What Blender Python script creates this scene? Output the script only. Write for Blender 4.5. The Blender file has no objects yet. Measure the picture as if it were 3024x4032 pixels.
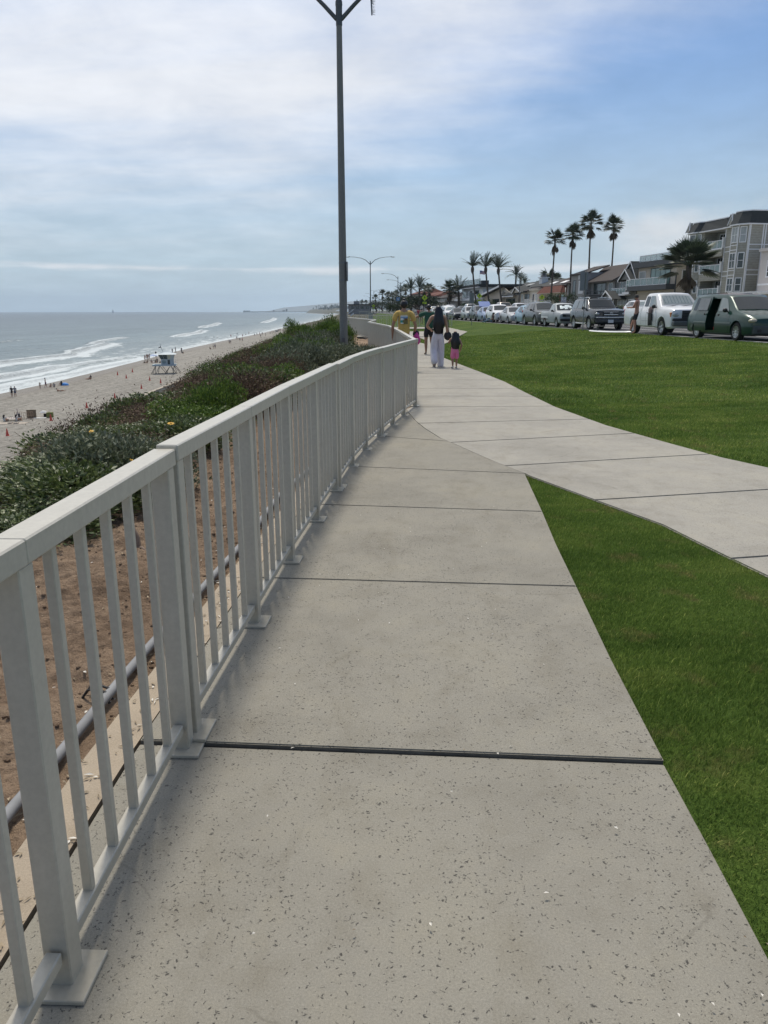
import bpy, bmesh, math, random
import numpy as np
from mathutils import Vector, Matrix
R = math.radians
random.seed(7)
SC = bpy.context.scene
# ---------------------------------------------------------------- camera
F = 3000.0; HY = 1223.0; EYE = 1.5
PIT = math.atan((2016 - HY) / F); CP, SP = math.cos(PIT), math.sin(PIT)
cam_d = bpy.data.cameras.new("camera"); cam = bpy.data.objects.new("camera", cam_d)
SC.collection.objects.link(cam); SC.camera = cam
cam_d.sensor_fit = 'VERTICAL'; cam_d.sensor_height = 36.0; cam_d.sensor_width = 27.0
cam_d.lens = 36.0 * F / 4032.0
cam_d.clip_start = 0.05; cam_d.clip_end = 60000
cam.location = (0, 0, EYE)
cam.rotation_euler = (R(90) - PIT, R(0.1), 0)
# ---------------------------------------------------------------- world
SUN_AZ, SUN_EL = R(-6), R(64)          # azimuth from +Y, clockwise positive
W = bpy.data.worlds.new("World"); SC.world = W; W.use_nodes = True
nt = W.node_tree; nt.nodes.clear()
def wn(t, **k):
    n = nt.nodes.new(t)
    for a, b in k.items(): setattr(n, a, b)
    return n
def wl(a, b): nt.links.new(a, b)
def wmath(op, a, b=None, c=None, clamp=False):
    n = wn('ShaderNodeMath', operation=op, use_clamp=clamp)
    for i, v in enumerate((a, b, c)):
        if v is None: continue
        if isinstance(v, (int, float)): n.inputs[i].default_value = v
        else: wl(v, n.inputs[i])
    return n.outputs[0]
sky = wn('ShaderNodeTexSky', sky_type='NISHITA')
sky.sun_disc = False; sky.sun_elevation = SUN_EL; sky.sun_rotation = SUN_AZ
sky.air_density = 1.0; sky.dust_density = 1.6; sky.ozone_density = 1.6; sky.altitude = 0
tc = wn('ShaderNodeTexCoord'); sx = wn('ShaderNodeSeparateXYZ'); wl(tc.outputs['Generated'], sx.inputs[0])
X, Y, Z = sx.outputs
Zc = wmath('MAXIMUM', Z, 0.0)
den = wmath('ADD', Zc, 0.16)
cmb = wn('ShaderNodeCombineXYZ')
wl(wmath('DIVIDE', X, den), cmb.inputs[0]); wl(wmath('DIVIDE', Y, den), cmb.inputs[1])
def wnoise(vec, scale, detail, rough, dist=0.0):
    n = wn('ShaderNodeTexNoise'); n.inputs['Scale'].default_value = scale; n.inputs['Detail'].default_value = detail
    n.inputs['Roughness'].default_value = rough; n.inputs['Distortion'].default_value = dist
    wl(vec, n.inputs['Vector']); return n.outputs['Fac']
mp = wn('ShaderNodeMapping'); mp.inputs['Rotation'].default_value = (0, 0, R(35)); mp.inputs['Scale'].default_value = (0.42, 1.25, 1)
wl(cmb.outputs[0], mp.inputs[0])
n1 = wnoise(mp.outputs[0], 0.85, 9, 0.58, 0.35)
n2 = wnoise(cmb.outputs[0], 2.6, 7, 0.6, 0.2)
# high veil: lower rim climbs to the right
edge = wmath('MULTIPLY_ADD', wmath('MAXIMUM', X, -0.14), 0.46, 0.175)
g = wmath('MULTIPLY', wmath('SUBTRACT', Zc, edge), 7.0)
g = wmath('MINIMUM', g, 0.78)
g = wmath('ADD', g, wmath('MULTIPLY', wmath('SUBTRACT', n1, 0.5), 2.7))
g = wmath('ADD', g, wmath('MULTIPLY', wmath('SUBTRACT', n2, 0.5), 0.9))
sm = wn('ShaderNodeMapRange', interpolation_type='SMOOTHSTEP'); wl(g, sm.inputs[0])
sm.inputs[1].default_value = -0.65; sm.inputs[2].default_value = 1.0
fb = wn('ShaderNodeMapRange', interpolation_type='SMOOTHSTEP'); wl(Y, fb.inputs[0]); fb.inputs[1].default_value = -0.55; fb.inputs[2].default_value = 0.45; fb.inputs[3].default_value = 0.12; fb.inputs[4].default_value = 0.95
veil = wmath('MULTIPLY', sm.outputs[0], fb.outputs[0])      # the cloud sheet lies ahead, over the sea; thinned in the unseen sky behind the viewer to darken camera-facing sides
dots = wn('ShaderNodeVectorMath', operation='DOT_PRODUCT'); wl(tc.outputs['Generated'], dots.inputs[0]); dots.inputs[1].default_value = (math.sin(SUN_AZ - .35) * math.cos(SUN_EL - .25), math.cos(SUN_AZ - .35) * math.cos(SUN_EL - .25), math.sin(SUN_EL - .25))
glow = wmath('MULTIPLY_ADD', wmath('POWER', wmath('MAXIMUM', dots.outputs['Value'], 0.0), 5.0), 0.42, 0.90)
# low cumulus line near the horizon and one puff above the houses
mp2 = wn('ShaderNodeMapping'); mp2.inputs['Scale'].default_value = (7, 7, 42); wl(tc.outputs['Generated'], mp2.inputs[0])
n3 = wnoise(mp2.outputs[0], 1.0, 6, 0.55, 0.1)
band = wmath('SUBTRACT', 1.0, wmath('MULTIPLY', wmath('ABSOLUTE', wmath('SUBTRACT', Z, 0.050)), 55.0), clamp=True)
lc = wn('ShaderNodeMapRange', interpolation_type='SMOOTHSTEP'); wl(wmath('MULTIPLY', n3, band), lc.inputs[0])
lc.inputs[1].default_value = 0.34; lc.inputs[2].default_value = 0.56
mp3 = wn('ShaderNodeMapping'); mp3.inputs['Scale'].default_value = (10, 10, 16); wl(tc.outputs['Generated'], mp3.inputs[0])
n4 = wnoise(mp3.outputs[0], 1.0, 7, 0.6, 0.2)
dx = wmath('MULTIPLY', wmath('SUBTRACT', X, 0.335), 10.0); dz = wmath('MULTIPLY', wmath('SUBTRACT', Z, 0.090), 22.0)
rr = wmath('SQRT', wmath('ADD', wmath('MULTIPLY', dx, dx), wmath('MULTIPLY', dz, dz)))
pf = wn('ShaderNodeMapRange', interpolation_type='SMOOTHSTEP')
wl(wmath('SUBTRACT', wmath('MULTIPLY', n4, 2.1), rr), pf.inputs[0]); pf.inputs[1].default_value = 0.05; pf.inputs[2].default_value = 1.3
low = wmath('ADD', wmath('MULTIPLY', lc.outputs[0], 0.75), wmath('MULTIPLY', pf.outputs[0], 0.85), clamp=True)
# pale sea air towards the horizon
hz = wn('ShaderNodeMapRange', interpolation_type='SMOOTHERSTEP'); wl(Z, hz.inputs[0])
hz.inputs[1].default_value = 0.34; hz.inputs[2].default_value = -0.02
def wmix(f, a, b):
    n = wn('ShaderNodeMix', data_type='RGBA')
    if isinstance(f, float): n.inputs[0].default_value = f
    else: wl(f, n.inputs[0])
    for s, v in ((6, a), (7, b)):
        if isinstance(v, tuple): n.inputs[s].default_value = (*v, 1)
        else: wl(v, n.inputs[s])
    return n.outputs[2]
SKYK = 0.12
tint = wn('ShaderNodeMix', data_type='RGBA', blend_type='MULTIPLY'); tint.inputs[0].default_value = 1.0
wl(sky.outputs[0], tint.inputs[6]); tint.inputs[7].default_value = (0.62, 0.80, 1.0, 1)
air = wmix(wmath('MULTIPLY', hz.outputs[0], 0.85), tint.outputs[2], tuple(c / SKYK for c in (0.56, 0.685, 0.785)))
cl = wmix(veil, air, tuple(c / SKYK for c in (0.84, 0.86, 0.90)))
br = wn('ShaderNodeMapRange'); wl(n2, br.inputs[0]); br.inputs[1].default_value = .3; br.inputs[2].default_value = .7; br.inputs[3].default_value = .93; br.inputs[4].default_value = 1.07
cl = wmix(low, cl, tuple(c / SKYK for c in (0.86, 0.88, 0.91)))
vm = wn('ShaderNodeVectorMath', operation='SCALE'); wl(cl, vm.inputs[0]); wl(wmath('MULTIPLY', br.outputs[0], glow), vm.inputs['Scale'])
bg = wn('ShaderNodeBackground'); bg.inputs['Strength'].default_value = SKYK
wl(vm.outputs[0], bg.inputs['Color'])
wo = wn('ShaderNodeOutputWorld'); wl(bg.outputs[0], wo.inputs['Surface'])
# ---------------------------------------------------------------- sun behind thin cloud
sd = bpy.data.lights.new("sun", 'SUN'); sun = bpy.data.objects.new("sun", sd); SC.collection.objects.link(sun)
sd.energy = 3.0; sd.angle = R(8); sd.color = (1.0, 0.92, 0.80)
sdir = Vector((math.sin(SUN_AZ) * math.cos(SUN_EL), math.cos(SUN_AZ) * math.cos(SUN_EL), math.sin(SUN_EL)))
sun.rotation_euler = sdir.to_track_quat('Z', 'Y').to_euler(); sun.location = (0, 0, 60)
# ---------------------------------------------------------------- view
SC.view_settings.view_transform = 'Standard'; SC.view_settings.look = 'None'
SC.view_settings.exposure = 0.0; SC.view_settings.gamma = 1.0; SC.view_settings.use_curve_mapping = False
SC.cycles.volume_bounces = 1; SC.cycles.max_bounces = 6; SC.cycles.transparent_max_bounces = 8
SC.cycles.sample_clamp_indirect = 4.0

# ================================================================ helpers
def ray(px, py):
    v = 2016 - py
    return (px - 1512, F * CP + v * SP, -F * SP + v * CP)
def gnd(px, py, z=0.0):
    a = ray(px, py); t = (z - EYE) / a[2]; return (a[0] * t, a[1] * t)
def atY(px, y, py=HY):
    a = ray(px, py); t = y / a[1]; return a[0] * t
def zat(py, y):
    a = ray(1512, py); return EYE + a[2] * y / a[1]
def sstep(a, b, x):
    t = np.clip((np.asarray(x, float) - a) / (b - a), 0, 1); return t * t * (3 - 2 * t)
def interp(x, pts): return float(np.interp(x, [p[0] for p in pts], [p[1] for p in pts]))
def srgb(h):
    h = h.lstrip('#'); c = [int(h[i:i + 2], 16) / 255 for i in (0, 2, 4)]
    return tuple(v / 12.92 if v <= .04045 else ((v + .055) / 1.055) ** 2.4 for v in c)

_M = {}
def mat(name, col, rough=0.6, metal=0.0, var=0.12, vs=3.0, bump=0.0, bs=30.0, spec=0.5, dirt=None, coat=0.0, alpha=1.0, space='OBJ', detail=4, coords=None):
    if name in _M: return _M[name]
    m = bpy.data.materials.new(name); _M[name] = m; m.use_nodes = True
    t = m.node_tree; b = t.nodes['Principled BSDF']
    b.inputs['Roughness'].default_value = rough; b.inputs['Metallic'].default_value = metal
    b.inputs['Specular IOR Level'].default_value = spec; b.inputs['Coat Weight'].default_value = coat
    b.inputs['Coat Roughness'].default_value = .08; b.inputs['Alpha'].default_value = alpha
    if space == 'OBJ':
        c = t.nodes.new('ShaderNodeTexCoord').outputs['Object']
    else: c = t.nodes.new('ShaderNodeNewGeometry').outputs['Position']
    if coords:
        mpn = t.nodes.new('ShaderNodeMapping'); mpn.inputs['Scale'].default_value = coords; t.links.new(c, mpn.inputs[0]); c = mpn.outputs[0]
    n = t.nodes.new('ShaderNodeTexNoise'); n.inputs['Scale'].default_value = vs; n.inputs['Detail'].default_value = detail
    n.inputs['Roughness'].default_value = .6
    t.links.new(c, n.inputs['Vector'])
    r = t.nodes.new('ShaderNodeValToRGB'); t.links.new(n.outputs['Fac'], r.inputs[0])
    r.color_ramp.elements[0].position = .3; r.color_ramp.elements[1].position = .7
    lo = dirt if dirt else tuple(x * (1 - var) for x in col)
    r.color_ramp.elements[0].color = (*lo, 1); r.color_ramp.elements[1].color = (*[min(1, x * (1 + var)) for x in col], 1)
    t.links.new(r.outputs[0], b.inputs['Base Color'])
    if bump:
        n2 = t.nodes.new('ShaderNodeTexNoise'); n2.inputs['Scale'].default_value = bs; n2.inputs['Detail'].default_value = 5
        t.links.new(c, n2.inputs['Vector'])
        bp = t.nodes.new('ShaderNodeBump'); bp.inputs['Strength'].default_value = min(1, bump); bp.inputs['Distance'].default_value = .02
        t.links.new(n2.outputs['Fac'], bp.inputs['Height']); t.links.new(bp.outputs[0], b.inputs['Normal'])
    return m

KID = {}
class MB:
    """collects geometry for ONE mesh"""
    def __init__(s): s.v = []; s.f = []; s.mi = []
    def add(s, vs, fs, mi=0):
        o = len(s.v); s.v += [tuple(p) for p in vs]; s.f += [tuple(i + o for i in f) for f in fs]; s.mi += [mi] * len(fs); return s
    def box(s, x0, x1, y0, y1, z0, z1, mi=0, T=None):
        vs = [(x0, y0, z0), (x1, y0, z0), (x1, y1, z0), (x0, y1, z0), (x0, y0, z1), (x1, y0, z1), (x1, y1, z1), (x0, y1, z1)]
        if T: vs = [tuple(T @ Vector(p)) for p in vs]
        return s.add(vs, [(3, 2, 1, 0), (4, 5, 6, 7), (0, 1, 5, 4), (1, 2, 6, 5), (2, 3, 7, 6), (3, 0, 4, 7)], mi)
    def cbox(s, x, y, z, w, d, h, mi=0, T=None): return s.box(x - w / 2, x + w / 2, y - d / 2, y + d / 2, z - h / 2, z + h / 2, mi, T)
    def prism(s, poly, z0, z1, mi=0, T=None):
        n = len(poly); vs = [(x, y, z0) for x, y in poly] + [(x, y, z1) for x, y in poly]
        if T: vs = [tuple(T @ Vector(p)) for p in vs]
        return s.add(vs, [tuple(range(n - 1, -1, -1)), tuple(range(n, 2 * n))] + [(i, (i + 1) % n, (i + 1) % n + n, i + n) for i in range(n)], mi)
    def slab(s, pts, off, mi=0):
        """planar polygon in 3-D pushed by vector off"""
        n = len(pts); o = Vector(off); vs = [tuple(p) for p in pts] + [tuple(Vector(p) + o) for p in pts]
        return s.add(vs, [tuple(range(n - 1, -1, -1)), tuple(range(n, 2 * n))] + [(i, (i + 1) % n, (i + 1) % n + n, i + n) for i in range(n)], mi)
    def tube(s, pts, rad, n=8, mi=0, cap=True):
        P = [Vector(p) for p in pts]
        if isinstance(rad, (int, float)): rad = [rad] * len(P)
        vs = []; up0 = None
        for i, p in enumerate(P):
            d = (P[min(i + 1, len(P) - 1)] - P[max(i - 1, 0)])
            if d.length < 1e-9: d = Vector((0, 0, 1))
            d.normalize()
            if up0 is None:
                up0 = Vector((0, 0, 1)) if abs(d.z) < .9 else Vector((1, 0, 0))
            a = d.cross(up0)
            if a.length < 1e-6: a = d.orthogonal()
            a.normalize(); b = d.cross(a); up0 = -b if False else up0
            for k in range(n):
                w = 2 * math.pi * k / n; vs.append(tuple(p + (a * math.cos(w) + b * math.sin(w)) * rad[i]))
        fs = [(i * n + k, i * n + (k + 1) % n, (i + 1) * n + (k + 1) % n, (i + 1) * n + k) for i in range(len(P) - 1) for k in range(n)]
        if cap: fs += [tuple(range(n - 1, -1, -1)), tuple((len(P) - 1) * n + k for k in range(n))]
        return s.add(vs, fs, mi)
    def lathe(s, prof, n=16, mi=0, T=None, cap=True):
        vs = [(r * math.cos(2 * math.pi * k / n), r * math.sin(2 * math.pi * k / n), z) for r, z in prof for k in range(n)]
        if T: vs = [tuple(T @ Vector(p)) for p in vs]
        fs = [(i * n + k, i * n + (k + 1) % n, (i + 1) * n + (k + 1) % n, (i + 1) * n + k) for i in range(len(prof) - 1) for k in range(n)]
        if cap: fs += [tuple(range(n - 1, -1, -1)), tuple((len(prof) - 1) * n + k for k in range(n))]
        return s.add(vs, fs, mi)
    def ball(s, c, r, n=10, m=6, mi=0, T=None):
        rx, ry, rz = (r, r, r) if isinstance(r, (int, float)) else r
        vs = []; 
        for i in range(m + 1):
            th = math.pi * (i + .0) / m; th = min(max(th, .05), math.pi - .05)
            for k in range(n):
                w = 2 * math.pi * k / n
                vs.append((c[0] + rx * math.sin(th) * math.cos(w), c[1] + ry * math.sin(th) * math.sin(w), c[2] + rz * math.cos(th)))
        if T: vs = [tuple(T @ Vector(p)) for p in vs]
        fs = [((i + 1) * n + k, (i + 1) * n + (k + 1) % n, i * n + (k + 1) % n, i * n + k) for i in range(m) for k in range(n)]
        fs += [tuple(range(n)), tuple(m * n + k for k in range(n - 1, -1, -1))]
        return s.add(vs, fs, mi)
    def mesh(s, name, mats, smooth=None):
        me = bpy.data.meshes.new(name); me.from_pydata(s.v, [], s.f)
        for m in mats: me.materials.append(m)
        if len(mats) > 1: me.polygons.foreach_set('material_index', s.mi)
        me.update()
        if smooth is not None:
            me.polygons.foreach_set('use_smooth', [True] * len(me.polygons)); me.set_sharp_from_angle(angle=R(smooth))
        return me
def link(name, me, parent=None, loc=(0, 0, 0), rz=0.0):
    o = bpy.data.objects.new(name, me); SC.collection.objects.link(o)
    o.location = loc; o.rotation_euler = (0, 0, rz)
    if parent is not None: o.parent = parent; KID.setdefault(parent.name, []).append(o)
    return o
def part(name, mb, mats, parent=None, smooth=None, loc=(0, 0, 0), rz=0.0, bevel=0.0, label=None):
    if not isinstance(mats, (list, tuple)): mats = [mats]
    o = link(name, mb.mesh(name, mats, smooth), parent, loc, rz)
    if bevel:
        b = o.modifiers.new('b', 'BEVEL'); b.width = bevel; b.segments = 2; b.limit_method = 'ANGLE'; b.angle_limit = R(40)
    if label: o['label'] = label
    return o
def tag(o, label, cat, group=None):
    o['label'] = label; o['category'] = cat
    if group: o['group'] = group
    return o
def struct(name, mb, mats, smooth=None):
    o = part(name, mb, mats, None, smooth); o['kind'] = 'structure'; return o
def thing(name, label, cat, loc=(0, 0, 0), rz=0.0, group=None):
    o = bpy.data.objects.new(name, None); SC.collection.objects.link(o); o.empty_display_size = .2
    o.location = loc; o.rotation_euler = (0, 0, rz); return tag(o, label, cat, group)
def kids(o): return KID.get(o.name, [])
def dup(o, loc=None, rz=None, sc=None, label=None, group=None, parent=None, top=True):
    c = o.copy(); SC.collection.objects.link(c)
    if parent is not None: c.parent = parent; KID.setdefault(parent.name, []).append(c)
    for ch in list(kids(o)): dup(ch, parent=c, top=False)
    if loc is not None: c.location = loc
    if rz is not None: c.rotation_euler = (0, 0, rz)
    if sc is not None: c.scale = (sc, sc, sc) if isinstance(sc, (int, float)) else sc
    if label: c['label'] = label
    if group: c['group'] = group
    return c
def npmesh(name, v, f, mats, smooth=False, attr=None, mi=None):
    """v (n,3) array; f (m,k) array"""
    me = bpy.data.meshes.new(name); v = np.asarray(v, np.float32); f = np.asarray(f, np.int32); k = f.shape[1]
    me.vertices.add(len(v)); me.vertices.foreach_set('co', v.ravel())
    me.loops.add(f.size); me.loops.foreach_set('vertex_index', f.ravel())
    me.polygons.add(len(f)); me.polygons.foreach_set('loop_start', np.arange(0, f.size, k, dtype=np.int32))
    try: me.polygons.foreach_set('loop_total', np.full(len(f), k, np.int32))
    except Exception: pass
    for m in mats: me.materials.append(m)
    if mi is not None: me.polygons.foreach_set('material_index', np.asarray(mi, np.int32))
    if attr:
        for nme, arr in attr.items():
            a = me.attributes.new(nme, 'FLOAT', 'POINT'); a.data.foreach_set('value', np.asarray(arr, np.float32))
    me.update(calc_edges=True)
    if smooth: me.polygons.foreach_set('use_smooth', np.ones(len(f), bool))
    return me
_rs = np.random.RandomState(3); _G = _rs.rand(256, 256)
def vnoise(x, y):
    xi = np.floor(x).astype(int); yi = np.floor(y).astype(int); fx = x - xi; fy = y - yi
    fx = fx * fx * (3 - 2 * fx); fy = fy * fy * (3 - 2 * fy)
    a = _G[xi & 255, yi & 255]; b = _G[(xi + 1) & 255, yi & 255]; c = _G[xi & 255, (yi + 1) & 255]; d = _G[(xi + 1) & 255, (yi + 1) & 255]
    return (a * (1 - fx) + b * fx) * (1 - fy) + (c * (1 - fx) + d * fx) * fy
def fbm(x, y, o=4):
    s = 0; a = .5; t = 0
    for i in range(o): s = s + a * vnoise(x * 2 ** i + 17 * i, y * 2 ** i + 31 * i); t += a; a *= .5
    return s / t - .5
def gridmesh(name, xs, ys, zf, mats, attr=None, smooth=True, xf=None):
    U, V = np.meshgrid(np.asarray(xs, float), np.asarray(ys, float), indexing='ij')
    Xg = xf(U, V) if xf else U; Zg = zf(Xg, V)
    n, m = U.shape; idx = np.arange(n * m).reshape(n, m)
    f = np.stack([idx[:-1, :-1], idx[1:, :-1], idx[1:, 1:], idx[:-1, 1:]], -1).reshape(-1, 4)
    if (Xg[-1, 0] - Xg[0, 0]) < 0: f = f[:, ::-1]
    A = {k: fn(Xg, V, U).ravel() for k, fn in attr.items()} if attr else None
    return npmesh(name, np.stack([Xg, V, Zg], -1).reshape(-1, 3), f, mats, smooth, A)
# ================================================================ the setting
FXT = [(-5, -.80), (1.4, -.745), (2.4, -.715), (3.5, -.643), (4.46, -.583), (5.36, -.504), (6.4, -.44), (7.43, -.326), (8.36, -.212), (9.3, -.06), (10.16, .112), (11, .282), (12.45, .50), (23.85, .2), (32.97, -.65), (40.05, -.4), (56.15, -2.6), (80, -3.2)]
ET = [(-30, -3.5), (5, -3.3), (12, -3.2), (25, -3.5), (50, -5.4), (100, -10), (300, -17), (1200, -60), (2700, -135), (4500, -400), (13000, -3000)]
KT = [(-60, 20.2), (0, 15.6), (100, 7.9), (250, 2), (400, -5), (1000, -38), (3000, -130)]
ST = [(-400, -63), (150, -63), (180, -64.5), (210, -66.3), (277, -70.5), (356, -73), (472, -74), (734, -83), (1181, -93), (2690, -165), (4500, -440), (13000, -3200)]
def npi(tab): a = np.array(tab, float); return lambda y: np.interp(y, a[:, 0], a[:, 1])
FX, EX, KX, SX_ = npi(FXT), npi(ET), npi(KT), npi(ST)
STW = 19.0
def lawn_z(x, y):
    k = KX(y); xs = np.minimum(4.4, k - 5); t = np.clip((x - xs) / (k - xs), 0, 1)
    return .40 * t * t * (3 - 2 * t)
def land_z(x, y):
    k = KX(y)
    return np.where(x < k, lawn_z(x, y), np.where(x < k + STW, .37 + .024 * (x - k), .95 + .01 * np.minimum(x - k - STW, 60)))
SEA = -11.85
def beach_z(x, y):
    s = SX_(y); e = EX(y) - 19.5; t = np.clip((x - s) / (e - s), -1, 1)
    return np.where(t > 0, SEA + .05 + .35 * np.clip(t / .5, 0, 1) + .75 * np.clip((t - .5) / .5, 0, 1) ** 2, SEA + .05 + (x - s) * .04)

# --- materials of the ground
def nodes_of(m): return m.node_tree, m.node_tree.nodes['Principled BSDF']
def ramp(t, src, stops):
    r = t.nodes.new('ShaderNodeValToRGB'); t.links.new(src, r.inputs[0])
    e = r.color_ramp.elements
    while len(e) < len(stops): e.new(.5)
    for i, (p, c) in enumerate(stops): e[i].position = p; e[i].color = (*c, 1) if len(c) == 3 else c
    return r.outputs[0]
def noise(t, vec, sc, det=5, ro=.6, di=0.0):
    n = t.nodes.new('ShaderNodeTexNoise'); n.inputs['Scale'].default_value = sc; n.inputs['Detail'].default_value = det
    n.inputs['Roughness'].default_value = ro; n.inputs['Distortion'].default_value = di; t.links.new(vec, n.inputs['Vector']); return n.outputs['Fac']
def mth(t, op, a, b=None, c=None, clamp=False):
    n = t.nodes.new('ShaderNodeMath'); n.operation = op; n.use_clamp = clamp
    for i, v in enumerate((a, b, c)):
        if v is None: continue
        if isinstance(v, (int, float)): n.inputs[i].default_value = v
        else: t.links.new(v, n.inputs[i])
    return n.outputs[0]
def mixc(t, f, a, b, bt='MIX'):
    n = t.nodes.new('ShaderNodeMix'); n.data_type = 'RGBA'; n.blend_type = bt
    if isinstance(f, (int, float)): n.inputs[0].default_value = f
    else: t.links.new(f, n.inputs[0])
    for s, v in ((6, a), (7, b)):
        if isinstance(v, tuple): n.inputs[s].default_value = (*v, 1)
        else: t.links.new(v, n.inputs[s])
    return n.outputs[2]
def bumpn(t, b, h, st, dist, prev=None):
    n = t.nodes.new('ShaderNodeBump'); n.inputs['Strength'].default_value = st; n.inputs['Distance'].default_value = dist
    t.links.new(h, n.inputs['Height'])
    if prev: t.links.new(prev, n.inputs['Normal'])
    t.links.new(n.outputs[0], b.inputs['Normal']); return n.outputs[0]
def newmat(name, rough=.8):
    m = bpy.data.materials.new(name); m.use_nodes = True; t, b = nodes_of(m); b.inputs['Roughness'].default_value = rough
    pos = t.nodes.new('ShaderNodeNewGeometry').outputs['Position']; return m, t, b, pos
def scaled(t, v, s):
    n = t.nodes.new('ShaderNodeMapping'); n.inputs['Scale'].default_value = s; t.links.new(v, n.inputs[0]); return n.outputs[0]

def concrete_mat(name, base, pits=True, pitk=1.0):
    m, t, b, pos = newmat(name, .85); b.inputs['Specular IOR Level'].default_value = .3
    big = noise(t, pos, .9, 4, .6); mid = noise(t, pos, 5, 5, .65); fine = noise(t, pos, 160, 3, .7)
    c = ramp(t, big, [(.3, tuple(x * .84 for x in base)), (.5, base), (.72, tuple(x * y for x, y in zip(base, (1.10, 1.09, 1.05))))])
    st = ramp(t, mid, [(.32, (.84, .82, .78)), (.5, (1, 1, 1)), (.7, (1.07, 1.05, 1.0))]); c = mixc(t, .6, c, st, 'MULTIPLY')
    fr = ramp(t, fine, [(.3, (.8, .8, .8)), (.7, (1.14, 1.14, 1.14))]); c = mixc(t, .8, c, fr, 'MULTIPLY')
    agg = noise(t, pos, 420, 2, .8); c = mixc(t, .55, c, ramp(t, agg, [(.34, (.62, .6, .58)), (.5, (1, 1, 1)), (.68, (1.22, 1.2, 1.18))]), 'MULTIPLY')
    sp = noise(t, scaled(t, pos, (1.0, .5, 1)), 2.4, 6, .7, 1.2); c = mixc(t, .42, c, ramp(t, sp, [(.30, (.72, .69, .62)), (.46, (1, 1, 1)), (.60, (1, 1, 1)), (.74, (1.12, 1.12, 1.10))]), 'MULTIPLY')
    ck = t.nodes.new('ShaderNodeTexVoronoi'); ck.feature = 'DISTANCE_TO_EDGE'; ck.voronoi_dimensions = '2D'; ck.inputs['Scale'].default_value = .42; dv = t.nodes.new('ShaderNodeTexNoise'); dv.inputs['Scale'].default_value = 3.5; dv.inputs['Detail'].default_value = 6; t.links.new(pos, dv.inputs['Vector'])
    av = t.nodes.new('ShaderNodeVectorMath'); av.operation = 'MULTIPLY_ADD'; t.links.new(dv.outputs['Color'], av.inputs[0]); av.inputs[1].default_value = (.35, .35, 0); t.links.new(pos, av.inputs[2]); t.links.new(av.outputs[0], ck.inputs['Vector'])
    cr_ = ramp(t, mth(t, 'ADD', ck.outputs['Distance'], mth(t, 'MULTIPLY', mth(t, 'GREATER_THAN', big, .47), .05)), [(0, (.35, .33, .30)), (.0012, (.55, .53, .5)), (.0022, (1, 1, 1))]); c = mixc(t, .28, c, cr_, 'MULTIPLY')
    h = mth(t, 'MULTIPLY', fine, .25)
    if pits:
        wv = t.nodes.new('ShaderNodeVectorMath'); wv.operation = 'ADD'; wn_ = t.nodes.new('ShaderNodeTexNoise'); wn_.inputs['Scale'].default_value = 75; wn_.inputs['Detail'].default_value = 3
        t.links.new(pos, wn_.inputs['Vector']); sc = t.nodes.new('ShaderNodeVectorMath'); sc.operation = 'SCALE'; sc.inputs['Scale'].default_value = .030
        t.links.new(wn_.outputs['Color'], sc.inputs[0]); t.links.new(pos, wv.inputs[0]); t.links.new(sc.outputs[0], wv.inputs[1])
        tot = None
        for sc_, thr, rad in ((56, .79, .21), (95, .80, .28), (30, .94, .15)):
            vo = t.nodes.new('ShaderNodeTexVoronoi'); vo.inputs['Scale'].default_value = sc_; vo.voronoi_dimensions = '2D'; vo.inputs['Randomness'].default_value = 1
            t.links.new(wv.outputs[0], vo.inputs['Vector'])
            sp = t.nodes.new('ShaderNodeSeparateColor'); t.links.new(vo.outputs['Color'], sp.inputs[0])
            dens = noise(t, pos, 1.6, 3, .6)
            on = mth(t, 'GREATER_THAN', mth(t, 'ADD', sp.outputs[0], mth(t, 'MULTIPLY', mth(t, 'SUBTRACT', dens, .5), .9)), thr)
            sz = mth(t, 'MULTIPLY_ADD', sp.outputs[1], rad * .8, rad * .35)
            hole = mth(t, 'SUBTRACT', 1.0, mth(t, 'DIVIDE', vo.outputs['Distance'], sz), None, True)
            hole = mth(t, 'MULTIPLY', mth(t, 'MULTIPLY', hole, 1.35, None, True), on)
            tot = hole if tot is None else mth(t, 'MAXIMUM', tot, hole)
        c = mixc(t, mth(t, 'MULTIPLY', tot, .95 * pitk), c, (.055, .052, .046))
        h = mth(t, 'SUBTRACT', h, mth(t, 'MULTIPLY', tot, 1.2))
    t.links.new(c, b.inputs['Base Color']); bumpn(t, b, h, .55, .006); return m
M_PATH = concrete_mat('salt_finish_concrete', (.262, .248, .208))
M_PATH2 = concrete_mat('pale_concrete', (.335, .32, .28), True, .55)
M_KERB = concrete_mat('weathered_kerb_concrete', (.37, .31, .235), False)

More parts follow.
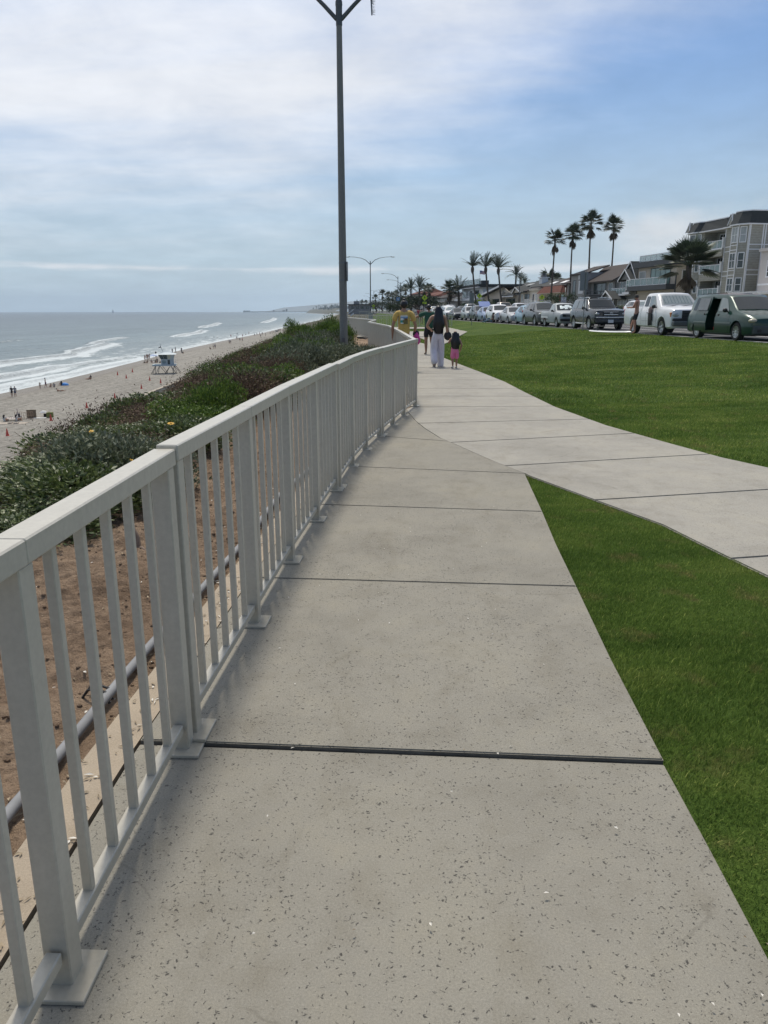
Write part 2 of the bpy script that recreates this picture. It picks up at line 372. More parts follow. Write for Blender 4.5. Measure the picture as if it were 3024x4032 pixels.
def grass_mats():
    out = []
    for name, blade in (('turf_soil', False), ('grass_blade', True)):
        m, t, b, pos = newmat(name, .9); b.inputs['Specular IOR Level'].default_value = .05
        g = noise(t, pos, .55, 4, .6, .4); g2 = noise(t, pos, 3.2, 5, .65, .3)
        st = noise(t, scaled(t, pos, (.35, 2.4, 1)), 1.1, 5, .6)
        c = ramp(t, mth(t, 'ADD', mth(t, 'MULTIPLY', g, .55), mth(t, 'MULTIPLY', st, .45)), [(.36, (.080, .142, .030)), (.5, (.142, .218, .048)), (.64, (.245, .305, .080))])
        dry = ramp(t, g2, [(.56, (0, 0, 0)), (.70, (1, 1, 1))]); c = mixc(t, mth(t, 'MULTIPLY', dry, .7), c, (.27, .22, .10))
        if blade:
            a = t.nodes.new('ShaderNodeAttribute'); a.attribute_name = 'rnd'
            k = ramp(t, a.outputs['Fac'], [(0, (.55, .62, .5)), (.5, (1, 1, 1)), (.93, (1.45, 1.35, 1.3)), (1, (3.2, 2.4, 3.0))]); c = mixc(t, 1.0, c, k, 'MULTIPLY')
            tr = t.nodes.new('ShaderNodeBsdfTranslucent'); t.links.new(c, tr.inputs[0]); mx = t.nodes.new('ShaderNodeMixShader'); mx.inputs[0].default_value = .42; t.links.new(b.outputs[0], mx.inputs[1]); t.links.new(tr.outputs[0], mx.inputs[2]); t.links.new(mx.outputs[0], t.nodes['Material Output'].inputs[0])
        else:
            fine = noise(t, scaled(t, pos, (1, 1, 1)), 38, 4, .7); k = ramp(t, fine, [(.3, (.30, .33, .30)), (.7, (.54, .58, .52))]); c = mixc(t, 1.0, c, k, 'MULTIPLY')
            bumpn(t, b, fine, .7, .05)
        t.links.new(c, b.inputs['Base Color']); out.append(m)
    return out
M_TURF, M_BLADE = grass_mats()

def dirt_mat():
    m, t, b, pos = newmat('sandy_soil', .95); b.inputs['Specular IOR Level'].default_value = .15
    a = noise(t, pos, 1.3, 5, .6); f = noise(t, pos, 22, 6, .7); f2 = noise(t, pos, 150, 3, .7)
    c = ramp(t, a, [(.32, (.20, .138, .092)), (.5, (.31, .222, .152)), (.7, (.39, .29, .205))])
    c = mixc(t, .9, c, ramp(t, f, [(.3, (.62, .6, .58)), (.55, (1, 1, 1)), (.75, (1.15, 1.14, 1.12))]), 'MULTIPLY')
    c = mixc(t, .8, c, ramp(t, f2, [(.3, (.8, .8, .8)), (.7, (1.15, 1.15, 1.15))]), 'MULTIPLY')
    t.links.new(c, b.inputs['Base Color']); p = bumpn(t, b, f, 1.0, .05); bumpn(t, b, f2, .7, .010, p); return m
M_DIRT = dirt_mat()
def sand_mat():
    m, t, b, pos = newmat('beach_sand', .95); b.inputs['Specular IOR Level'].default_value = .12
    big = noise(t, scaled(t, pos, (.05, .02, 1)), 1, 4, .6); foot = noise(t, pos, 1.5, 5, .75, .4); f2 = noise(t, pos, 5, 4, .7)
    tr = noise(t, scaled(t, pos, (1.6, .04, 1)), 1, 4, .6, .3)
    at = t.nodes.new('ShaderNodeAttribute'); at.attribute_name = 'sd'
    c = ramp(t, big, [(.3, (.262, .248, .218)), (.7, (.330, .314, .278))])
    c = mixc(t, .8, c, ramp(t, foot, [(.38, (.50, .49, .48)), (.5, (1, 1, 1)), (.66, (1.22, 1.21, 1.20))]), 'MULTIPLY')
    c = mixc(t, .5, c, ramp(t, tr, [(.4, (.72, .72, .72)), (.52, (1, 1, 1))]), 'MULTIPLY')
    wet = ramp(t, at.outputs['Fac'], [(0, (1, 1, 1)), (.022, (1, 1, 1)), (.055, (0, 0, 0))])
    c = mixc(t, mth(t, 'MULTIPLY', wet, .65), c, (.17, .145, .115)); t.links.new(c, b.inputs['Base Color'])
    t.links.new(mth(t, 'MULTIPLY_ADD', wet, -.5, .95), b.inputs['Roughness'])
    p = bumpn(t, b, foot, .8, .35); bumpn(t, b, f2, .5, .05, p); return m
M_SAND = sand_mat()
def bluff_mat():
    m, t, b, pos = newmat('brush_covered_slope', .95)
    a = noise(t, pos, .5, 5, .65); f = noise(t, pos, 6, 6, .75)
    c = ramp(t, a, [(.3, (.055, .045, .033)), (.5, (.075, .075, .035)), (.62, (.11, .09, .062)), (.75, (.20, .155, .11))])
    c = mixc(t, .9, c, ramp(t, f, [(.3, (.45, .45, .45)), (.7, (1.3, 1.3, 1.3))]), 'MULTIPLY')
    t.links.new(c, b.inputs['Base Color']); bumpn(t, b, f, 1, .3); return m
M_BLUFF = bluff_mat()
def water_mat():
    m, t, b, pos = newmat('sea_water', .2); b.inputs['IOR'].default_value = 1.33; b.inputs['Specular IOR Level'].default_value = .42
    at = t.nodes.new('ShaderNodeAttribute'); at.attribute_name = 'sd'; sd = at.outputs['Fac']    # 0..1 = 0..600 m off the shore
    af = t.nodes.new('ShaderNodeAttribute'); af.attribute_name = 'foam'
    w1 = noise(t, scaled(t, pos, (.30, .11, 1)), 1, 5, .65, .5); w2 = noise(t, scaled(t, pos, (.035, .012, 1)), 1, 6, .7, .4); w3 = noise(t, scaled(t, pos, (1.3, .5, 1)), 1, 4, .7, .3)
    w4 = noise(t, scaled(t, pos, (.008, .0025, 1)), 1, 5, .6, .3)
    c = ramp(t, sd, [(0, (.19, .225, .22)), (.1, (.11, .155, .165)), (.35, (.075, .112, .128)), (1, (.045, .072, .090))])
    c = mixc(t, .55, c, ramp(t, w2, [(.36, (.6, .66, .7)), (.64, (1.35, 1.3, 1.28))]), 'MULTIPLY')
    c = mixc(t, .5, c, ramp(t, w4, [(.36, (.65, .7, .75)), (.64, (1.3, 1.28, 1.25))]), 'MULTIPLY')
    # lace of foam in the surf zone, solid foam on the breakers
    lace = noise(t, scaled(t, pos, (.34, .12, 1)), 1, 9, .74, 1.2)
    zone = ramp(t, sd, [(0, (.60, .60, .60)), (.010, (.27, .27, .27)), (.05, (.11, .11, .11)), (.12, (.05, .05, .05)), (.2, (0, 0, 0))])
    fo = mth(t, 'ADD', lace, mth(t, 'MULTIPLY', mth(t, 'ADD', zone, af.outputs['Fac']), .62))
    fm = ramp(t, fo, [(.64, (0, 0, 0)), (.74, (1, 1, 1))])
    c = mixc(t, mth(t, 'MULTIPLY', fm, .82), c, (.66, .71, .72)); t.links.new(c, b.inputs['Base Color'])
    t.links.new(mth(t, 'MULTIPLY_ADD', fm, .5, .3), b.inputs['Roughness'])
    p = bumpn(t, b, w1, .8, 1.1); p = bumpn(t, b, w3, .6, .35, p); p = bumpn(t, b, w2, .8, 6.0, p); bumpn(t, b, lace, .25, .5, p); return m
M_SEA = water_mat()
M_ASPH = mat('asphalt', (.060, .060, .062), .9, var=.2, vs=1.5, bump=.4, bs=60, space='W')
M_LAND = mat('dry_ground', (.20, .18, .12), .95, var=.35, vs=.3, bump=.5, bs=4, space='W', dirt=(.09, .10, .05))
M_PAVE = mat('pavement_concrete', (.36, .35, .33), .9, var=.12, vs=1, space='W')
M_WLINE = mat('road_paint', (.62, .62, .60), .7, var=.15, vs=3, space='W')

# --- sheets
def axis(segs):
    out = []
    for a, b, n in segs: out += list(np.linspace(a, b, n, endpoint=False))
    return out + [segs[-1][1]]
U1 = np.linspace(0, 1, 4)
# street, far verge
ysr = axis([(-30, 120, 50), (120, 3000, 40)])
struct_o = []
def st_sheet(name, fx0, fx1, ys, zf, m, n=5, k=None):
    me = gridmesh(name, np.linspace(0, 1, n), ys, zf, [m], xf=lambda U, V: fx0(V) + (fx1(V) - fx0(V)) * U)
    o = link(name, me); o['kind'] = 'structure'; return o
st_sheet('street', lambda y: KX(y) + .0, lambda y: KX(y) + STW, ysr, lambda x, y: .37 + .024 * (x - KX(y)), M_ASPH)
st_sheet('pavement', lambda y: KX(y) + STW, lambda y: KX(y) + STW + 2.6, ysr, lambda x, y: .95 + 0 * x, M_PAVE)
st_sheet('land', lambda y: KX(y) + STW + 2.5, lambda y: KX(y) + 900 + 0 * y, ysr, lambda x, y: .93 + .01 * np.minimum(x - KX(y) - STW, 60) + .012 * np.maximum(x - KX(y) - 90, 0), M_LAND, 20)
for nm, off, w in (('lane_line', 2.5, .11), ('lane_line', 4.3, .11), ('lane_line', 8.6, .12), ('lane_line', 9.0, .12), ('lane_line', 13.2, .11), ('lane_line', 16.2, .11)):
    st_sheet(nm, lambda y, o=off: KX(y) + o, lambda y, o=off, w=w: KX(y) + o + w, ysr, lambda x, y: .376 + .024 * (x - KX(y)), M_WLINE, 2)
# kerbs (real steps)
def kerb(name, fx, w, zb, zt, ys):
    mb = MB(); ys = list(ys)
    for a, b in zip(ys[:-1], ys[1:]):
        xa, xb = float(fx(a)), float(fx(b)); za, zb2 = zt(a), zt(b)
        mb.add([(xa, a, zb), (xa + w, a, zb), (xb + w, b, zb), (xb, b, zb), (xa, a, za), (xa + w, a, za), (xb + w, b, zb2), (xb, b, zb2)], [(4, 5, 6, 7), (1, 2, 6, 5), (0, 4, 7, 3)])
    return struct(name, mb, M_PAVE)
kerb('kerb', lambda y: KX(y) - .15, .16, .2, lambda y: .405, axis([(-30, 120, 30), (120, 400, 14)]))
kerb('kerb', lambda y: KX(y) + STW - .01, .16, .5, lambda y: .962, axis([(-30, 120, 30), (120, 400, 14)]))
# lawn sheet
LY = axis([(-4, 12, 120), (12, 40, 100), (40, 120, 80), (120, 400, 30), (400, 1200, 8)])
def lawn_sheet_z(x, y): return lawn_z(x, y) - .013 + .010 * fbm(x * 1.5, y * 1.5) - .012 * (y > 12)
me = gridmesh('lawn', np.linspace(0, 1, 90), LY, lawn_sheet_z, [M_TURF], xf=lambda U, V: FX(V) + .25 + (KX(V) - .14 - FX(V) - .25) * U)
link('lawn', me)['kind'] = 'structure'
# dirt bed left of the railing
BY = axis([(-3, 0, 30), (0, 9, 480), (9, 14, 120), (14, 62, 150)])
def bed_z(x, y):
    e = FX(y) - .34; t = sstep(0, .5, e - x)
    return -.07 + .035 * t + (.11 * fbm(x * 6, y * 6, 4) + .07 * np.abs(fbm(x * 15, y * 15, 2)) + .06 * fbm(x * 1.4, y * 1.4, 3)) * (0.25 + .75 * t) - .03 * (x > e)
me = gridmesh('dirt_bed', np.concatenate([np.linspace(0, .35, 25), np.linspace(.36, 1, 105)]), BY, bed_z, [M_DIRT], xf=lambda U, V: EX(V) + (np.maximum(FX(V), .1 * (V > 12)) + .3 - EX(V)) * U)
link('dirt_bed', me)['kind'] = 'structure'
me = gridmesh('brush_ground', np.linspace(0, 1, 20), axis([(61, 400, 60), (400, 1200, 20)]), lambda x, y: -.08 + .25 * fbm(x * .8, y * .8), [M_BLUFF], xf=lambda U, V: EX(V) + (np.maximum(FX(V), -3.2) + .6 - EX(V)) * U)
link('brush_ground', me)['kind'] = 'structure'
# bluff face
BLY = axis([(-60, 60, 90), (60, 400, 100), (400, 4500, 80)])
def bl_z(x, y):
    t = (EX(y) - x) / 19.5; return -.09 - 8.7 * (1 - (1 - np.clip(t, 0, 1)) ** 1.55) - .20 + 1.2 * fbm(x * .35, y * .35, 5) * np.clip(t * 3, 0, 1) + .20
me = gridmesh('bluff', np.linspace(0, 1, 40), BLY, bl_z, [M_BLUFF], xf=lambda U, V: EX(V) + .2 - 19.7 * U)
link('bluff', me)['kind'] = 'structure'
# beach
BEY = axis([(-150, 60, 60), (60, 260, 260), (260, 700, 160), (700, 4500, 120)])
me = gridmesh('beach', np.linspace(0, 1, 90), BEY, lambda x, y: beach_z(x, y) + .10 * fbm(x * .8, y * .8, 3) * np.clip((x - SX_(y) - 4) / 8, 0, 1), [M_SAND],
              xf=lambda U, V: SX_(V) - 12 + (EX(V) - 17.5 - SX_(V) + 12) * U, attr={'sd': lambda x, y, u: (x - SX_(y)) / 100})
link('beach', me)['kind'] = 'structure'
# sea with real swells and breakers
BRK = [  # (centre line points (y, x), height, foam width, y-range)
    ([(100, -80), (130, -79), (158, -78.5), (175, -79.5), (190, -82)], .75, 3.6),
    ([(140, -104), (185, -101), (204, -101), (225, -99), (240, -97.5), (258, -104), (290, -110), (316, -114), (330, -117)], .85, 5.2),
    ([(315, -118), (355, -128), (400, -132)], .8, 1.5),
    ([(190, -79), (204, -80), (215, -77), (232, -77)], .45, 1.2),
    ([(100, -70.5), (140, -69.6), (160, -69), (190, -70), (215, -70.5)], .22, 1.5),
    ([(420, -112), (500, -118), (560, -130)], .8, 3.5), ([(640, -150), (760, -165), (900, -190)], 1.0, 4), ([(900, -140), (1200, -170), (1500, -210)], 1.0, 5),
    ([(60, -128), (110, -126), (150, -131)], .5, 1.0), ([(260, -160), (330, -166), (380, -175)], .5, .8)]
def brk_fields(x, y):
    z = np.zeros_like(x); fo = np.zeros_like(x)
    for pts, h, fw in BRK:
        a = np.array(pts, float); cx = np.interp(y, a[:, 0], a[:, 1]) + 3.0 * fbm(y * .07, x * 0 + h * 9, 3)
        env = sstep(a[0, 0] - 12, a[0, 0] + 10, y) * (1 - sstep(a[-1, 0] - 12, a[-1, 0] + 12, y))
        d = x - cx; hh = h * (.7 + .6 * (fbm(y * .05, h * 31 + x * 0, 3) + .5))
        z += env * hh * np.where(d < 0, np.exp(-(d / 4.5) ** 2), np.exp(-(d / 1.3) ** 2))
        if fw > 1.4: fo += env * np.where(d > -1.0, np.exp(-((d) / fw) ** 2), np.exp(-((d + 1) / .8) ** 2)) * 1.0
        else: fo += env * .35 * np.exp(-((d - .6) / 1.0) ** 2)
    return z, fo
def sea_z(x, y):
    z, _ = brk_fields(x, y); off = SX_(y) - x
    sw = .22 * fbm(x * .09, y * .03, 4) + .10 * fbm(x * .4, y * .16, 3) + .20 * fbm(x * .028, y * .008, 3)
    return SEA + z + sw * 1.4 * np.clip(off / 25, 0, 1) * (off < 900)
SEY = axis([(-200, 90, 50), (90, 420, 440), (420, 1200, 300), (1200, 3500, 160), (3500, 12500, 60)])
me = gridmesh('sea', np.concatenate([-np.geomspace(1, 13, 10)[::-1] + 1, np.linspace(.5, 75, 125), np.linspace(76.5, 300, 130), np.geomspace(305, 12000, 60)]) * 1.0, SEY, sea_z, [M_SEA],
              xf=lambda U, V: SX_(V) + 1 - U, attr={'sd': lambda x, y, u: np.clip((SX_(y) - x) / 600, 0, 1), 'foam': lambda x, y, u: brk_fields(x, y)[1]})
link('sea', me)['kind'] = 'structure'

# --- the path: separate slabs with real joints
def clip_half(poly, a, b, keep_left, off=0.0):
    ax, ay = a; bx, by = b; L = math.hypot(bx - ax, by - ay); nx, ny = -(by - ay) / L, (bx - ax) / L
    s = 1 if keep_left else -1
    dist = lambda p: s * ((p[0] - ax) * nx + (p[1] - ay) * ny) - off
    out = []
    for i, p in enumerate(poly):
        q = poly[(i + 1) % len(poly)]; dp, dq = dist(p), dist(q)
        if dp >= 0: out.append(p)
        if (dp >= 0) != (dq >= 0):
            t = dp / (dp - dq); out.append((p[0] + (q[0] - p[0]) * t, p[1] + (q[1] - p[1]) * t))
    return out
M_EDGE = mat('dark_slab_edge', (.12, .112, .095), .95, var=.35, vs=9, space='W')  # slab side faces coloured darker than the top faces
def slabs(name, poly, joints, mats, tops, gaps=None, T=.12):
    """joints: lines ordered along the path; far side is left of a->b"""
    bm = bmesh.new()
    for i in range(len(joints) + 1):
        pl = list(poly)
        if i > 0: pl = clip_half(pl, *joints[i - 1], True, gaps[i - 1] if gaps else .004)
        if i < len(joints): pl = clip_half(pl, *joints[i], False, gaps[i] if gaps else .004)
        if len(pl) < 3: continue
        top = tops[i] if i < len(tops) else 0.0
        vs = []
        for p in pl:
            if not vs or math.hypot(p[0] - vs[-1][0], p[1] - vs[-1][1]) > .004: vs.append(p)
        if math.hypot(vs[0][0] - vs[-1][0], vs[0][1] - vs[-1][1]) < .004: vs.pop()
        bot = [bm.verts.new((x, y, top - T)) for x, y in vs]; tp = [bm.verts.new((x, y, top)) for x, y in vs]
        n = len(vs)
        for k in range(n):
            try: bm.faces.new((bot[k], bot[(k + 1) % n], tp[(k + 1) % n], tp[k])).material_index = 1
            except ValueError: pass
        bm.faces.new(tp)
    bmesh.ops.recalc_face_normals(bm, faces=bm.faces[:])
    ed = [e for e in bm.edges if len(e.link_faces) == 2 and abs(e.calc_face_angle(0)) > .8 and e.verts[0].co.z > -.05 and e.verts[1].co.z > -.05]
    bmesh.ops.bevel(bm, geom=ed, offset=.009, segments=2, affect='EDGES', clamp_overlap=True)
    bm.normal_update()
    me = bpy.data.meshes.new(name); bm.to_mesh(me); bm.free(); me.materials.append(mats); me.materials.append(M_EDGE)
    o = link(name, me); o['kind'] = 'structure'; return o
CURVE = [(1.326, 7.063), (1.219, 7.356), (1.112, 7.668), (.961, 8.17), (.797, 8.75), (.67, 9.137), (.52, 9.95), (.43, 10.6), (.375, 11.3), (.33, 11.95)]
LE = [(float(FX(y)) - .165, y) for y in (11.2, 10.16, 9.3, 8.36, 7.43, 6.4, 5.36, 4.46, 3.5, 2.4, 1.4, -1.5)]
P1 = [(.965, -1.5), (.93, .6), (.917, 1.485), (.938, 1.9), (.955, 2.315), (1.0, 3.1), (1.071, 4.012), (1.13, 4.8), (1.209, 5.647)] + CURVE + [(float(FX(12)) - .1, 12.0)] + LE
J1 = [((-.9, 2.434), (1.2, 2.283)), ((-.9, 4.167), (1.4, 3.972)), ((-.9, 5.92), (1.5, 5.595)), ((-.9, 7.51), (1.5, 7.008)), ((-.9, 9.69), (1.5, 8.518))]
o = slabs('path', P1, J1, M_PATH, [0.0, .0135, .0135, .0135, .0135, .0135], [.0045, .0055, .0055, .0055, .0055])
CV2 = [(x + .012, y + .006) for x, y in CURVE]
P2 = [(4.75, -1.5), (4.7, 2), (4.5, 4.6), (4.15, 6.3), (3.774, 7.348), (3.552, 7.882), (3.331, 8.741), (2.993, 10.209), (2.75, 12.238), (2.67, 14.5), (2.624, 16.748), (2.436, 19.306), (2.183, 22.3), (1.95, 25.5),
      (2.0, 30), (2.6, 35), (3.6, 41), (4.4, 46), (2.0, 45.6), (2.2, 40), (1.95, 36.2), (1.65, 38), (-.5, 38), (-.6, 33), (-.05, 27), (.2, 23.85), (.5, 12.5)] + CV2[::-1] + [(1.35, 7.0), (1.738, 5.99), (2.008, 5.295), (2.142, 4.596), (2.25, 4.1), (2.36, 2.5), (2.4, -1.5)]
J2 = [((2, 1.2), (5, 1.35)), ((2, 2.9), (5, 3.05)), ((2.197, 4.521), (4.6, 5.0)), ((1.0, 5.87), (4.9, 6.77)), ((.8, 7.345), (4.5, 8.35)), ((.3, 8.72), (4, 9.76)), ((.3, 10.4), (3.3, 10.88)), ((.2, 12.25), (3, 12.36)), ((.3, 13.9), (3, 13.8)), ((.3, 15.31), (3, 15.23)), ((0, 17.2), (3, 17.1)), ((0, 19), (3, 19)), ((-.2, 21), (3, 21)), ((-.5, 23.1), (3, 23.1)), ((-.5, 25.4), (3, 25.4)), ((-.7, 28), (3, 28)), ((-.7, 31), (3, 31)), ((-.7, 34), (4, 34))]
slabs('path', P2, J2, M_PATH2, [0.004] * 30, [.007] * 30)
PB = [(-1.6, 45.7), (2.0, 45.7), (4.4, 46.1), (5.8, 55), (7, 62), (7.2, 68), (6.4, 72.5), (-2.7, 72.5), (-2.7, 66), (3.4, 66), (4.8, 65), (4.6, 61), (3, 57), (-1.6, 57)]
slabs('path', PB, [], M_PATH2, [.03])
# concrete mow strip behind the posts
mb = MB(); ys = axis([(-2, 12.2, 26)])
for a, b in zip(ys[:-1], ys[1:]):
    for (u0, u1, z) in ((.185, .335, -.012),):
        xa, xb = float(FX(a)), float(FX(b))
        mb.add([(xa - u1, a, -.14), (xa - u0, a, -.14), (xb - u0, b, -.14), (xb - u1, b, -.14), (xa - u1, a, z), (xa - u0, a, z), (xb - u0, b, z), (xb - u1, b, z)], [(4, 5, 6, 7), (1, 2, 6, 5), (0, 4, 7, 3)])
struct('kerb_strip', mb, M_KERB)
# concrete seawall at the foot of the bluff
mb = MB(); ys = axis([(-60, 400, 46)])
for a, b in zip(ys[:-1], ys[1:]):
    xa, xb = float(EX(a)) - 19.9, float(EX(b)) - 19.9
    mb.add([(xa - .5, a, -11.3), (xa, a, -11.3), (xb, b, -11.3), (xb - .5, b, -11.3), (xa - .5, a, -8.55), (xa, a, -8.55), (xb, b, -8.55), (xb - .5, b, -8.55)], [(4, 5, 6, 7), (1, 2, 6, 5), (0, 4, 7, 3)])
tag(part('seawall', mb, mat('seawall_concrete', (.36, .32, .26), .9, var=.15, vs=1, space='W')), 'low tan concrete seawall along the foot of the brushy bluff', 'wall')
# ================================================================ railings
def alu_mat():
    m, t, b, pos = newmat('pale_painted_aluminium', .34); b.inputs['Metallic'].default_value = .12; b.inputs['Specular IOR Level'].default_value = .5
    n = noise(t, scaled(t, pos, (9, 9, 1.6)), 3, 5, .6); f = noise(t, pos, 60, 3, .6)
    c = ramp(t, n, [(.3, (.47, .445, .38)), (.6, (.505, .48, .41)), (.8, (.52, .495, .425))])
    sx = t.nodes.new('ShaderNodeSeparateXYZ'); t.links.new(pos, sx.inputs[0])     # rust-brown grime where posts and balusters meet the ground
    d = mth(t, 'MULTIPLY', mth(t, 'SUBTRACT', 1.0, mth(t, 'DIVIDE', sx.outputs[2], .30), None, True), mth(t, 'MULTIPLY_ADD', n, 1.2, .1), None, True)
    c = mixc(t, mth(t, 'MULTIPLY', d, .55), c, (.30, .25, .16))
    c = mixc(t, .6, c, ramp(t, f, [(.35, (.9, .9, .9)), (.65, (1.05, 1.05, 1.05))]), 'MULTIPLY')
    t.links.new(c, b.inputs['Base Color']); bumpn(t, b, f, .12, .002); return m
M_ALU = alu_mat()
ME = {}
def shared(key, fn):
    if key not in ME: ME[key] = fn()
    return ME[key]
def bevel_box_mesh(name, w, d, h, m, bv=.003):
    bm = bmesh.new(); bmesh.ops.create_cube(bm, size=1.0)
    for v in bm.verts: v.co.x *= w; v.co.y *= d; v.co.z = (v.co.z + .5) * h
    bmesh.ops.bevel(bm, geom=bm.edges[:], offset=bv, segments=1, affect='EDGES'); me = bpy.data.meshes.new(name); bm.to_mesh(me); bm.free(); me.materials.append(m); return me
POSTM = bevel_box_mesh('post', .060, .060, 1.012, M_ALU); PLATE = bevel_box_mesh('base_plate', .145, .145, .012, M_ALU, .002)
BALM = bevel_box_mesh('baluster', .0235, .0235, .905, M_ALU, .002); SHOE = bevel_box_mesh('post_shoe', .082, .082, .05, M_ALU, .002)
def rail_mesh(a, b, w, h):
    L = (Vector(b) - Vector(a)).length
    return bevel_box_mesh('rail', w, L, h, M_ALU, .003), L
def railing(pts, label, z0=0.0, pitch=1.0, nb=5, endpost=True, firstpost=True, group='railing sections along the bluff edge', inset=.035, zf=None):
    """pts: corner points of ONE railing section"""
    root = thing('railing', label, 'railing', (pts[0][0], pts[0][1], z0), group=group); ox, oy = pts[0]
    for s in range(len(pts) - 1):
        a = Vector((pts[s][0] - ox, pts[s][1] - oy, 0)); b = Vector((pts[s + 1][0] - ox, pts[s + 1][1] - oy, 0)); d = b - a; L = d.length; d.normalize()
        ang = math.atan2(d.y, d.x) - math.pi / 2; mid = (a + b) / 2
        ex0 = .04 if s == 0 else 0.0; ex1 = .04 if s == len(pts) - 2 else 0.0
        me = bevel_box_mesh('top_rail', .072, L + ex0 + ex1 + .002, .055, M_ALU, .004); c = mid + d * (ex1 - ex0) / 2
        link('top_rail', me, root, (c.x, c.y, 1.012 + .0004 * s), ang)
        n = max(1, round(L / pitch)); st = L / n
        for i in range(n + 1):
            if i == 0 and s > 0: continue
            if i == 0 and not firstpost: continue
            if i == n and s == len(pts) - 2 and not endpost: continue
            p = a + d * (i * st)
            q = link('post', POSTM, root, (p.x, p.y, 0), ang); link('base_plate', PLATE, q, (0, 0, .001));
        for i in range(n):
            p0 = a + d * (i * st + .035); p1 = a + d * ((i + 1) * st - .035); m_ = (p0 + p1) / 2
            me = shared(('br', round(st, 3)), lambda: bevel_box_mesh('bottom_rail', .036, st - .072, .034, M_ALU, .003))
            link('bottom_rail', me, root, (m_.x, m_.y, .077), ang)
            for k in range(nb):
                q = a + d * (i * st + st * (k + 1) / (nb + 1)); link('baluster', BALM, root, (q.x, q.y, .109), ang)
    return root
railing([(-.775, .45), (-.742, 1.436), (-.716, 2.405)], 'nearest pale metal railing section, ending at the gap by the lifted slab joint')
railing([(-.706, 2.492), (-.643, 3.492), (-.583, 4.457), (-.504, 5.40), (-.425, 6.36)], 'second pale metal railing section, running from the gap beside the dirt bed', .012)
railing([(-.405, 6.50), (-.326, 7.432), (-.212, 8.357), (-.06, 9.28)], 'third pale metal railing section, curving beside the thin path joints', .006)
railing([(-.035, 9.41), (.112, 10.25), (.282, 11.2), (.500, 12.35)], 'fourth railing section, ending at the sharp corner in mid picture', .003)
railing([(.495, 12.55), (.36, 18.2), (.16, 23.85), (-.65, 32.97)], 'railing section behind the man in yellow, running back from the sharp corner', -.01, nb=5)
railing([(-.62, 33.3), (-.42, 40.0)], 'short railing piece joining two long sections behind the street lamp', -.01)
railing([(-.44, 40.3), (-2.6, 56.1)], 'pale railing section just right of the concrete lamp pole, above the round shrub', -.01)
railing([(-2.75, 73.0), (6.3, 73.0)], 'far railing section crossing the path behind the man in green', .02)
railing([(-3.2, 57.2), (-3.3, 72.8)], 'far railing section along the outer edge of the lookout', 0, pitch=1.05)
railing([(-3.5, 112), (8.2, 110)], 'farthest pale railing section, seen behind the lookout', .35)

# irrigation pipe with its black loop, and the cut stump in the bed
mb = MB(); pts = []
for y in np.linspace(-.5, 12.0, 44):
    pts.append((float(FX(y)) - .44 + .012 * math.sin(y * 1.7) - (.02 if y < 2.2 else 0), y, -.028 + .006 * math.sin(y * 2.3)))
mb.tube(pts, .020, 10)
pipe = part('irrigation_pipe', mb, mat('grey_pipe', (.235, .24, .245), .8, var=.15, vs=6, space='W'), None, 60)
tag(pipe, 'grey plastic irrigation pipe lying on the dirt behind the railing', 'pipe')
c = gnd(405, 2700, 0); mb = MB()
for q in (0, .035):
    mb.tube([(c[0] - .09, c[1] + .03 - q, -.05), (c[0] - .065, c[1] + .03 - q, -.015), (c[0] - .02, c[1] + .01 - q, .0), (c[0] + .02, c[1] - .0 - q, -.01), (c[0] + .04, c[1] - .02 - q, -.05)], .0055, 8)
part('hose_loop', mb, mat('black_rubber', (.02, .02, .02), .6), pipe, 60)
for px, py, s in ((525, 2130, 1.0), (590, 2115, .6)):
    x, y = gnd(px, py); mb = MB(); mb.tube([(0, 0, -.08), (.01, 0, .03), (-.015, .01, .09 * s)], [.05 * s, .032 * s, .026 * s], 9)
    mb.tube([(0, 0, -.06), (.06, -.03, -.04), (.10, -.05, -.06)], [.022, .016, .008], 6)
    tag(part('stump', mb, mat('dead_wood', (.20, .15, .115), .9, var=.3, vs=14), None, 60, (x, y, 0)), 'larger cut shrub stump at the edge of the dirt bed' if s == 1 else 'smaller cut shrub stump right of the larger one in the bed', 'stump')

# dry leaves, litter and shell bits (uncountable)
rnd = random.Random(5); mb = MB()
M_LEAFLIT = mat('dry_leaf', (.30, .24, .16), .8, var=.4, vs=8, space='W'); M_SHELL = mat('pale_debris', (.70, .67, .60), .7, var=.1)
def bit(mb, x, y, z, l, w, a, mi):
    ca, sa = math.cos(a), math.sin(a); P = [(-l, 0, 0), (0, -w, .002), (l, 0, .001), (0, w, .004)]
    mb.add([(x + u * ca - v * sa, y + u * sa + v * ca, z + q) for u, v, q in P], [(0, 1, 2, 3)], mi)
for i in range(1500):
    y = rnd.uniform(.9, 9); f = float(FX(y)); x = f - rnd.choice([rnd.gauss(.42, .1), rnd.uniform(.30, 1.9), rnd.gauss(.24, .04)])
    z = float(bed_z(np.array([x]), np.array([y]))[0]) + .006 if x < f - .345 else (-.008 if x < f - .18 else .016)
    bit(mb, x, y, z, rnd.uniform(.006, .02), rnd.uniform(.002, .006), rnd.uniform(0, 6.28), 0 if rnd.random() < .8 else 1)
for i in range(70):
    y = rnd.uniform(1.2, 6); x = rnd.uniform(float(FX(y)) + .1, .95); bit(mb, x, y, .017, rnd.uniform(.004, .009), rnd.uniform(.002, .004), rnd.uniform(0, 6.28), rnd.choice([1, 1, 0]))
for i in range(1400):
    y = rnd.uniform(.9, 9); x = float(FX(y)) - rnd.uniform(.36, 2.2); z = float(bed_z(np.array([x]), np.array([y]))[0]); s = rnd.uniform(.004, .014)
    mb.ball((x, y, z + s * .3), (s, s * rnd.uniform(.6, 1), s * .7), 5, 3, 2)
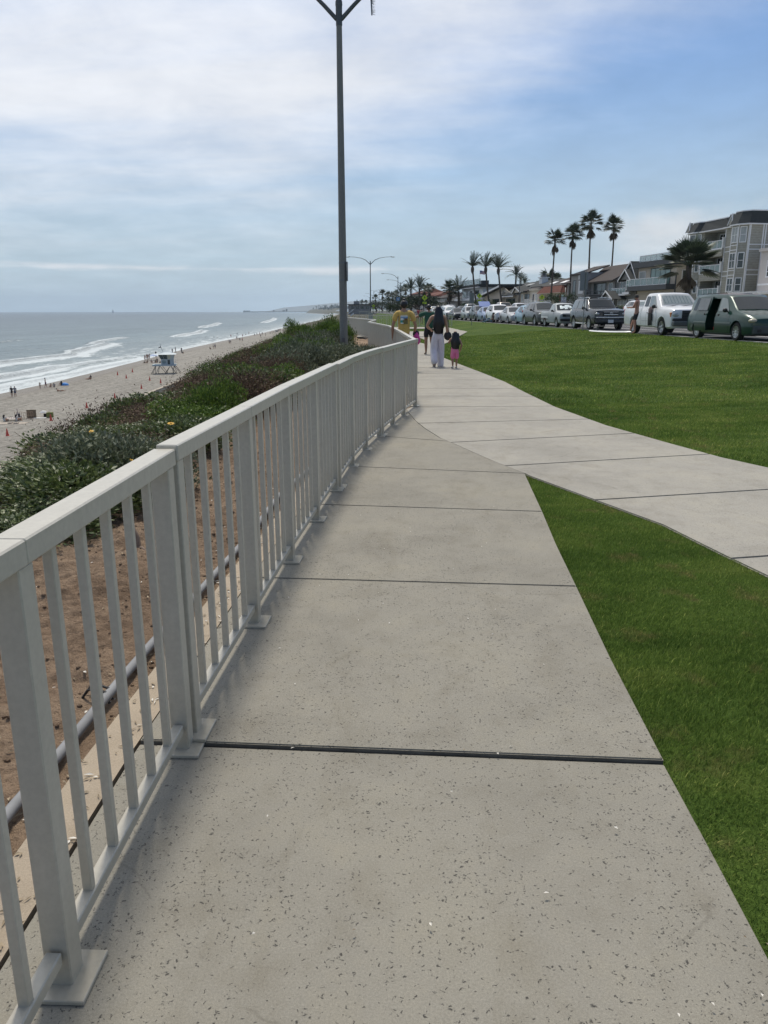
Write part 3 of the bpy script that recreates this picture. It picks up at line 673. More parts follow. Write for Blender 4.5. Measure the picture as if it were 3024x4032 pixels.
o = part('leaf_litter', mb, [M_LEAFLIT, M_SHELL, M_DIRT]); o['kind'] = 'stuff'; o['label'] = 'dry leaves and pale bits scattered on the bed and the path'; o['category'] = 'litter'
# ================================================================ vegetation
def leafmat(name, cols, rough=.55, spec=.35, trans=0.0):
    m, t, b, pos = newmat(name, rough); b.inputs['Specular IOR Level'].default_value = spec
    a = t.nodes.new('ShaderNodeAttribute'); a.attribute_name = 'rnd'
    c = ramp(t, a.outputs['Fac'], [(i / (len(cols) - 1), q) for i, q in enumerate(cols)])
    n = noise(t, pos, 1.2, 3, .6); c = mixc(t, .7, c, ramp(t, n, [(.35, (.75, .75, .75)), (.65, (1.25, 1.25, 1.2))]), 'MULTIPLY')
    t.links.new(c, b.inputs['Base Color'])
    if trans:
        tr = t.nodes.new('ShaderNodeBsdfTranslucent'); t.links.new(c, tr.inputs[0]); mx = t.nodes.new('ShaderNodeMixShader'); mx.inputs[0].default_value = trans
        t.links.new(b.outputs[0], mx.inputs[1]); t.links.new(tr.outputs[0], mx.inputs[2]); t.links.new(mx.outputs[0], t.nodes['Material Output'].inputs[0])
    return m
ML_BROAD = leafmat('broad_grey_green_leaf', [(.035, .052, .018), (.075, .108, .036), (.115, .155, .05), (.17, .20, .085)], .45, .5, .25)
ML_FINE = leafmat('bright_green_leaf', [(.030, .060, .012), (.066, .122, .020), (.115, .185, .032), (.19, .26, .06)], .5, .4, .3)
ML_BROWN = leafmat('brown_dry_leaf', [(.062, .038, .032), (.108, .070, .054), (.165, .112, .082), (.12, .12, .05)], .8, .15, .1)
ML_GREY = leafmat('sage_grey_leaf', [(.06, .075, .045), (.10, .12, .07), (.16, .185, .115), (.24, .26, .19)], .6, .3, .2)
ML_HEDGE = leafmat('hedge_leaf', [(.016, .032, .012), (.030, .056, .018), (.05, .085, .028)], .6, .3, .15)
ML_TREE = leafmat('dark_tree_leaf', [(.014, .026, .013), (.026, .044, .022), (.045, .066, .032)], .6, .3, .15)
ML_PALM = leafmat('palm_frond', [(.024, .036, .022), (.042, .062, .036), (.072, .098, .060), (.13, .155, .115)], .5, .4, .1)
ML_DEAD = leafmat('dead_frond', [(.06, .045, .03), (.12, .09, .06), (.18, .14, .095)], .85, .1, .1)
M_TWIG = mat('twig_bark', (.085, .06, .042), .9, var=.3, vs=8)
M_TRUNK = mat('palm_trunk_bark', (.10, .082, .066), .95, var=.35, vs=2, bump=.8, bs=7, coords=(2, 2, 14))
M_BARK = mat('tree_bark', (.11, .085, .065), .95, var=.3, vs=5, bump=.7, bs=12)
M_YEL = mat('yellow_petal', (.75, .42, .02), .6, var=.1); M_FDISC = mat('flower_disc', (.07, .035, .015), .8)
RS = np.random.RandomState(11)
def leaves(name, centers, nrm, L, Wd, m, jit=.5, droop=0.0, dirs=None, rnd=None):
    """one folded diamond (2 triangles) per leaf"""
    n = len(centers); L = np.broadcast_to(L, n) * RS.uniform(.65, 1.25, n); Wd = np.broadcast_to(Wd, n) * RS.uniform(.75, 1.2, n)
    d = nrm + RS.normal(0, jit, (n, 3)) if dirs is None else dirs + RS.normal(0, jit, (n, 3)); d[:, 2] -= droop
    d /= np.linalg.norm(d, axis=1)[:, None] + 1e-9
    q = RS.normal(0, 1, (n, 3)); s = np.cross(d, q); s /= np.linalg.norm(s, axis=1)[:, None] + 1e-9; u = np.cross(s, d)
    c = centers; a = c - d * (L / 2)[:, None]; e = c + d * (L / 2)[:, None]
    l = c + s * (Wd / 2)[:, None] + u * (Wd * .18)[:, None]; r = c - s * (Wd / 2)[:, None] + u * (Wd * .18)[:, None]
    v = np.stack([a, l, e, r], 1).reshape(-1, 3); i = np.arange(n) * 4; f = np.concatenate([np.stack([i, i + 1, i + 2], -1), np.stack([i, i + 2, i + 3], -1)])
    rn = RS.rand(n) if rnd is None else rnd
    return npmesh(name, v, f, [m], False, {'rnd': np.repeat(rn, 4)})
def blob_points(blobs, n, shell=.55, flat=True):
    out = []; nn = []
    w = np.array([b[3] * b[4] for b in blobs], float); w /= w.sum()
    for b, k in zip(blobs, RS.multinomial(n, w)):
        d = RS.normal(0, 1, (k, 3)); d /= np.linalg.norm(d, axis=1)[:, None]; d[:, 2] = np.where(d[:, 2] < -.45, -d[:, 2], d[:, 2])
        r = shell + (1 - shell) * RS.rand(k) ** .5
        ph = 7.3 * b[0] + 3.1 * b[1]; lump = 1 + .20 * np.sin(5 * d[:, 0] + ph) * np.cos(4 * d[:, 1] - ph) + .12 * np.sin(11 * d[:, 2] + 9 * d[:, 0] + ph)
        p = d * (r * lump)[:, None] * np.array([b[3], b[3], b[4]]) + np.array(b[:3]); out.append(p); nn.append(d)
    return np.concatenate(out), np.concatenate(nn)
def twigs(name, base, tips, rad, m):
    mb = MB()
    for t in tips:
        b = Vector(base) + Vector((RS.uniform(-.06, .06), RS.uniform(-.06, .06), 0)); t = Vector(t); md = (b + t) / 2 + Vector((RS.uniform(-.08, .08), RS.uniform(-.08, .08), .06))
        mb.tube([b, md, t], [rad, rad * .7, rad * .25], 4, cap=False)
    return mb.mesh(name, [m])
def bush_proto(kind, seed):
    """unit bush: about 1 m across, 0.6 m tall, origin at its base"""
    global RS; RS = np.random.RandomState(seed); r = random.Random(seed)
    bl = [(r.uniform(-.26, .26), r.uniform(-.26, .26), r.uniform(.14, .34), r.uniform(.20, .32), r.uniform(.16, .27)) for _ in range(9)] + [(0, 0, .2, .42, .30)]
    if kind == 'broad': p, nn = blob_points(bl, 8000, .5); me = leaves('foliage', p, nn + np.array([0, 0, .35]), .047, .021, ML_BROAD, .55)
    elif kind == 'fine': p, nn = blob_points(bl, 9500, .55); me = leaves('foliage', p, nn * .4 + np.array([0, 0, .8]), .042, .013, ML_FINE, .45)
    elif kind == 'brown':
        p, nn = blob_points(bl, 5200, .25); k = RS.randint(0, len(p), 1600); q = p[k] + np.stack([RS.uniform(-.05, .05, 1600), RS.uniform(-.05, .05, 1600), RS.rand(1600) ** 2 * .20], -1)
        p = np.concatenate([p, q]); nn = np.concatenate([nn, np.tile([0, 0, 1.], (1600, 1))]); me = leaves('foliage', p, nn * .5 + np.array([0, 0, .5]), .030, .012, ML_BROWN, .7)
    elif kind == 'grey': p, nn = blob_points(bl, 6500, .45); me = leaves('foliage', p, nn * .5 + np.array([0, 0, .7]), .046, .015, ML_GREY, .5)
    tips = [tuple(p[i] * (1.12 if kind in ('brown', 'broad') else .95)) for i in RS.randint(0, len(p), 46 if kind != 'brown' else 90)]
    tw = twigs('stems', (0, 0, -.05), tips, .006 if kind != 'brown' else .005, M_TWIG)
    return me, tw, p
PROTO = {k: [bush_proto(k, 20 + i * 7 + j) for j in range(3)] for i, k in enumerate(('broad', 'fine', 'brown', 'grey'))}
def surf_z(x, y):
    if x < EX(y): return float(bl_z(np.array([x]), np.array([y]))[0])
    return float(bed_z(np.array([x]), np.array([y]))[0])
NAMEB = {'broad': ('leafy_shrub', 'shrub'), 'fine': ('green_shrub', 'shrub'), 'brown': ('dry_shrub', 'shrub'), 'grey': ('sage_shrub', 'shrub')}
brn = random.Random(3); PZ = {}
def bush(kind, x, y, w, h, label, group=None, z=None, flowers=0):
    me, tw, p = brn.choice(PROTO[kind]); t = thing(NAMEB[kind][0], label, 'shrub', (x, y, surf_z(x, y) - .02 if z is None else z), brn.uniform(0, 6.28), group)
    zq = PZ.setdefault(me.name, float(np.percentile(p[:, 2], 98))); t.scale = (w, w * brn.uniform(.85, 1.15), h / zq); link('foliage', me, t); link('stem', tw, t)
    for i in range(flowers):
        q = p[int(brn.random() * len(p))]; k = 0
        while q[2] < .40 and k < 30: q = p[int(brn.random() * len(p))]; k += 1
        mb = MB(); n = 11
        for a in range(n):
            w_ = a * 2 * math.pi / n; ca, sa = math.cos(w_), math.sin(w_)
            mb.add([(.006 * ca, .006 * sa, 0), (.022 * ca - .006 * sa, .022 * sa + .006 * ca, .002), (.034 * ca, .034 * sa, -.002), (.022 * ca + .006 * sa, .022 * sa - .006 * ca, .002)], [(0, 1, 2, 3)])
        f = part('flower', mb, M_YEL, t, None, (q[0] * 1.08, q[1] * 1.08, q[2] * 1.12 + .02)); f.rotation_euler = (brn.uniform(-.9, .9), brn.uniform(-.9, .9), 0)
        mb = MB(); mb.ball((0, 0, .002), (.009, .009, .006), 7, 4); part('flower_disc', mb, M_FDISC, f)
    return t
# silhouette of the brush against the beach: (photo x, y) -> height of the bush tops at the chosen distance
OUT = [(-1200, 2830), (-300, 2136), (0, 1905), (182, 1765), (300, 1690), (365, 1640), (450, 1600), (547, 1558), (640, 1562), (784, 1492), (911, 1402), (1075, 1354), (1166, 1306), (1258, 1282), (1340, 1284)]
def top_at(x, y):
    px = 1512
    for _ in range(8):
        py = interp(px, OUT); a = ray(px, py); px = .5 * px + .5 * (1512 + x / y * a[1])
    return zat(interp(px, OUT), y)
# rows of brush on the rim and just over it
rows = []
y = 3.0
while y < 62:
    stp = .50 + y * .018
    for j, off in enumerate((.05, .6, 1.15, 1.75, 2.4, 3.2)):
        rows.append((y + brn.uniform(-.2, .2) * stp, off, j)); 
    y += stp
FRONT = [(0, -2.55), (3, -2.6), (5.2, -2.45), (6.1, -2.25), (8.7, -2.3), (11, -2.1), (13, -2.05), (18, -1.9), (22, -1.9), (28, -2.2), (34, -3.0), (60, -4.2)]
cnt = 0
for (y, off, j) in rows:
    x = interp(y, FRONT) - .12 - off * (1 + .012 * y) + brn.uniform(-.15, .15)
    px = 1512 + x / y * 3050
    if px < -900: continue
    tz = top_at(x, y) if j < 4 else top_at(x, y) - .15
    if j <= 1: tz -= (.12 if j else .24) * brn.uniform(.6, 1.3)
    bz = surf_z(x, y)
    if tz - bz < .16: continue
    h = max(.22, min(1.1, tz - bz - .02 + brn.uniform(-.12, .0)))
    w = (1.2 + .022 * y) * brn.uniform(.85, 1.15)
    if y < 9.5: kind = brn.choice(['broad'] * 7 + ['brown'] * 2 + ['grey']) if j < 3 else brn.choice(['brown', 'brown', 'broad'])
    elif y < 18: kind = brn.choice(['fine', 'broad', 'brown', 'brown']) if j < 1 else brn.choice(['brown'] * 9 + ['fine', 'broad'])
    else: kind = brn.choice(['grey', 'grey', 'fine', 'brown']) if j < 1 else brn.choice(['brown', 'brown', 'brown', 'fine'])
    if y > 20 and j >= 4: continue
    lab = {'broad': 'leafy grey green shrub in the brush between the dirt bed and the beach', 'fine': 'bright fine leaved green shrub in the brush along the bluff edge', 'brown': 'dry reddish brown twiggy shrub on the bluff edge', 'grey': 'pale sage green shrub near the street lamp'}[kind]
    bush(kind, x, y, w, h, lab, {'broad': 'leafy shrubs', 'fine': 'green shrubs', 'brown': 'dry brown shrubs', 'grey': 'sage shrubs'}[kind] + ' of the bluff brush', flowers=(1 if kind == 'broad' and y < 9 and brn.random() < .6 else 0)); cnt += 1
# the big bright green shrubs around the lamp and the green patches in mid bluff
for (px, y, w, h, lab) in ((1338, 27.0, 1.25, 1.10, 'big round bright green shrub right behind the concrete lamp pole'), (1275, 29, 1.5, 1.16, 'broad bright green shrub left of the concrete lamp pole'), (1215, 28, 1.3, .98, 'bright green shrub two bushes left of the lamp pole'),
                           (1180, 33, 1.6, 1.12, 'green shrub at the far left shoulder of the bright clump'), (1325, 34, 1.7, 1.28, 'bright green shrub at the back of the clump by the lamp pole'), (1060, 19.5, 1.0, .70, 'mid green shrub on the skyline of the dry brush'),
                           (930, 12.6, .95, .66, 'bright green shrub in the dip of the dry brush above the railing'), (830, 10.4, .95, .62, 'bright green shrub above the second railing section'), (1010, 13.4, .9, .62, 'bright green shrub nearest the top rail of the second section')):
    x = atY(px, y, 1400); bush('fine', x, y, w, h, lab, z=surf_z(x, y) - .1)
for (px, y, w, h) in ((1270, 19.5, 1.9, .72), (1360, 21, 1.7, .66), (1200, 17.5, 1.7, .74), (1420, 23, 1.4, .55), (1130, 16.2, 1.5, .70)):
    x = atY(px, y, 1450); bush('grey', x, y, w, h, 'pale sage shrub in the low row in front of the lamp pole', 'sage shrubs of the bluff brush', z=-.06)

# ---- grass blades (one object)
def in_poly(P, x, y):
    P = np.array(P); ins = np.zeros(len(x), bool); n = len(P)
    for i in range(n):
        x0, y0 = P[i]; x1, y1 = P[(i + 1) % n]; c = ((y0 > y) != (y1 > y)) & (x < (x1 - x0) * (y - y0) / (y1 - y0 + 1e-12) + x0); ins ^= c
    return ins
def blades(n, x0, x1, y0, y1, h, w, seed, margin=True):
    rs = np.random.RandomState(seed); x = rs.uniform(x0, x1, n); y = rs.uniform(y0, y1, n)
    keep = ~(in_poly(P1, x - .004, y) | in_poly(P2, x, y) | in_poly(PB, x, y)) & (x > FX(y) + .3) & (x < KX(y) - .2)
    x, y = x[keep], y[keep]
    thin = fbm(x * 2.2, y * 2.2, 3); k2 = rs.rand(len(x)) < (1.0 - 1.6 * np.clip(thin - .12, 0, .5)); x, y = x[k2], y[k2]; n = len(x)
    z = lawn_sheet_z(x, y) - .004; hh = h * rs.uniform(.55, 1.3, n) * (.75 + .9 * (fbm(x * 1.1, y * 1.1, 3) + .4)); a = rs.uniform(0, 6.283, n); ca, sa = np.cos(a), np.sin(a)
    wd = w * rs.uniform(.7, 1.3, n); lean = rs.uniform(.1, .9, n) * hh; b = rs.uniform(0, 6.283, n); lx, ly = np.cos(b) * lean + .25 * hh, np.sin(b) * lean
    p0 = np.stack([x - ca * wd / 2, y - sa * wd / 2, z], -1); p1 = np.stack([x + ca * wd / 2, y + sa * wd / 2, z], -1)
    m0 = np.stack([x - ca * wd * .4 + lx * .35, y - sa * wd * .4 + ly * .35, z + hh * .6], -1); m1 = np.stack([x + ca * wd * .4 + lx * .35, y + sa * wd * .4 + ly * .35, z + hh * .6], -1)
    t = np.stack([x + lx, y + ly, z + hh], -1)
    v = np.stack([p0, p1, m1, m0, t], 1).reshape(-1, 3); i = np.arange(n) * 5
    f = np.concatenate([np.stack([i, i + 1, i + 2], -1), np.stack([i, i + 2, i + 3], -1), np.stack([i + 3, i + 2, i + 4], -1)]); return v, f, np.repeat(rs.rand(n), 5)
parts_ = [blades(230000, .92, 2.7, .9, 7.1, .022, .0027, 1), blades(60000, 2.7, 3.0, 0, 7, .03, .004, 2), blades(150000, 2.4, 8.5, 6.0, 13, .028, .0055, 3), blades(110000, 1.8, 12, 13, 26, .034, .010, 4), blades(60000, 1.5, 14, 26, 48, .036, .020, 5), blades(9000, -1.2, 4.5, 36, 68, .03, .03, 6)]
vv, ff, aa = [], [], []; o_ = 0
for v, f, a in parts_: vv.append(v); ff.append(f + o_); aa.append(a); o_ += len(v)
me = npmesh('grass', np.concatenate(vv), np.concatenate(ff), [M_BLADE], False, {'rnd': np.concatenate(aa)})
g_ = link('grass', me); g_['kind'] = 'stuff'; g_['label'] = 'mown green grass covering the lawn and the triangle between the two paths'; g_['category'] = 'grass'

# ---- palms
def strip(V, Fc, A, pts, wds, side, rn):
    """flat tapering strip through pts; side = width direction"""
    o = len(V)
    for p, w in zip(pts, wds): V.append(tuple(p + side * w)); V.append(tuple(p - side * w)); A += [rn, rn]
    for i in range(len(pts) - 1): Fc.append((o + 2 * i, o + 2 * i + 1, o + 2 * i + 3, o + 2 * i + 2))
def fan_leaf(V, Fc, A, base, d, up, size, rn, r, nb=15, spread=2.2, droop=.25):
    side = d.cross(up).normalized(); hub = base + d * size * .55 + up * size * .02
    strip(V, Fc, A, [base, hub], [.035 * size, .02 * size], side, rn)
    for k in range(nb):
        a = (k / (nb - 1) - .5) * spread; q = (d * math.cos(a) + side * math.sin(a)).normalized(); L = size * (.62 - .12 * abs(a) / (spread / 2)) * r.uniform(.9, 1.08)
        q2 = (q - Vector((0, 0, droop * r.uniform(.6, 1.4)))).normalized(); s2 = q.cross(up).normalized()
        p0, p1, p2 = hub, hub + q * L * .55, hub + q * L * .55 + q2 * L * .5
        strip(V, Fc, A, [p0, p1, p2], [.012 * size, .034 * size, .004 * size], (s2 * .8 + up * .3 * (1 if k % 2 else -1)).normalized(), min(1, max(0, rn + r.uniform(-.15, .15))))
def mk(name, V, Fc, A, m):
    f = np.array(Fc); return npmesh(name, np.array([tuple(p) for p in V]), f, [m], False, {'rnd': A})
def fan_palm_meshes(seed, R_=1.7, n=52, dead=26, th=17.0, tr=.15, wob=.3):
    r = random.Random(seed); V, Fc, A = [], [], []
    for i in range(n):
        az = r.uniform(0, 6.283); el = R(r.uniform(-35, 82)) if i % 3 else R(r.uniform(-10, 50)); d = Vector((math.cos(az) * math.cos(el), math.sin(az) * math.cos(el), math.sin(el)))
        up = Vector((-math.cos(az) * math.sin(el), -math.sin(az) * math.sin(el), math.cos(el))); fan_leaf(V, Fc, A, Vector((0, 0, r.uniform(-.3, .15))), d, up, R_ * r.uniform(.85, 1.15), r.random(), r, 13, 2.3, .45)
    cr = mk('crown', V, Fc, A, ML_PALM); V, Fc, A = [], [], []
    for i in range(dead):
        az = r.uniform(0, 6.283); el = R(r.uniform(-86, -62)); d = Vector((math.cos(az) * math.cos(el), math.sin(az) * math.cos(el), math.sin(el))); up = Vector((-math.cos(az) * math.sin(el), -math.sin(az) * math.sin(el), math.cos(el)))
        fan_leaf(V, Fc, A, Vector((0, 0, r.uniform(-.9, -.1))), d, up, R_ * r.uniform(.7, .95), r.random(), r, 9, 1.0, .3)
    dd = mk('dead_fronds', V, Fc, A, ML_DEAD)
    mb = MB(); P = []; k = 14
    for i in range(k + 1):
        t = i / k; P.append((wob * math.sin(t * 2.2) * t, wob * .5 * math.sin(t * 3) * t, -th + th * t))
    dx, dy = P[-1][0], P[-1][1]; P = [(x - dx, y - dy, z) for x, y, z in P]
    mb.tube(P, [tr * (1.45 if i == 0 else 1.0 if i < 9 else (.82 if i < 13 else .95)) * (1 + .05 * math.sin(i * 2.1)) for i in range(k + 1)], 10)
    return cr, dd, mb.mesh('trunk', [M_TRUNK], 60)
def feather_meshes(seed, L=2.9, n=34, th=13.0, tr=.22, lean=-.12, wind=.35, emin=0, bulge=True, drp=.9):
    r = random.Random(seed); V, Fc, A = [], [], []
    for i in range(n):
        az = r.uniform(0, 6.283); el = R(emin + (88 - emin) * r.random() ** .9); l = L * r.uniform(.85, 1.1); rn = r.random()
        p = Vector((.12 * math.cos(az), .12 * math.sin(az), .1)); d = Vector((math.cos(az) * math.cos(el) + wind * .5, math.sin(az) * math.cos(el), math.sin(el))).normalized(); pts = [p.copy()]; dirs = [d.copy()]; k = 11
        for j in range(k):
            p = p + d * l / k; d = (d + Vector((wind * .045, 0, -drp * (.035 + .015 * j)))).normalized(); pts.append(p.copy()); dirs.append(d.copy())
        sd = d.cross(Vector((0, 0, 1)));  sd = sd.normalized() if sd.length > .01 else Vector((1, 0, 0))
        strip(V, Fc, A, pts, [.035 * (1 - .8 * j / k) for j in range(k + 1)], sd, rn * .5)
        for j in range(2, (k) * 3):
            q = j / 3; i0 = min(int(q), k - 1); P_ = pts[i0].lerp(pts[i0 + 1], q - i0); D = dirs[i0]; s0 = D.cross(Vector((0, 0, 1))); s0 = s0.normalized() if s0.length > .01 else Vector((1, 0, 0)); u0 = s0.cross(D)
            ll = .46 * L / 2.9 * math.sin(math.pi * min(1, .12 + .88 * q / k)) ** .6
            for s in (-1, 1):
                q1 = (D * .95 + s0 * s * .75 + u0 * .30 + Vector((wind * .3, 0, -.12))).normalized(); strip(V, Fc, A, [P_, P_ + q1 * ll * .55, P_ + (q1 + Vector((0, 0, -.25))).normalized() * ll], [.014, .022, .003], (D + u0 * .5).normalized(), rn)
    cr = mk('crown', V, Fc, A, ML_PALM); mb = MB(); k = 10; P = [(lean * th * (i / k - 1) * (1 - .35 * i / k), 0, -th + th * i / k) for i in range(k + 1)]
    mb.tube(P, [tr * (1.3 if i == 0 else 1) * (1 - .18 * i / k) for i in range(k + 1)], 9)
    if bulge: mb.lathe([(tr * .7, -1.7), (tr * 1.45, -1.25), (tr * 1.75, -.7), (tr * 1.6, -.2), (tr * .9, .2)], 10)
    return cr, mb.mesh('trunk', [M_TRUNK], 60)
def put_palm(name, meshes, px, pytop, y, ztop_off, label, group, rz=0.0, sc=1.0, base=None):
    """crown centre seen at (px,pytop) when the palm stands y metres ahead"""
    x = atY(px, y, pytop); z = zat(pytop, y); t = thing(name, label, 'palm tree', (x, y, z), rz, group); t.scale = (sc, sc, sc)
    nm = ['crown', 'dead_fronds', 'trunk'] if len(meshes) == 3 else ['crown', 'trunk']
    for n_, me in zip(nm, meshes):
        o = link(n_, me, t)
        if n_ == 'trunk':
            want = z + ztop_off; th = -min(v.co.z for v in me.vertices); o.scale = (1, 1, want / (th * sc) if want > 0 else 1)
    return t
FP = [fan_palm_meshes(s, 1.7, 46, 22, 16, .145) for s in (1, 2, 3)]
g = 'tall skinny fan palms behind the houses'
put_palm('fan_palm', FP[0], 2186, 948, 150, -.9, 'leftmost of the four tall fan palms, its trunk bare down to the hedge', g, .3, 1.12)
put_palm('fan_palm', FP[1], 2257, 925, 150, -.9, 'second of the four tall fan palms from the left', g, 1.7, 1.12)
put_palm('fan_palm', FP[2], 2328, 880, 172, -.9, 'tallest fan palm, above the dark roofed house', g, 2.9, 1.45)
put_palm('fan_palm', FP[1], 2419, 893, 172, -.9, 'rightmost of the four tall fan palms', g, 4.4, 1.3)
FE = [feather_meshes(s, 3.0, 34, 12, .19, -.10, .40, 14, True, .62) for s in (5, 6, 7)]
g = 'three windblown date palms by the white house'
for k, (px, py) in enumerate(((1861, 1052), (1913, 1054), (1963, 1058))):
    put_palm('date_palm', FE[k], px, py, 190, -.9, ('leftmost', 'middle', 'rightmost')[k] + ' of the three windblown date palms by the white house', g, 0, 1.22)
# big blue-grey fan palm across the street
r_ = random.Random(8); V, Fc, A = [], [], []
for i in range(34):
    az = r_.uniform(0, 6.283); el = R(r_.uniform(-22, 82) if i % 4 else r_.uniform(20, 60)); d = Vector((math.cos(az) * math.cos(el), math.sin(az) * math.cos(el), math.sin(el))); up = Vector((-math.cos(az) * math.sin(el), -math.sin(az) * math.sin(el), math.cos(el)))
    fan_leaf(V, Fc, A, Vector((0, 0, r_.uniform(-.2, .2))), d, up, 2.55 * r_.uniform(.85, 1.12), .35 + .6 * r_.random(), r_, 24, 2.5, .12)
y = 74.0; x = atY(2712, y, 1060); zc = zat(1052, y); t = thing('bismarck_fan_palm', 'broad squat fan palm with stiff leaves in front of the grey shingled block', 'palm tree', (x, y, zc)); link('crown', mk('crown', V, Fc, A, ML_PALM), t)
V, Fc, A = [], [], []
for i in range(16):
    az = r_.uniform(0, 6.283); el = R(r_.uniform(-85, -55)); d = Vector((math.cos(az) * math.cos(el), math.sin(az) * math.cos(el), math.sin(el))); up = Vector((-math.cos(az) * math.sin(el), -math.sin(az) * math.sin(el), math.cos(el)))
    fan_leaf(V, Fc, A, Vector((0, 0, r_.uniform(-.5, 0))), d, up, 1.6 * r_.uniform(.8, 1.1), r_.random(), r_, 12, 1.2, .3)
link('dead_fronds', mk('dead_fronds', V, Fc, A, ML_DEAD), t); mb = MB(); mb.tube([(.3, 0, -zc + .7), (.12, 0, -zc * .5), (0, 0, .1)], [.34, .27, .25], 12); part('trunk', mb, M_TRUNK, t, 60)

# ---- broadleaf trees, hedges
def tree(name, label, x, y, z0, w, h, m, group=None, seed=1, trunk=.35, n=2600, ls=.30, cat='tree', nb=9):
    global RS; RS = np.random.RandomState(seed); r = random.Random(seed); th = h * trunk
    bl = [(r.uniform(-.30, .30) * w, r.uniform(-.30, .30) * w, th + (h - th) * r.uniform(.25, .75), w * r.uniform(.17, .30), (h - th) * r.uniform(.20, .32)) for _ in range(nb)]
    p, nn = blob_points(bl, n, .35); me = leaves('crown', p, nn, ls, ls * .5, m, .7)
    t = thing(name, label, cat, (x, y, z0), 0, group); link('crown', me, t); mb = MB()
    mb.tube([(0, 0, -.3), (.05 * w, 0, th * .6), (0, 0, th * 1.1)], [w * .05, w * .035, w * .025], 8)
    for b in bl[:6]: mb.tube([(0, 0, th * .9), (b[0] * .5, b[1] * .5, (th + b[2]) / 2), b[:3]], [w * .022, w * .014, w * .006], 5)
    part('trunk', mb, M_BARK, t, 60); return t
def hedge(label, px0, px1, pyt, y, z0, d, seed, m=None, n=5000, ls=.14):
    global RS; RS = np.random.RandomState(seed); x0, x1 = atY(px0, y, 1240), atY(px1, y, 1240); h = zat(pyt, y) - z0; w = x1 - x0; N = max(2, int(w / 1.2)); r = random.Random(seed)
    bl = [(x + r.uniform(-.2, .2), r.uniform(-d / 2, d / 2), h * r.uniform(.42, .55), 1.0 + .3 * r.random(), h * r.uniform(.42, .5)) for x in np.linspace(-w / 2 + .6, w / 2 - .6, N) for _ in (0, 1)]
    p, nn = blob_points(bl, n, .6); t = thing('hedge', label, 'hedge', ((x0 + x1) / 2, y, z0)); link('foliage', leaves('foliage', p, nn, ls, ls * .6, m or ML_HEDGE, .7), t)
    mb = MB()
    for b in bl[::2]: mb.tube([(b[0], b[1], 0), (b[0] + .1, b[1], h * .5)], [.05, .03], 5)
    part('stem', mb, M_BARK, t); return t
hedge('rounded dark hedge below the red roof, behind the yield sign', 2150, 2268, 1152, 118, .9, 2.5, 41)
hedge('long clipped dark hedge in front of the slanted tan house', 1862, 1938, 1176, 165, .9, 3, 42)
hedge('round green bush beside the white house', 1822, 1866, 1190, 172, .9, 3, 43)
hedge('low clipped bush in front of the tan house windows', 1992, 2028, 1186, 150, .9, 2, 44)
hedge('dark bushes below the dark roofed house', 2372, 2432, 1202, 100, .9, 2, 45)
hedge('small dry bush by the porch of the gabled cottage', 2440, 2470, 1205, 92, .9, 1.5, 46, ML_GREY, 2500, .12)
g = 'trees and palms in the hazy far cluster'
tree('cypress_tree', 'dark spreading tree above the man in green', atY(1640, 235), 235, .9, 17, zat(1160, 235) - .9, ML_TREE, seed=51, trunk=.25, n=5200, ls=.5)
tree('round_tree', 'wind bent dark bush behind the head of the man in yellow', atY(1566, 120), 120, .6, 4.0, zat(1190, 120) - .6, ML_TREE, seed=52, trunk=.15, n=2400, ls=.2)
for k, (px, py, y, w) in enumerate(((1480, 1180, 420, 12), (1530, 1172, 400, 16), (1556, 1165, 360, 12), (1586, 1160, 330, 14), (1612, 1150, 350, 14), (1503, 1186, 470, 14), (1450, 1193, 520, 14), (1690, 1182, 300, 10), (1735, 1170, 290, 8), (1780, 1172, 262, 6), (2270, 1090, 210, 9), (2125, 1108, 215, 8))):
    tree('broadleaf_tree', 'hazy grey green tree in the far cluster beyond the lookout' if k < 9 else 'dark tree top showing between the house roofs', atY(px, y), y, .9, w, zat(py, y) - .9, ML_TREE, g if k < 9 else 'tree tops between the houses', 60 + k, .2, 1500, .45)
g = 'distant palms beyond the lookout'
FF = feather_meshes(31, 2.9, 36, 10, .25, .02, .1, -25, False, 1.1)
for k, (px, py, y, kind, sc) in enumerate(((1507, 1157, 420, 0, 1.3), (1528, 1162, 430, 0, 1.2), (1597, 1138, 300, 0, 1.0), (1618, 1138, 290, 1, 1.5), (1652, 1134, 290, 1, 1.7), (1671, 1138, 310, 0, 1.2), (1690, 1142, 300, 0, 1.4), (1578, 1152, 340, 1, 1.3),
        (1424, 1189, 600, 0, 1.1), (1441, 1190, 620, 0, 1.0), (1405, 1196, 620, 1, 1.1), (1771, 1140, 230, 0, 1.5), (1478, 1172, 500, 0, 1.2), (1546, 1165, 380, 0, 1.1), (1560, 1158, 360, 0, 1.1), (2160, 1100, 225, 0, 1.6), (2192, 1106, 235, 0, 1.2), (1806, 1147, 232, 1, 1.6), (2032, 1086, 230, 1, 1.15), (2052, 1104, 240, 1, .9), (2066, 1116, 236, 1, .8))):
    put_palm('distant_palm', FP[k % 3] if kind == 0 else (FF[0], FF[1]), px, py, y, -.9, 'small hazy palm in the far cluster beyond the lookout' if y > 280 else 'palm top showing above the house roofs', g if y > 280 else 'palm tops above the roofs', k * 1.3, sc)
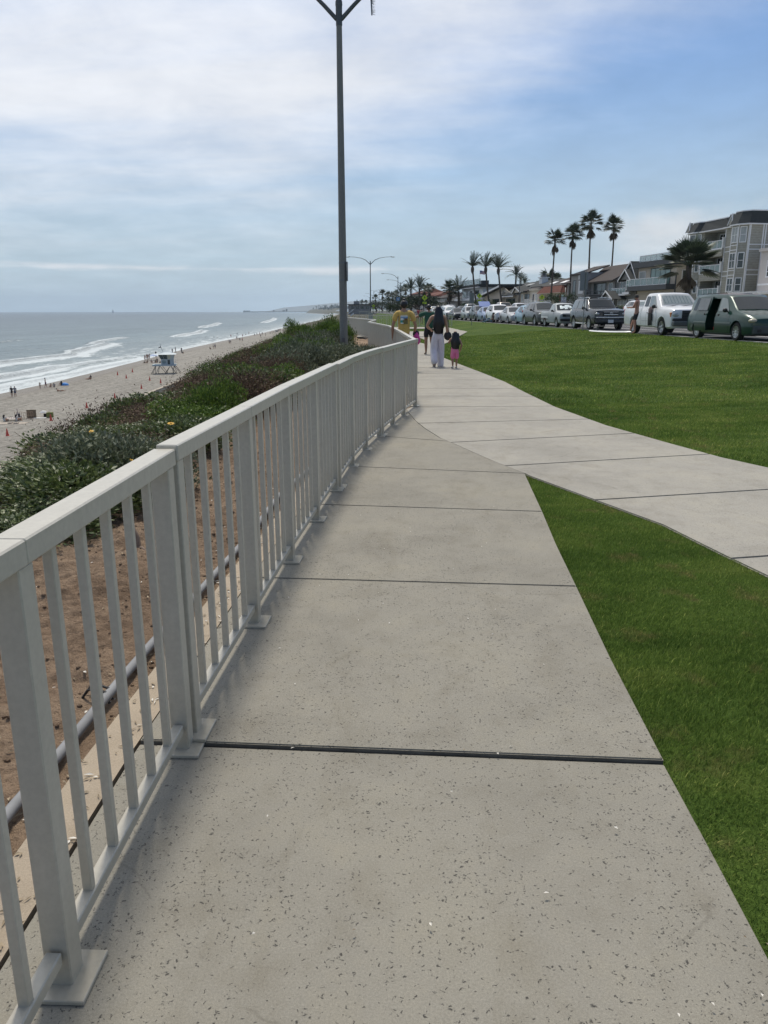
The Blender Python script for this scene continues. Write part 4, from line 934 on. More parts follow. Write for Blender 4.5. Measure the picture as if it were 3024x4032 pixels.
# ================================================================ vehicles
def paint(name, col, rough=.28, metal=.3): return mat(name, col, rough, metal * .5, var=.04, vs=2, coat=.35, spec=.4)
M_GLASS = mat('car_glass', (.012, .017, .019), .06, 0, var=.05, spec=.45, coat=.1)
M_GLASSL = mat('light_car_glass', (.16, .20, .20), .08, 0, var=.1, spec=.8, coat=.4)
M_TYRE = mat('tyre_rubber', (.018, .018, .019), .85, var=.1); M_RIM = mat('alloy_rim', (.50, .51, .52), .3, .8, var=.08)
M_BLK = mat('black_plastic', (.022, .022, .024), .55, var=.1); M_CHR = mat('chrome_trim', (.62, .63, .64), .18, .9, var=.05)
M_LENS = mat('headlight_lens', (.50, .51, .50), .12, .2, var=.15, vs=12, coat=.8); M_RED = mat('red_lens', (.50, .02, .03), .2, 0, var=.1, coat=.8)
M_PLT = mat('licence_plate', (.62, .63, .64), .5, var=.08, vs=20); M_IN = mat('dark_cabin', (.060, .062, .062), .8); M_FOG = mat('yellowed_lens', (.42, .38, .28), .3, 0, var=.2, vs=10, coat=.5)
M_GAP = mat('panel_gap', (.012, .012, .012), .9)
def wheel_parts(root, r, w, x, y, side, style=0):
    key = ('wh', r, w, style)
    def mkw():
        mb = MB(); T = Matrix.Rotation(R(90), 4, 'Y'); h = w / 2
        mb.lathe([(r * .62, -h * .85), (r * .9, -h), (r * .985, -h * .75), (r, -h * .4), (r, h * .4), (r * .985, h * .75), (r * .9, h), (r * .62, h * .85), (r * .60, -h * .6)], 24, 0, T, cap=False)
        ty = mb.mesh('wheel', [M_TYRE], 50); mb = MB()
        mb.lathe([(r * .64, h * .88), (r * .60, h * .86), (r * .57, h * .3), (r * .1, h * .15)], 24, 0, T, cap=False)
        mb.lathe([(r * .64, -h * .88), (r * .60, -h * .86), (r * .57, -h * .3), (r * .1, -h * .15)], 24, 0, T, cap=False)
        ns = (5, 6, 8, 10)[style]
        for k in range(ns):
            for s in (-1, 1):
                a = 2 * math.pi * k / ns; c_, s_ = math.cos(a), math.sin(a); hw = r * (.11 if ns < 7 else .065); q = []
                for (rr_, ww) in ((r * .10, hw * 1.1), (r * .61, hw * .75)):
                    for sg in (-1, 1): q.append((s * h * (.70 if rr_ < r * .3 else .84), c_ * rr_ - s_ * ww * sg, s_ * rr_ + c_ * ww * sg))
                mb.slab([q[0], q[1], q[3], q[2]], (-s * .02, 0, 0))
        for s in (-1, 1): mb.lathe([(r * .16, 0), (r * .15, .02), (.001, .025)], 12, 0, Matrix.Translation((s * h * .70, 0, 0)) @ Matrix.Rotation(R(90 * s), 4, 'Y'), cap=False)
        rm = mb.mesh('rim', [M_RIM], 40); mb = MB()
        mb.lathe([(r * .56, 0), (.001, 0)], 20, 0, Matrix.Translation((-h * .2, 0, 0)) @ T, cap=False); mb.lathe([(r * .56, 0), (.001, 0)], 20, 0, Matrix.Translation((h * .2, 0, 0)) @ T, cap=False)
        return ty, rm, mb.mesh('brake_disc', [M_IN])
    ty, rm, bk = shared(key, mkw); o = link('wheel', ty, root, (x, y, r)); link('rim', rm, o); link('brake_disc', bk, o)
def apply_bool(me, cutters):
    o = bpy.data.objects.new('tmp', me); SC.collection.objects.link(o); cs = []
    for c in cutters:
        co = bpy.data.objects.new('tmpc', c); SC.collection.objects.link(co); md = o.modifiers.new('b', 'BOOLEAN'); md.operation = 'DIFFERENCE'; md.object = co; md.solver = 'EXACT'; cs.append(co)
    dg = bpy.context.evaluated_depsgraph_get(); out = bpy.data.meshes.new_from_object(o.evaluated_get(dg), depsgraph=dg)
    for q in cs + [o]: bpy.data.objects.remove(q)
    return out
class Car:
    """a: distance back from the front bumper; x: sideways; z: up.  st rows: a, zlow, zbelt, zroof, wlow, wbelt, wroof"""
    def __init__(s, st, fw, rw, r, ww=.23): s.st = st; s.fw, s.rw, s.r, s.ww = fw, rw, r, ww; s.A = [q[0] for q in st]
    def sec(s, a):
        i = max(0, min(len(s.A) - 2, int(np.searchsorted(s.A, a, side='right')) - 1)); t = (a - s.A[i]) / (s.A[i + 1] - s.A[i])
        P, Q = s.pts(s.st[i]), s.pts(s.st[i + 1]); return [((p[0] + (q[0] - p[0]) * t), p[1] + (q[1] - p[1]) * t) for p, q in zip(P, Q)]
    @staticmethod
    def pts(q):
        a, zl, zb, zr, wl, wb, wr = q; h = zr - zb
        return [(0, zl), (wl - .10, zl), (wl - .01, zl + .07), (wl + .015, zl + (zb - zl) * .42), (max(wl, wb) + .012, zl + (zb - zl) * .72), (wb, zb - .03), (wb - .03, zb + .012), (wr + .012, zb + h * .86), (wr - .05, zb + h * .965), (wr * .55, zr + .008), (0, zr + .018)]
    def body(s, root, m, extra_cut=(), mats=None):
        V, Fc = [], []; S = [s.pts(q) for q in s.st]; n = len(S[0]); ring = 2 * n - 2
        for q, P in zip(s.st, S):
            for x, z in P: V.append((x, q[0], z))
            for x, z in P[-2:0:-1]: V.append((-x, q[0], z))
        for i in range(len(S) - 1):
            for k in range(ring): Fc.append((i * ring + k, (i + 1) * ring + k, (i + 1) * ring + (k + 1) % ring, i * ring + (k + 1) % ring))
        Fc.append(tuple(range(ring))); Fc.append(tuple((len(S) - 1) * ring + k for k in range(ring - 1, -1, -1)))
        mb = MB(); mb.v = V; mb.f = Fc; mb.mi = [0] * len(Fc); me = mb.mesh('body', [m] + (mats or []))
        bm = bmesh.new(); bm.from_mesh(me); bmesh.ops.recalc_face_normals(bm, faces=bm.faces[:]); bm.to_mesh(me); bm.free()
        cut = []
        for y in (s.fw, s.rw):
            c = MB(); c.lathe([(s.r + .055, -1.3), (s.r + .055, 1.3)], 28, 0, Matrix.Translation((0, y, s.r)) @ Matrix.Rotation(R(90), 4, 'Y')); c.box(-1.3, 1.3, y - s.r - .03, y + s.r + .03, -.2, s.r); cut.append(c)
        cm = []
        for c in cut:
            c1 = MB(); c1.lathe([(s.r + .055, -1.3), (s.r + .055, 1.3)], 28, 0, Matrix.Translation((0, 0, 0)) @ Matrix.Rotation(R(90), 4, 'Y'))
        for y in (s.fw, s.rw):
            c1 = MB(); c1.lathe([(s.r + .055, -1.3), (s.r + .055, 1.3)], 28, 0, Matrix.Translation((0, y, s.r + .01)) @ Matrix.Rotation(R(90), 4, 'Y')); cm.append(c1.mesh('c', [M_BLK]))
        for e in extra_cut: cm.append(e)
        me = apply_bool(me, cm); me.name = 'body'
        me.polygons.foreach_set('use_smooth', [True] * len(me.polygons)); me.set_sharp_from_angle(angle=R(32)); s.root = root; return link('body', me, root)
    def sp(s, a, t, side, off):
        P = s.sec(a); p, q = P[6], P[7]; x = p[0] + (q[0] - p[0]) * t; z = p[1] + (q[1] - p[1]) * t; return (side * (x + off), a, z + off * .2)
    def side_win(s, quad, m=M_GLASS, name='side_window', sides=(-1, 1), off=.010):
        """quad: (a_front_bottom, a_rear_bottom, a_front_top, a_rear_top, t0, t1)"""
        b0, b1, t0_, t1_, u0, u1 = quad
        for sd_ in sides:
            V = []; N, K = 6, 3
            for i in range(N + 1):
                for k in range(K + 1):
                    u = u0 + (u1 - u0) * k / K; f = k / K; a0 = b0 + (t0_ - b0) * f; a1 = b1 + (t1_ - b1) * f; V.append(s.sp(a0 + (a1 - a0) * i / N, u, sd_, off))
            Fc = [(i * (K + 1) + k, (i + 1) * (K + 1) + k, (i + 1) * (K + 1) + k + 1, i * (K + 1) + k + 1) for i in range(N) for k in range(K)]
            mb = MB(); mb.v = V; mb.f = Fc; mb.mi = [0] * len(Fc); part(name, mb, m, s.root, 60)
    def top_patch(s, a0, a1, w0, w1, m, name, off=.012, N=6):
        V = []; K = 8; up = 1
        for i in range(N + 1):
            f = i / N; a = a0 + (a1 - a0) * f; P = s.sec(a); sl = (s.sec(a + .02)[10][1] - s.sec(a - .02)[10][1]) / .04; nl = math.hypot(1, sl)
            for k in range(-K, K + 1):
                w = (w0 + (w1 - w0) * f) * k / K; x = abs(w) * P[7][0]
                if x > P[8][0]: t = (x - P[8][0]) / (P[7][0] - P[8][0]); z = P[8][1] + (P[7][1] - P[8][1]) * t
                elif x > P[9][0]: t = (x - P[9][0]) / (P[8][0] - P[9][0]); z = P[9][1] + (P[8][1] - P[9][1]) * t
                else: z = P[10][1] + (P[9][1] - P[10][1]) * x / P[9][0]
                V.append(((1 if k > 0 else -1) * x, a - sl / nl * off, z + off / nl))
        n = 2 * K + 1; Fc = [(i * n + k, i * n + k + 1, (i + 1) * n + k + 1, (i + 1) * n + k) for i in range(N) for k in range(n - 1)]
        mb = MB(); mb.v = V; mb.f = Fc; mb.mi = [0] * len(Fc); return part(name, mb, m, s.root, 60)
    def side_x(s, a, z):
        P = s.sec(a)
        for p, q in zip(P[1:7], P[2:8]):
            if q[1] >= z: t = (z - p[1]) / max(1e-6, q[1] - p[1]); return p[0] + (q[0] - p[0]) * max(0, t)
        return P[6][0]
    def seam(s, a, z0, z1, lean=0.0, sides=(-1, 1)):
        for sd_ in sides:
            mb = MB(); V = []; N = 6
            for i in range(N + 1):
                z = z0 + (z1 - z0) * i / N; aa = a + lean * i / N; x = s.side_x(aa, z) + .003
                V += [(sd_ * x, aa - .006, z), (sd_ * x, aa + .006, z)]
            mb.v = V; mb.f = [(2 * i, 2 * i + 1, 2 * i + 3, 2 * i + 2) for i in range(N)]; mb.mi = [0] * N; part('door_gap', mb, M_GAP, s.root)
    def strip_side(s, a0, a1, z0, z1, m, name, off=.012, sides=(-1, 1)):
        for sd_ in sides:
            mb = MB(); V = []; N = 8
            for i in range(N + 1):
                a = a0 + (a1 - a0) * i / N
                for z in (z0, z1): V.append((sd_ * (s.side_x(a, z) + off), a, z))
                for z in (z0, z1): V.append((sd_ * (s.side_x(a, z) - .02), a, z))
            for i in range(N): o = 4 * i; mb.f += [(o, o + 4, o + 5, o + 1), (o + 1, o + 5, o + 7, o + 3), (o, o + 2, o + 6, o + 4)]
            mb.v = V; mb.mi = [0] * len(mb.f); part(name, mb, m, s.root)
    def box(s, name, x, a, z, w, d, h, m, bevel=.02, both=True, label=None):
        for sg in ((-1, 1) if both and x else (1,)):
            mb = MB(); mb.cbox(sg * x, a, z, w, d, h); part(name, mb, m, s.root, None, bevel=bevel, label=label)
    def mirror(s, a, z, m, w=.20, h=.15):
        for sg in (-1, 1):
            x = s.side_x(a, z - .04); mb = MB(); mb.ball((sg * (x + .12), a, z + .02), (w * .5, .075, h * .55), 10, 6); mb.cbox(sg * (x + .03), a + .01, z - .02, .10, .05, .05); part('mirror', mb, m, s.root, 40)
    def wheels(s, style=0, track=None):
        for y in (s.fw, s.rw):
            x = (track or s.side_x(y, s.r + s.r)) - s.ww / 2 - .01
            for sg in (-1, 1): wheel_parts(s.root, s.r, s.ww, sg * x, y, sg, style)
    def handles(s, aa, z, m=M_CHR, w=.17):
        for a in aa:
            for sg in (-1, 1): mb = MB(); mb.cbox(sg * (s.side_x(a, z) + .018), a, z, .03, w, .028); part('door_handle', mb, m, s.root, None, bevel=.008)
    def head(s, x, a, z, w, d, h, m=M_LENS, yaw=0.0, name='headlight'):
        for sg in (-1, 1):
            T = Matrix.Translation((sg * x, a, z)) @ Matrix.Rotation(sg * yaw, 4, 'Z'); mb = MB(); mb.ball((0, 0, 0), (w / 2, d / 2, h / 2), 12, 7, 0, T)
            part(name, mb, m, s.root, 60)
def place(root, px, y, rz=None, z=None, fw=.85):
    """px, y: photo column and distance of the near front wheel's hub"""
SDIR = math.atan2(.077, 1)
LAST = {}
def car_root(name, label, px, y, fw, halfw, group, z=None, rz=SDIR, cat='car'):
    """near front wheel seen at column px when y metres ahead"""
    x = atY(px, y, 1290); c, s_ = math.cos(rz), math.sin(rz); lx, ly = -halfw + .12, fw      # local position of the near front wheel
    zz = float(.37 + .024 * (x + 1 - KX(y))) if z is None else z
    return thing(name, label, cat, (x - (lx * c - ly * s_), y - (lx * s_ + ly * c), zz - .0), rz, group)
G_ = 'cars parked along the lawn kerb'
def suv(kind, label, px, y, col, L=4.6, W=.93, H=1.68, r=.35, group=G_, glass=M_GLASS, rails=False, style=0, z=None, rz=SDIR, name='parked_suv', chrome=True):
    k = H / 1.68; e = L / 4.6
    st = [(0, .42, .74, .86, .66, .62, .5), (.05, .30, .84 * k, .93 * k, .80, .76, .6), (.28, .24, .93 * k, 1.0 * k, W - .06, W - .09, .70), (.9 * e, .24, 1.0 * k, 1.06 * k, W - .01, W - .05, .74), (1.22 * e, .24, 1.03 * k, 1.10 * k, W, W - .04, .74), (1.95 * e, .24, 1.06 * k, 1.58 * k, W, W - .04, .63),
          (2.25 * e, .24, 1.07 * k, 1.64 * k, W, W - .04, .63), (3.3 * e, .24, 1.10 * k, 1.66 * k, W, W - .045, .62), (4.05 * e, .26, 1.14 * k, 1.58 * k, W - .02, W - .07, .59), (4.42 * e, .30, 1.14 * k, 1.28 * k, W - .08, W - .12, .60), (4.56 * e, .34, 1.02 * k, 1.10 * k, W - .16, W - .18, .6), (4.6 * e, .5, .9 * k, .98 * k, .6, .58, .5)]
    c = Car(st, .88 * e, 3.55 * e, r); root = car_root(name, label, px, y, .88 * e, W, group, z, rz); c.body(root, col)
    c.top_patch(1.27 * e, 1.90 * e, .93, .90, glass, 'windshield'); c.top_patch(4.10 * e, 4.38 * e, .88, .84, M_GLASS, 'rear_window')
    c.side_win((1.50 * e, 2.34 * e, 1.98 * e, 2.36 * e, .06, .93)); c.side_win((2.42 * e, 3.22 * e, 2.43 * e, 3.16 * e, .06, .93)); c.side_win((3.30 * e, 4.02 * e, 3.25 * e, 3.82 * e, .10, .92))
    c.seam(1.42 * e, .38, 1.0 * k); c.seam(2.38 * e, .34, 1.06 * k); c.seam(3.24 * e, .60, 1.08 * k); c.handles((2.18 * e, 3.05 * e), .92 * k, M_CHR if chrome else col); c.mirror(1.62 * e, 1.08 * k, M_BLK if chrome else col)
    c.head(W - .22, .20, .80 * k, .34, .24, .16, yaw=-.5); c.box('grille', 0, .02, .72 * k, .72, .06, .16, M_BLK, .02, False); c.box('grille_bar', 0, -.012, .74 * k, .66, .03, .025, M_CHR, .005, False)
    c.box('bumper', 0, .04, .42, 1.22, .10, .14, M_BLK, .03, False); c.box('licence_plate', 0, -.015, .50, .32, .02, .14, M_PLT, .004, False); c.strip_side(1.32 * e, 3.1 * e, .27, .36, M_BLK, 'sill', .008)
    c.head(W - .13, 4.42 * e, .98 * k, .16, .22, .24, M_RED, name='taillight')
    if rails:
        for sg in (-1, 1): mb = MB(); mb.tube([(sg * .56, 2.1 * e, 1.655 * k), (sg * .57, 2.2 * e, 1.72 * k), (sg * .57, 3.7 * e, 1.71 * k), (sg * .55, 3.9 * e, 1.62 * k)], .018, 6); part('roof_rail', mb, M_CHR, root, 50)
    c.wheels(style); return root
def sedan(kind, label, px, y, col, L=4.5, W=.87, H=1.45, r=.31, group=G_, glass=M_GLASS, hatch=False, style=0, z=None, rz=SDIR, name='parked_sedan'):
    k = H / 1.45; e = L / 4.5
    st = [(0, .36, .58, .66, .62, .58, .45), (.05, .24, .66 * k, .73 * k, .76, .72, .55), (.30, .18, .74 * k, .80 * k, W - .06, W - .09, .62), (1.0 * e, .18, .84 * k, .90 * k, W - .01, W - .05, .68), (1.30 * e, .18, .88 * k, .95 * k, W, W - .04, .68), (2.05 * e, .18, .92 * k, 1.38 * k, W, W - .04, .57),
          (2.35 * e, .18, .93 * k, 1.43 * k, W, W - .04, .56), (2.9 * e, .18, .94 * k, 1.43 * k, W, W - .045, .56)]
    st += [(3.75 * e, .2, .97 * k, 1.33 * k, W - .02, W - .07, .54), (4.30 * e, .24, .97 * k, 1.08 * k, W - .08, W - .12, .55), (4.45 * e, .3, .84 * k, .92 * k, W - .16, W - .18, .5), (4.5 * e, .42, .7 * k, .8 * k, .6, .58, .45)] if hatch else \
          [(3.15 * e, .18, .95 * k, 1.38 * k, W, W - .05, .55), (3.80 * e, .2, .96 * k, 1.02 * k, W - .02, W - .08, .60), (4.30 * e, .24, .94 * k, .99 * k, W - .07, W - .12, .58), (4.46 * e, .3, .84 * k, .9 * k, W - .16, W - .18, .5), (4.5 * e, .42, .7 * k, .78 * k, .6, .58, .45)]
    c = Car(st, .86 * e, 3.46 * e, r, .20); root = car_root(name, label, px, y, .86 * e, W, group, z, rz); c.body(root, col)
    c.top_patch(1.35 * e, 2.00 * e, .93, .90, glass, 'windshield'); c.top_patch(3.2 * e if not hatch else 3.8 * e, 3.74 * e if not hatch else 4.22 * e, .88, .86, M_GLASS, 'rear_window')
    c.side_win((1.62 * e, 2.42 * e, 2.08 * e, 2.44 * e, .06, .93)); c.side_win((2.50 * e, 3.30 * e, 2.50 * e, 3.08 * e, .06, .92))
    c.seam(1.46 * e, .30, .86 * k); c.seam(2.46 * e, .28, .92 * k); c.seam(3.30 * e, .55, .93 * k); c.handles((2.24 * e, 3.12 * e), .80 * k, col); c.mirror(1.72 * e, .94 * k, col, .18, .13)
    c.head(W - .22, .21, .62 * k, .34, .26, .15, yaw=-.5); c.box('grille', 0, .02, .56 * k, .52, .05, .10, M_BLK, .02, False); c.box('licence_plate', 0, -.012, .42, .32, .02, .13, M_PLT, .004, False); c.box('air_intake', 0, .03, .28, .8, .06, .09, M_BLK, .02, False)
    c.head(W - .14, 4.34 * e, .80 * k, .2, .2, .16, M_RED, name='taillight'); c.wheels(style); return root
P_ = dict(silver=paint('silver_paint', (.42, .43, .43)), white=paint('white_paint', (.74, .75, .76), .3, 0), slate=paint('slate_grey_paint', (.055, .065, .072)), green=paint('dark_green_paint', (.005, .040, .028)),
          lblue=paint('light_blue_paint', (.22, .36, .46)), dgrey=paint('dark_grey_paint', (.06, .07, .075)), black=paint('black_paint', (.014, .016, .02)), blue=paint('mid_blue_paint', (.10, .17, .36)), pearl=paint('pearl_paint', (.55, .56, .55)), tan=paint('tan_paint', (.34, .29, .24)), navy=paint('grey_blue_paint', (.026, .032, .038), .22, .0), primer=mat('grey_primer', (.33, .36, .38), .55, .1, var=.1, vs=3), oldwhite=mat('faded_white_paint', (.66, .67, .68), .45, 0, var=.08, vs=2))
# --- the row, nearest first -------------------------------------------------
root = suv('x', 'silver suv cut off by the right edge of the photo, red taillight showing', 3388, 22.6, P_['pearl'], 4.5, .93, 1.66, .36, rails=False, style=0)
# dark green minivan with its side door slid open
st = [(0, .42, .62, .72, .70, .66, .5), (.05, .26, .74, .82, .84, .80, .62), (.30, .20, .86, .94, .94, .92, .80), (.85, .20, .96, 1.05, .97, .94, .84), (1.10, .20, 1.00, 1.10, .985, .94, .84), (1.90, .20, 1.03, 1.64, .985, .94, .76), (2.2, .20, 1.04, 1.72, .985, .94, .77), (3.4, .20, 1.06, 1.76, .985, .935, .76), (4.6, .22, 1.07, 1.75, .965, .91, .75), (4.90, .26, 1.06, 1.50, .93, .87, .74), (5.02, .34, .98, 1.08, .86, .83, .64), (5.08, .45, .85, .95, .7, .68, .5)]
van = Car(st, .90, 3.97, .34); vr = car_root('parked_minivan', 'dark green minivan with its sliding side door open and worn bonnet', 2910, 29.3, .90, .96, G_, .37, cat='minivan')
cut = MB(); cut.box(-1.5, -.05, 2.52, 3.42, .36, 1.56); van.body(vr, P_['green'], [cut.mesh('c', [M_IN])])
van.top_patch(1.16, 1.85, .93, .90, M_GLASS, 'windshield'); van.top_patch(4.56, 4.83, .86, .82, M_GLASS, 'rear_window')
van.side_win((1.58, 2.40, 2.00, 2.44, .06, .92), M_GLASSL); van.side_win((2.56, 3.40, 2.56, 3.36, .05, .92), sides=(1,)); van.side_win((3.52, 4.60, 3.48, 4.42, .08, .92))
mb = MB(); V = []
for i in range(7):                                   # the slid-back door stands off the body side
    a = 3.02 + i * .165
    for z, o in ((.33, .10), (.62, .115), (.95, .115), (1.06, .09), (1.64, -.16)): V.append((-(van.side_x(a, min(z, 1.0)) + o if z < 1.3 else .87), a, z))
for k, v in enumerate(list(V)): V.append((v[0] + .05, v[1], v[2]))
n = 35
for i in range(6):
    for k in range(4): o = i * 5 + k; mb.f += [(o, o + 1, o + 6, o + 5), (o + n, o + n + 5, o + n + 6, o + n + 1)]
for k in range(4): mb.f += [(k, k + n, k + 1 + n, k + 1), (30 + k, 31 + k, 31 + k + n, 30 + k + n)]
for i in range(6): mb.f += [(i * 5, i * 5 + 5, i * 5 + 5 + n, i * 5 + n), (i * 5 + 4, i * 5 + 4 + n, i * 5 + 9 + n, i * 5 + 9)]
mb.v = V; mb.mi = [0] * len(mb.f); door = part('sliding_door', mb, P_['green'], vr, 35)
mb = MB(); mb.add([(-1.050, 3.07, 1.12), (-1.050, 3.96, 1.12), (-.895, 3.96, 1.59), (-.895, 3.13, 1.59)], [(0, 1, 2, 3)]); part('door_window', mb, mat('dusty_tinted_glass', (.10, .12, .13), .2, 0, var=.15), door)
mb = MB(); mb.ball((-1.105, 3.15, .98), (.02, .06, .05), 8, 5); part('door_handle', mb, M_BLK, door, 60)
mb = MB(); mb.cbox(-1.112, 3.51, .66, .02, 1.0, .05); part('door_moulding', mb, mat('grey_moulding', (.16, .19, .18), .5), door, None, bevel=.006)
van.strip_side(1.30, 2.50, .63, .69, mat('grey_moulding', (.16, .19, .18), .5), 'side_moulding', .014); van.seam(1.44, .32, 1.0); van.seam(2.50, .30, 1.03); van.strip_side(1.3, 3.55, .22, .30, M_BLK, 'sill', .006)
for a in (2.32,):
    mb = MB(); mb.ball((-(van.side_x(a, .95) + .01), a, .95), (.02, .07, .045), 8, 5); part('door_handle', mb, M_BLK, vr, 60)
van.mirror(1.72, 1.10, M_BLK, .20, .15); van.head(.72, .17, .74, .46, .30, .18, M_FOG, -.4)
van.box('bumper', 0, .09, .42, 1.62, .22, .34, mat('dark_bumper', (.045, .06, .06), .45), .07, False); van.box('fog_light', .56, -.015, .40, .16, .05, .12, M_BLK, .03); van.box('grille', 0, .06, .68, .7, .05, .09, M_BLK, .02, False); van.box('licence_plate', 0, -.03, .48, .32, .02, .14, M_PLT, .004, False)
van.top_patch(.34, 1.05, .80, .90, mat('sun_bleached_paint', (.07, .085, .085), .6, 0, var=.75, vs=5, dirt=(.012, .035, .028)), 'bonnet', .005)
van.top_patch(2.05, 3.2, .84, .84, mat('peeling_roof_paint', (.15, .11, .11), .7, 0, var=.5, vs=3, dirt=(.03, .05, .05)), 'roof_panel', .005)
for sg in (-1, 1): mb = MB(); mb.tube([(sg * .50, 2.6, 1.72), (sg * .50, 2.7, 1.77), (sg * .50, 4.3, 1.77), (sg * .50, 4.4, 1.71)], .014, 6); part('roof_rack', mb, M_BLK, vr, 50)
mb = MB(); mb.cbox(0, 1.04, 1.10, 1.2, .03, .012); mb.tube([(-.5, 1.02, 1.09), (.1, 1.16, 1.15)], .010, 5); mb.tube([(.1, 1.02, 1.10), (.6, 1.18, 1.14)], .010, 5); part('wiper', mb, M_BLK, vr)
mb = MB(); mb.box(-.55, .7, 2.75, 3.35, .36, .62); mb.box(-.55, .7, 3.2, 3.42, .6, 1.15); part('seat', mb, mat('grey_seat_cloth', (.07, .065, .06), .9), vr, None, bevel=.04)
van.wheels(3)
# blankets in the van's doorway
c_, s_ = math.cos(SDIR), math.sin(SDIR); vl = vr.location
def inv(root, x, y, z): l = root.location; c, s = math.cos(root.rotation_euler.z), math.sin(root.rotation_euler.z); return (l.x + x * c - y * s, l.y + x * s + y * c, l.z + z)
for k, (x, y, z, rx, rz_, col, lab) in enumerate(((-.74, 2.68, .49, .17, .12, (.55, .52, .42), 'cream blanket bundled in the doorway of the green minivan'), (-.70, 2.66, .70, .15, .11, (.42, .14, .13), 'dusty red blanket on top of the pile in the minivan doorway'), (-.78, 2.86, .44, .10, .09, (.40, .05, .06), 'small red cloth at the bottom of the minivan doorway'))):
    mb = MB(); r = random.Random(k)
    for j in range(7): mb.ball((r.uniform(-.04, .04), r.uniform(-.09, .09), r.uniform(-.05, .05)), (rx * .6, rx * r.uniform(.5, .9), rz_ * r.uniform(.5, .9)), 9, 6)
    tag(part('blanket', mb, mat('cloth_%d' % k, col, .95, var=.3, vs=9), None, 60, inv(vr, x, y, z)), lab, 'blanket')
# white pickup
st = [(0, .45, .96, 1.05, .88, .86, .76), (.05, .34, 1.06, 1.13, .96, .94, .84), (.16, .32, 1.12, 1.18, .99, .96, .87), (1.0, .32, 1.18, 1.25, 1.0, .97, .88), (1.38, .32, 1.20, 1.29, 1.0, .97, .88), (2.04, .34, 1.22, 1.83, 1.0, .96, .79), (2.25, .34, 1.23, 1.89, 1.0, .96, .79), (3.10, .34, 1.24, 1.90, 1.0, .95, .78), (3.24, .34, 1.24, 1.85, 1.0, .95, .78), (3.31, .34, 1.24, 1.30, 1.0, .96, .90), (3.34, .36, 1.26, 1.31, 1.0, .97, .93), (5.42, .40, 1.28, 1.33, .99, .96, .92), (5.5, .45, 1.24, 1.30, .95, .93, .88)]
tk = Car(st, .97, 4.22, .39, .26); tr_ = car_root('parked_pickup', 'white pickup with black grille and silver sunshade, wetsuit hung from its door', 2613, 35.7, .97, .98, G_, .38, cat='pickup')
cut = MB(); cut.box(-.84, .84, 3.42, 5.40, .80, 1.6); tk.body(tr_, P_['white'], [cut.mesh('c', [M_BLK])])
tk.side_win((1.66, 2.62, 2.18, 2.66, .05, .93), M_GLASSL); tk.side_win((2.72, 3.16, 2.72, 3.14, .08, .90)); tk.top_patch(3.245, 3.30, .8, .8, M_GLASS, 'rear_window')
M_SHADE = mat('silver_sunshade', (.55, .62, .62), .35, .5, var=.12, vs=3, bump=.6, bs=4)
tk.top_patch(1.50, 1.95, .80, .80, M_SHADE, 'sunshade', .008)
for k in range(-4, 5):
    V = []; 
    for f in (0, 1):
        a = 1.53 + .40 * f; P = tk.sec(a); x = .155 * k; V.append((x - .016, a - .012, P[10][1] + .016 - abs(x) * .03)); V.append((x + .016, a - .012, P[10][1] + .016 - abs(x) * .03))
    mb = MB(); mb.add(V, [(0, 1, 3, 2)]); part('sunshade_fold', mb, mat('sunshade_fold', (.26, .34, .35), .5), KID[tr_.name][-1 - (k + 4) * 0] if k == -4 else tr_)
M_WS = mat('clear_windshield', (.10, .13, .14), .05, 0, spec=.9, alpha=.42); tk.top_patch(1.42, 2.04, .94, .91, M_WS, 'windshield', .022)
tk.seam(1.52, .42, 1.20); tk.seam(2.70, .42, 1.21, .02); tk.seam(3.325, .45, 1.22); tk.strip_side(1.5, 3.2, .62, .645, mat('door_crease', (.48, .49, .50), .4), 'door_crease', .006)
tk.handles((2.56,), 1.0, M_BLK, .15); tk.mirror(1.78, 1.26, M_BLK, .20, .17); tk.head(.76, .035, .92, .36, .14, .24, M_LENS, -.12)
mb = MB(); mb.cbox(.955, .13, .92, .08, .16, .2); part('indicator', mb, mat('amber_lens', (.6, .22, .06), .2), tr_, None, bevel=.02); mb = MB(); mb.cbox(-.955, .13, .92, .08, .16, .2); part('indicator', mb, mat('amber_lens', (.6, .22, .06), .2), tr_, None, bevel=.02)
tk.box('grille', 0, -.01, .92, 1.02, .10, .36, M_BLK, .03, False)
for z in (.80, .87, .94, 1.01): tk.box('grille_bar', 0, -.07, z, .92, .03, .022, mat('grille_bar', (.07, .075, .08), .4), .004, False)
mb = MB(); mb.ball((0, -.085, .91), (.10, .015, .04), 14, 6); part('badge', mb, M_CHR, tr_, 60)
tk.box('bumper_cover', 0, .02, .70, 1.84, .20, .14, M_BLK, .04, False); tk.box('bumper', 0, 0, .53, 1.86, .24, .20, mat('grey_bumper', (.16, .17, .17), .4, .4), .05, False); tk.box('bumper_edge', 0, -.10, .635, 1.8, .07, .02, M_CHR, .005, False); tk.box('licence_plate', 0, -.13, .62, .32, .02, .16, M_PLT, .004, False)
tk.box('taillight', .93, 5.46, 1.0, .12, .12, .34, M_RED, .02); mb = MB(); mb.cbox(0, 1.33, 1.29, 1.3, .03, .012); mb.tube([(-.6, 1.33, 1.28), (0, 1.46, 1.36)], .011, 5); mb.tube([(0, 1.33, 1.29), (.65, 1.48, 1.36)], .011, 5); part('wiper', mb, M_BLK, tr_); tk.wheels(0)
mb = MB(); mb.tube([(-.35, 4.9, .55), (.35, 4.9, .55)], .05, 8); mb.tube([(0, 1.0, .42), (0, 4.2, .45)], .06, 8); part('chassis', mb, M_BLK, tr_)
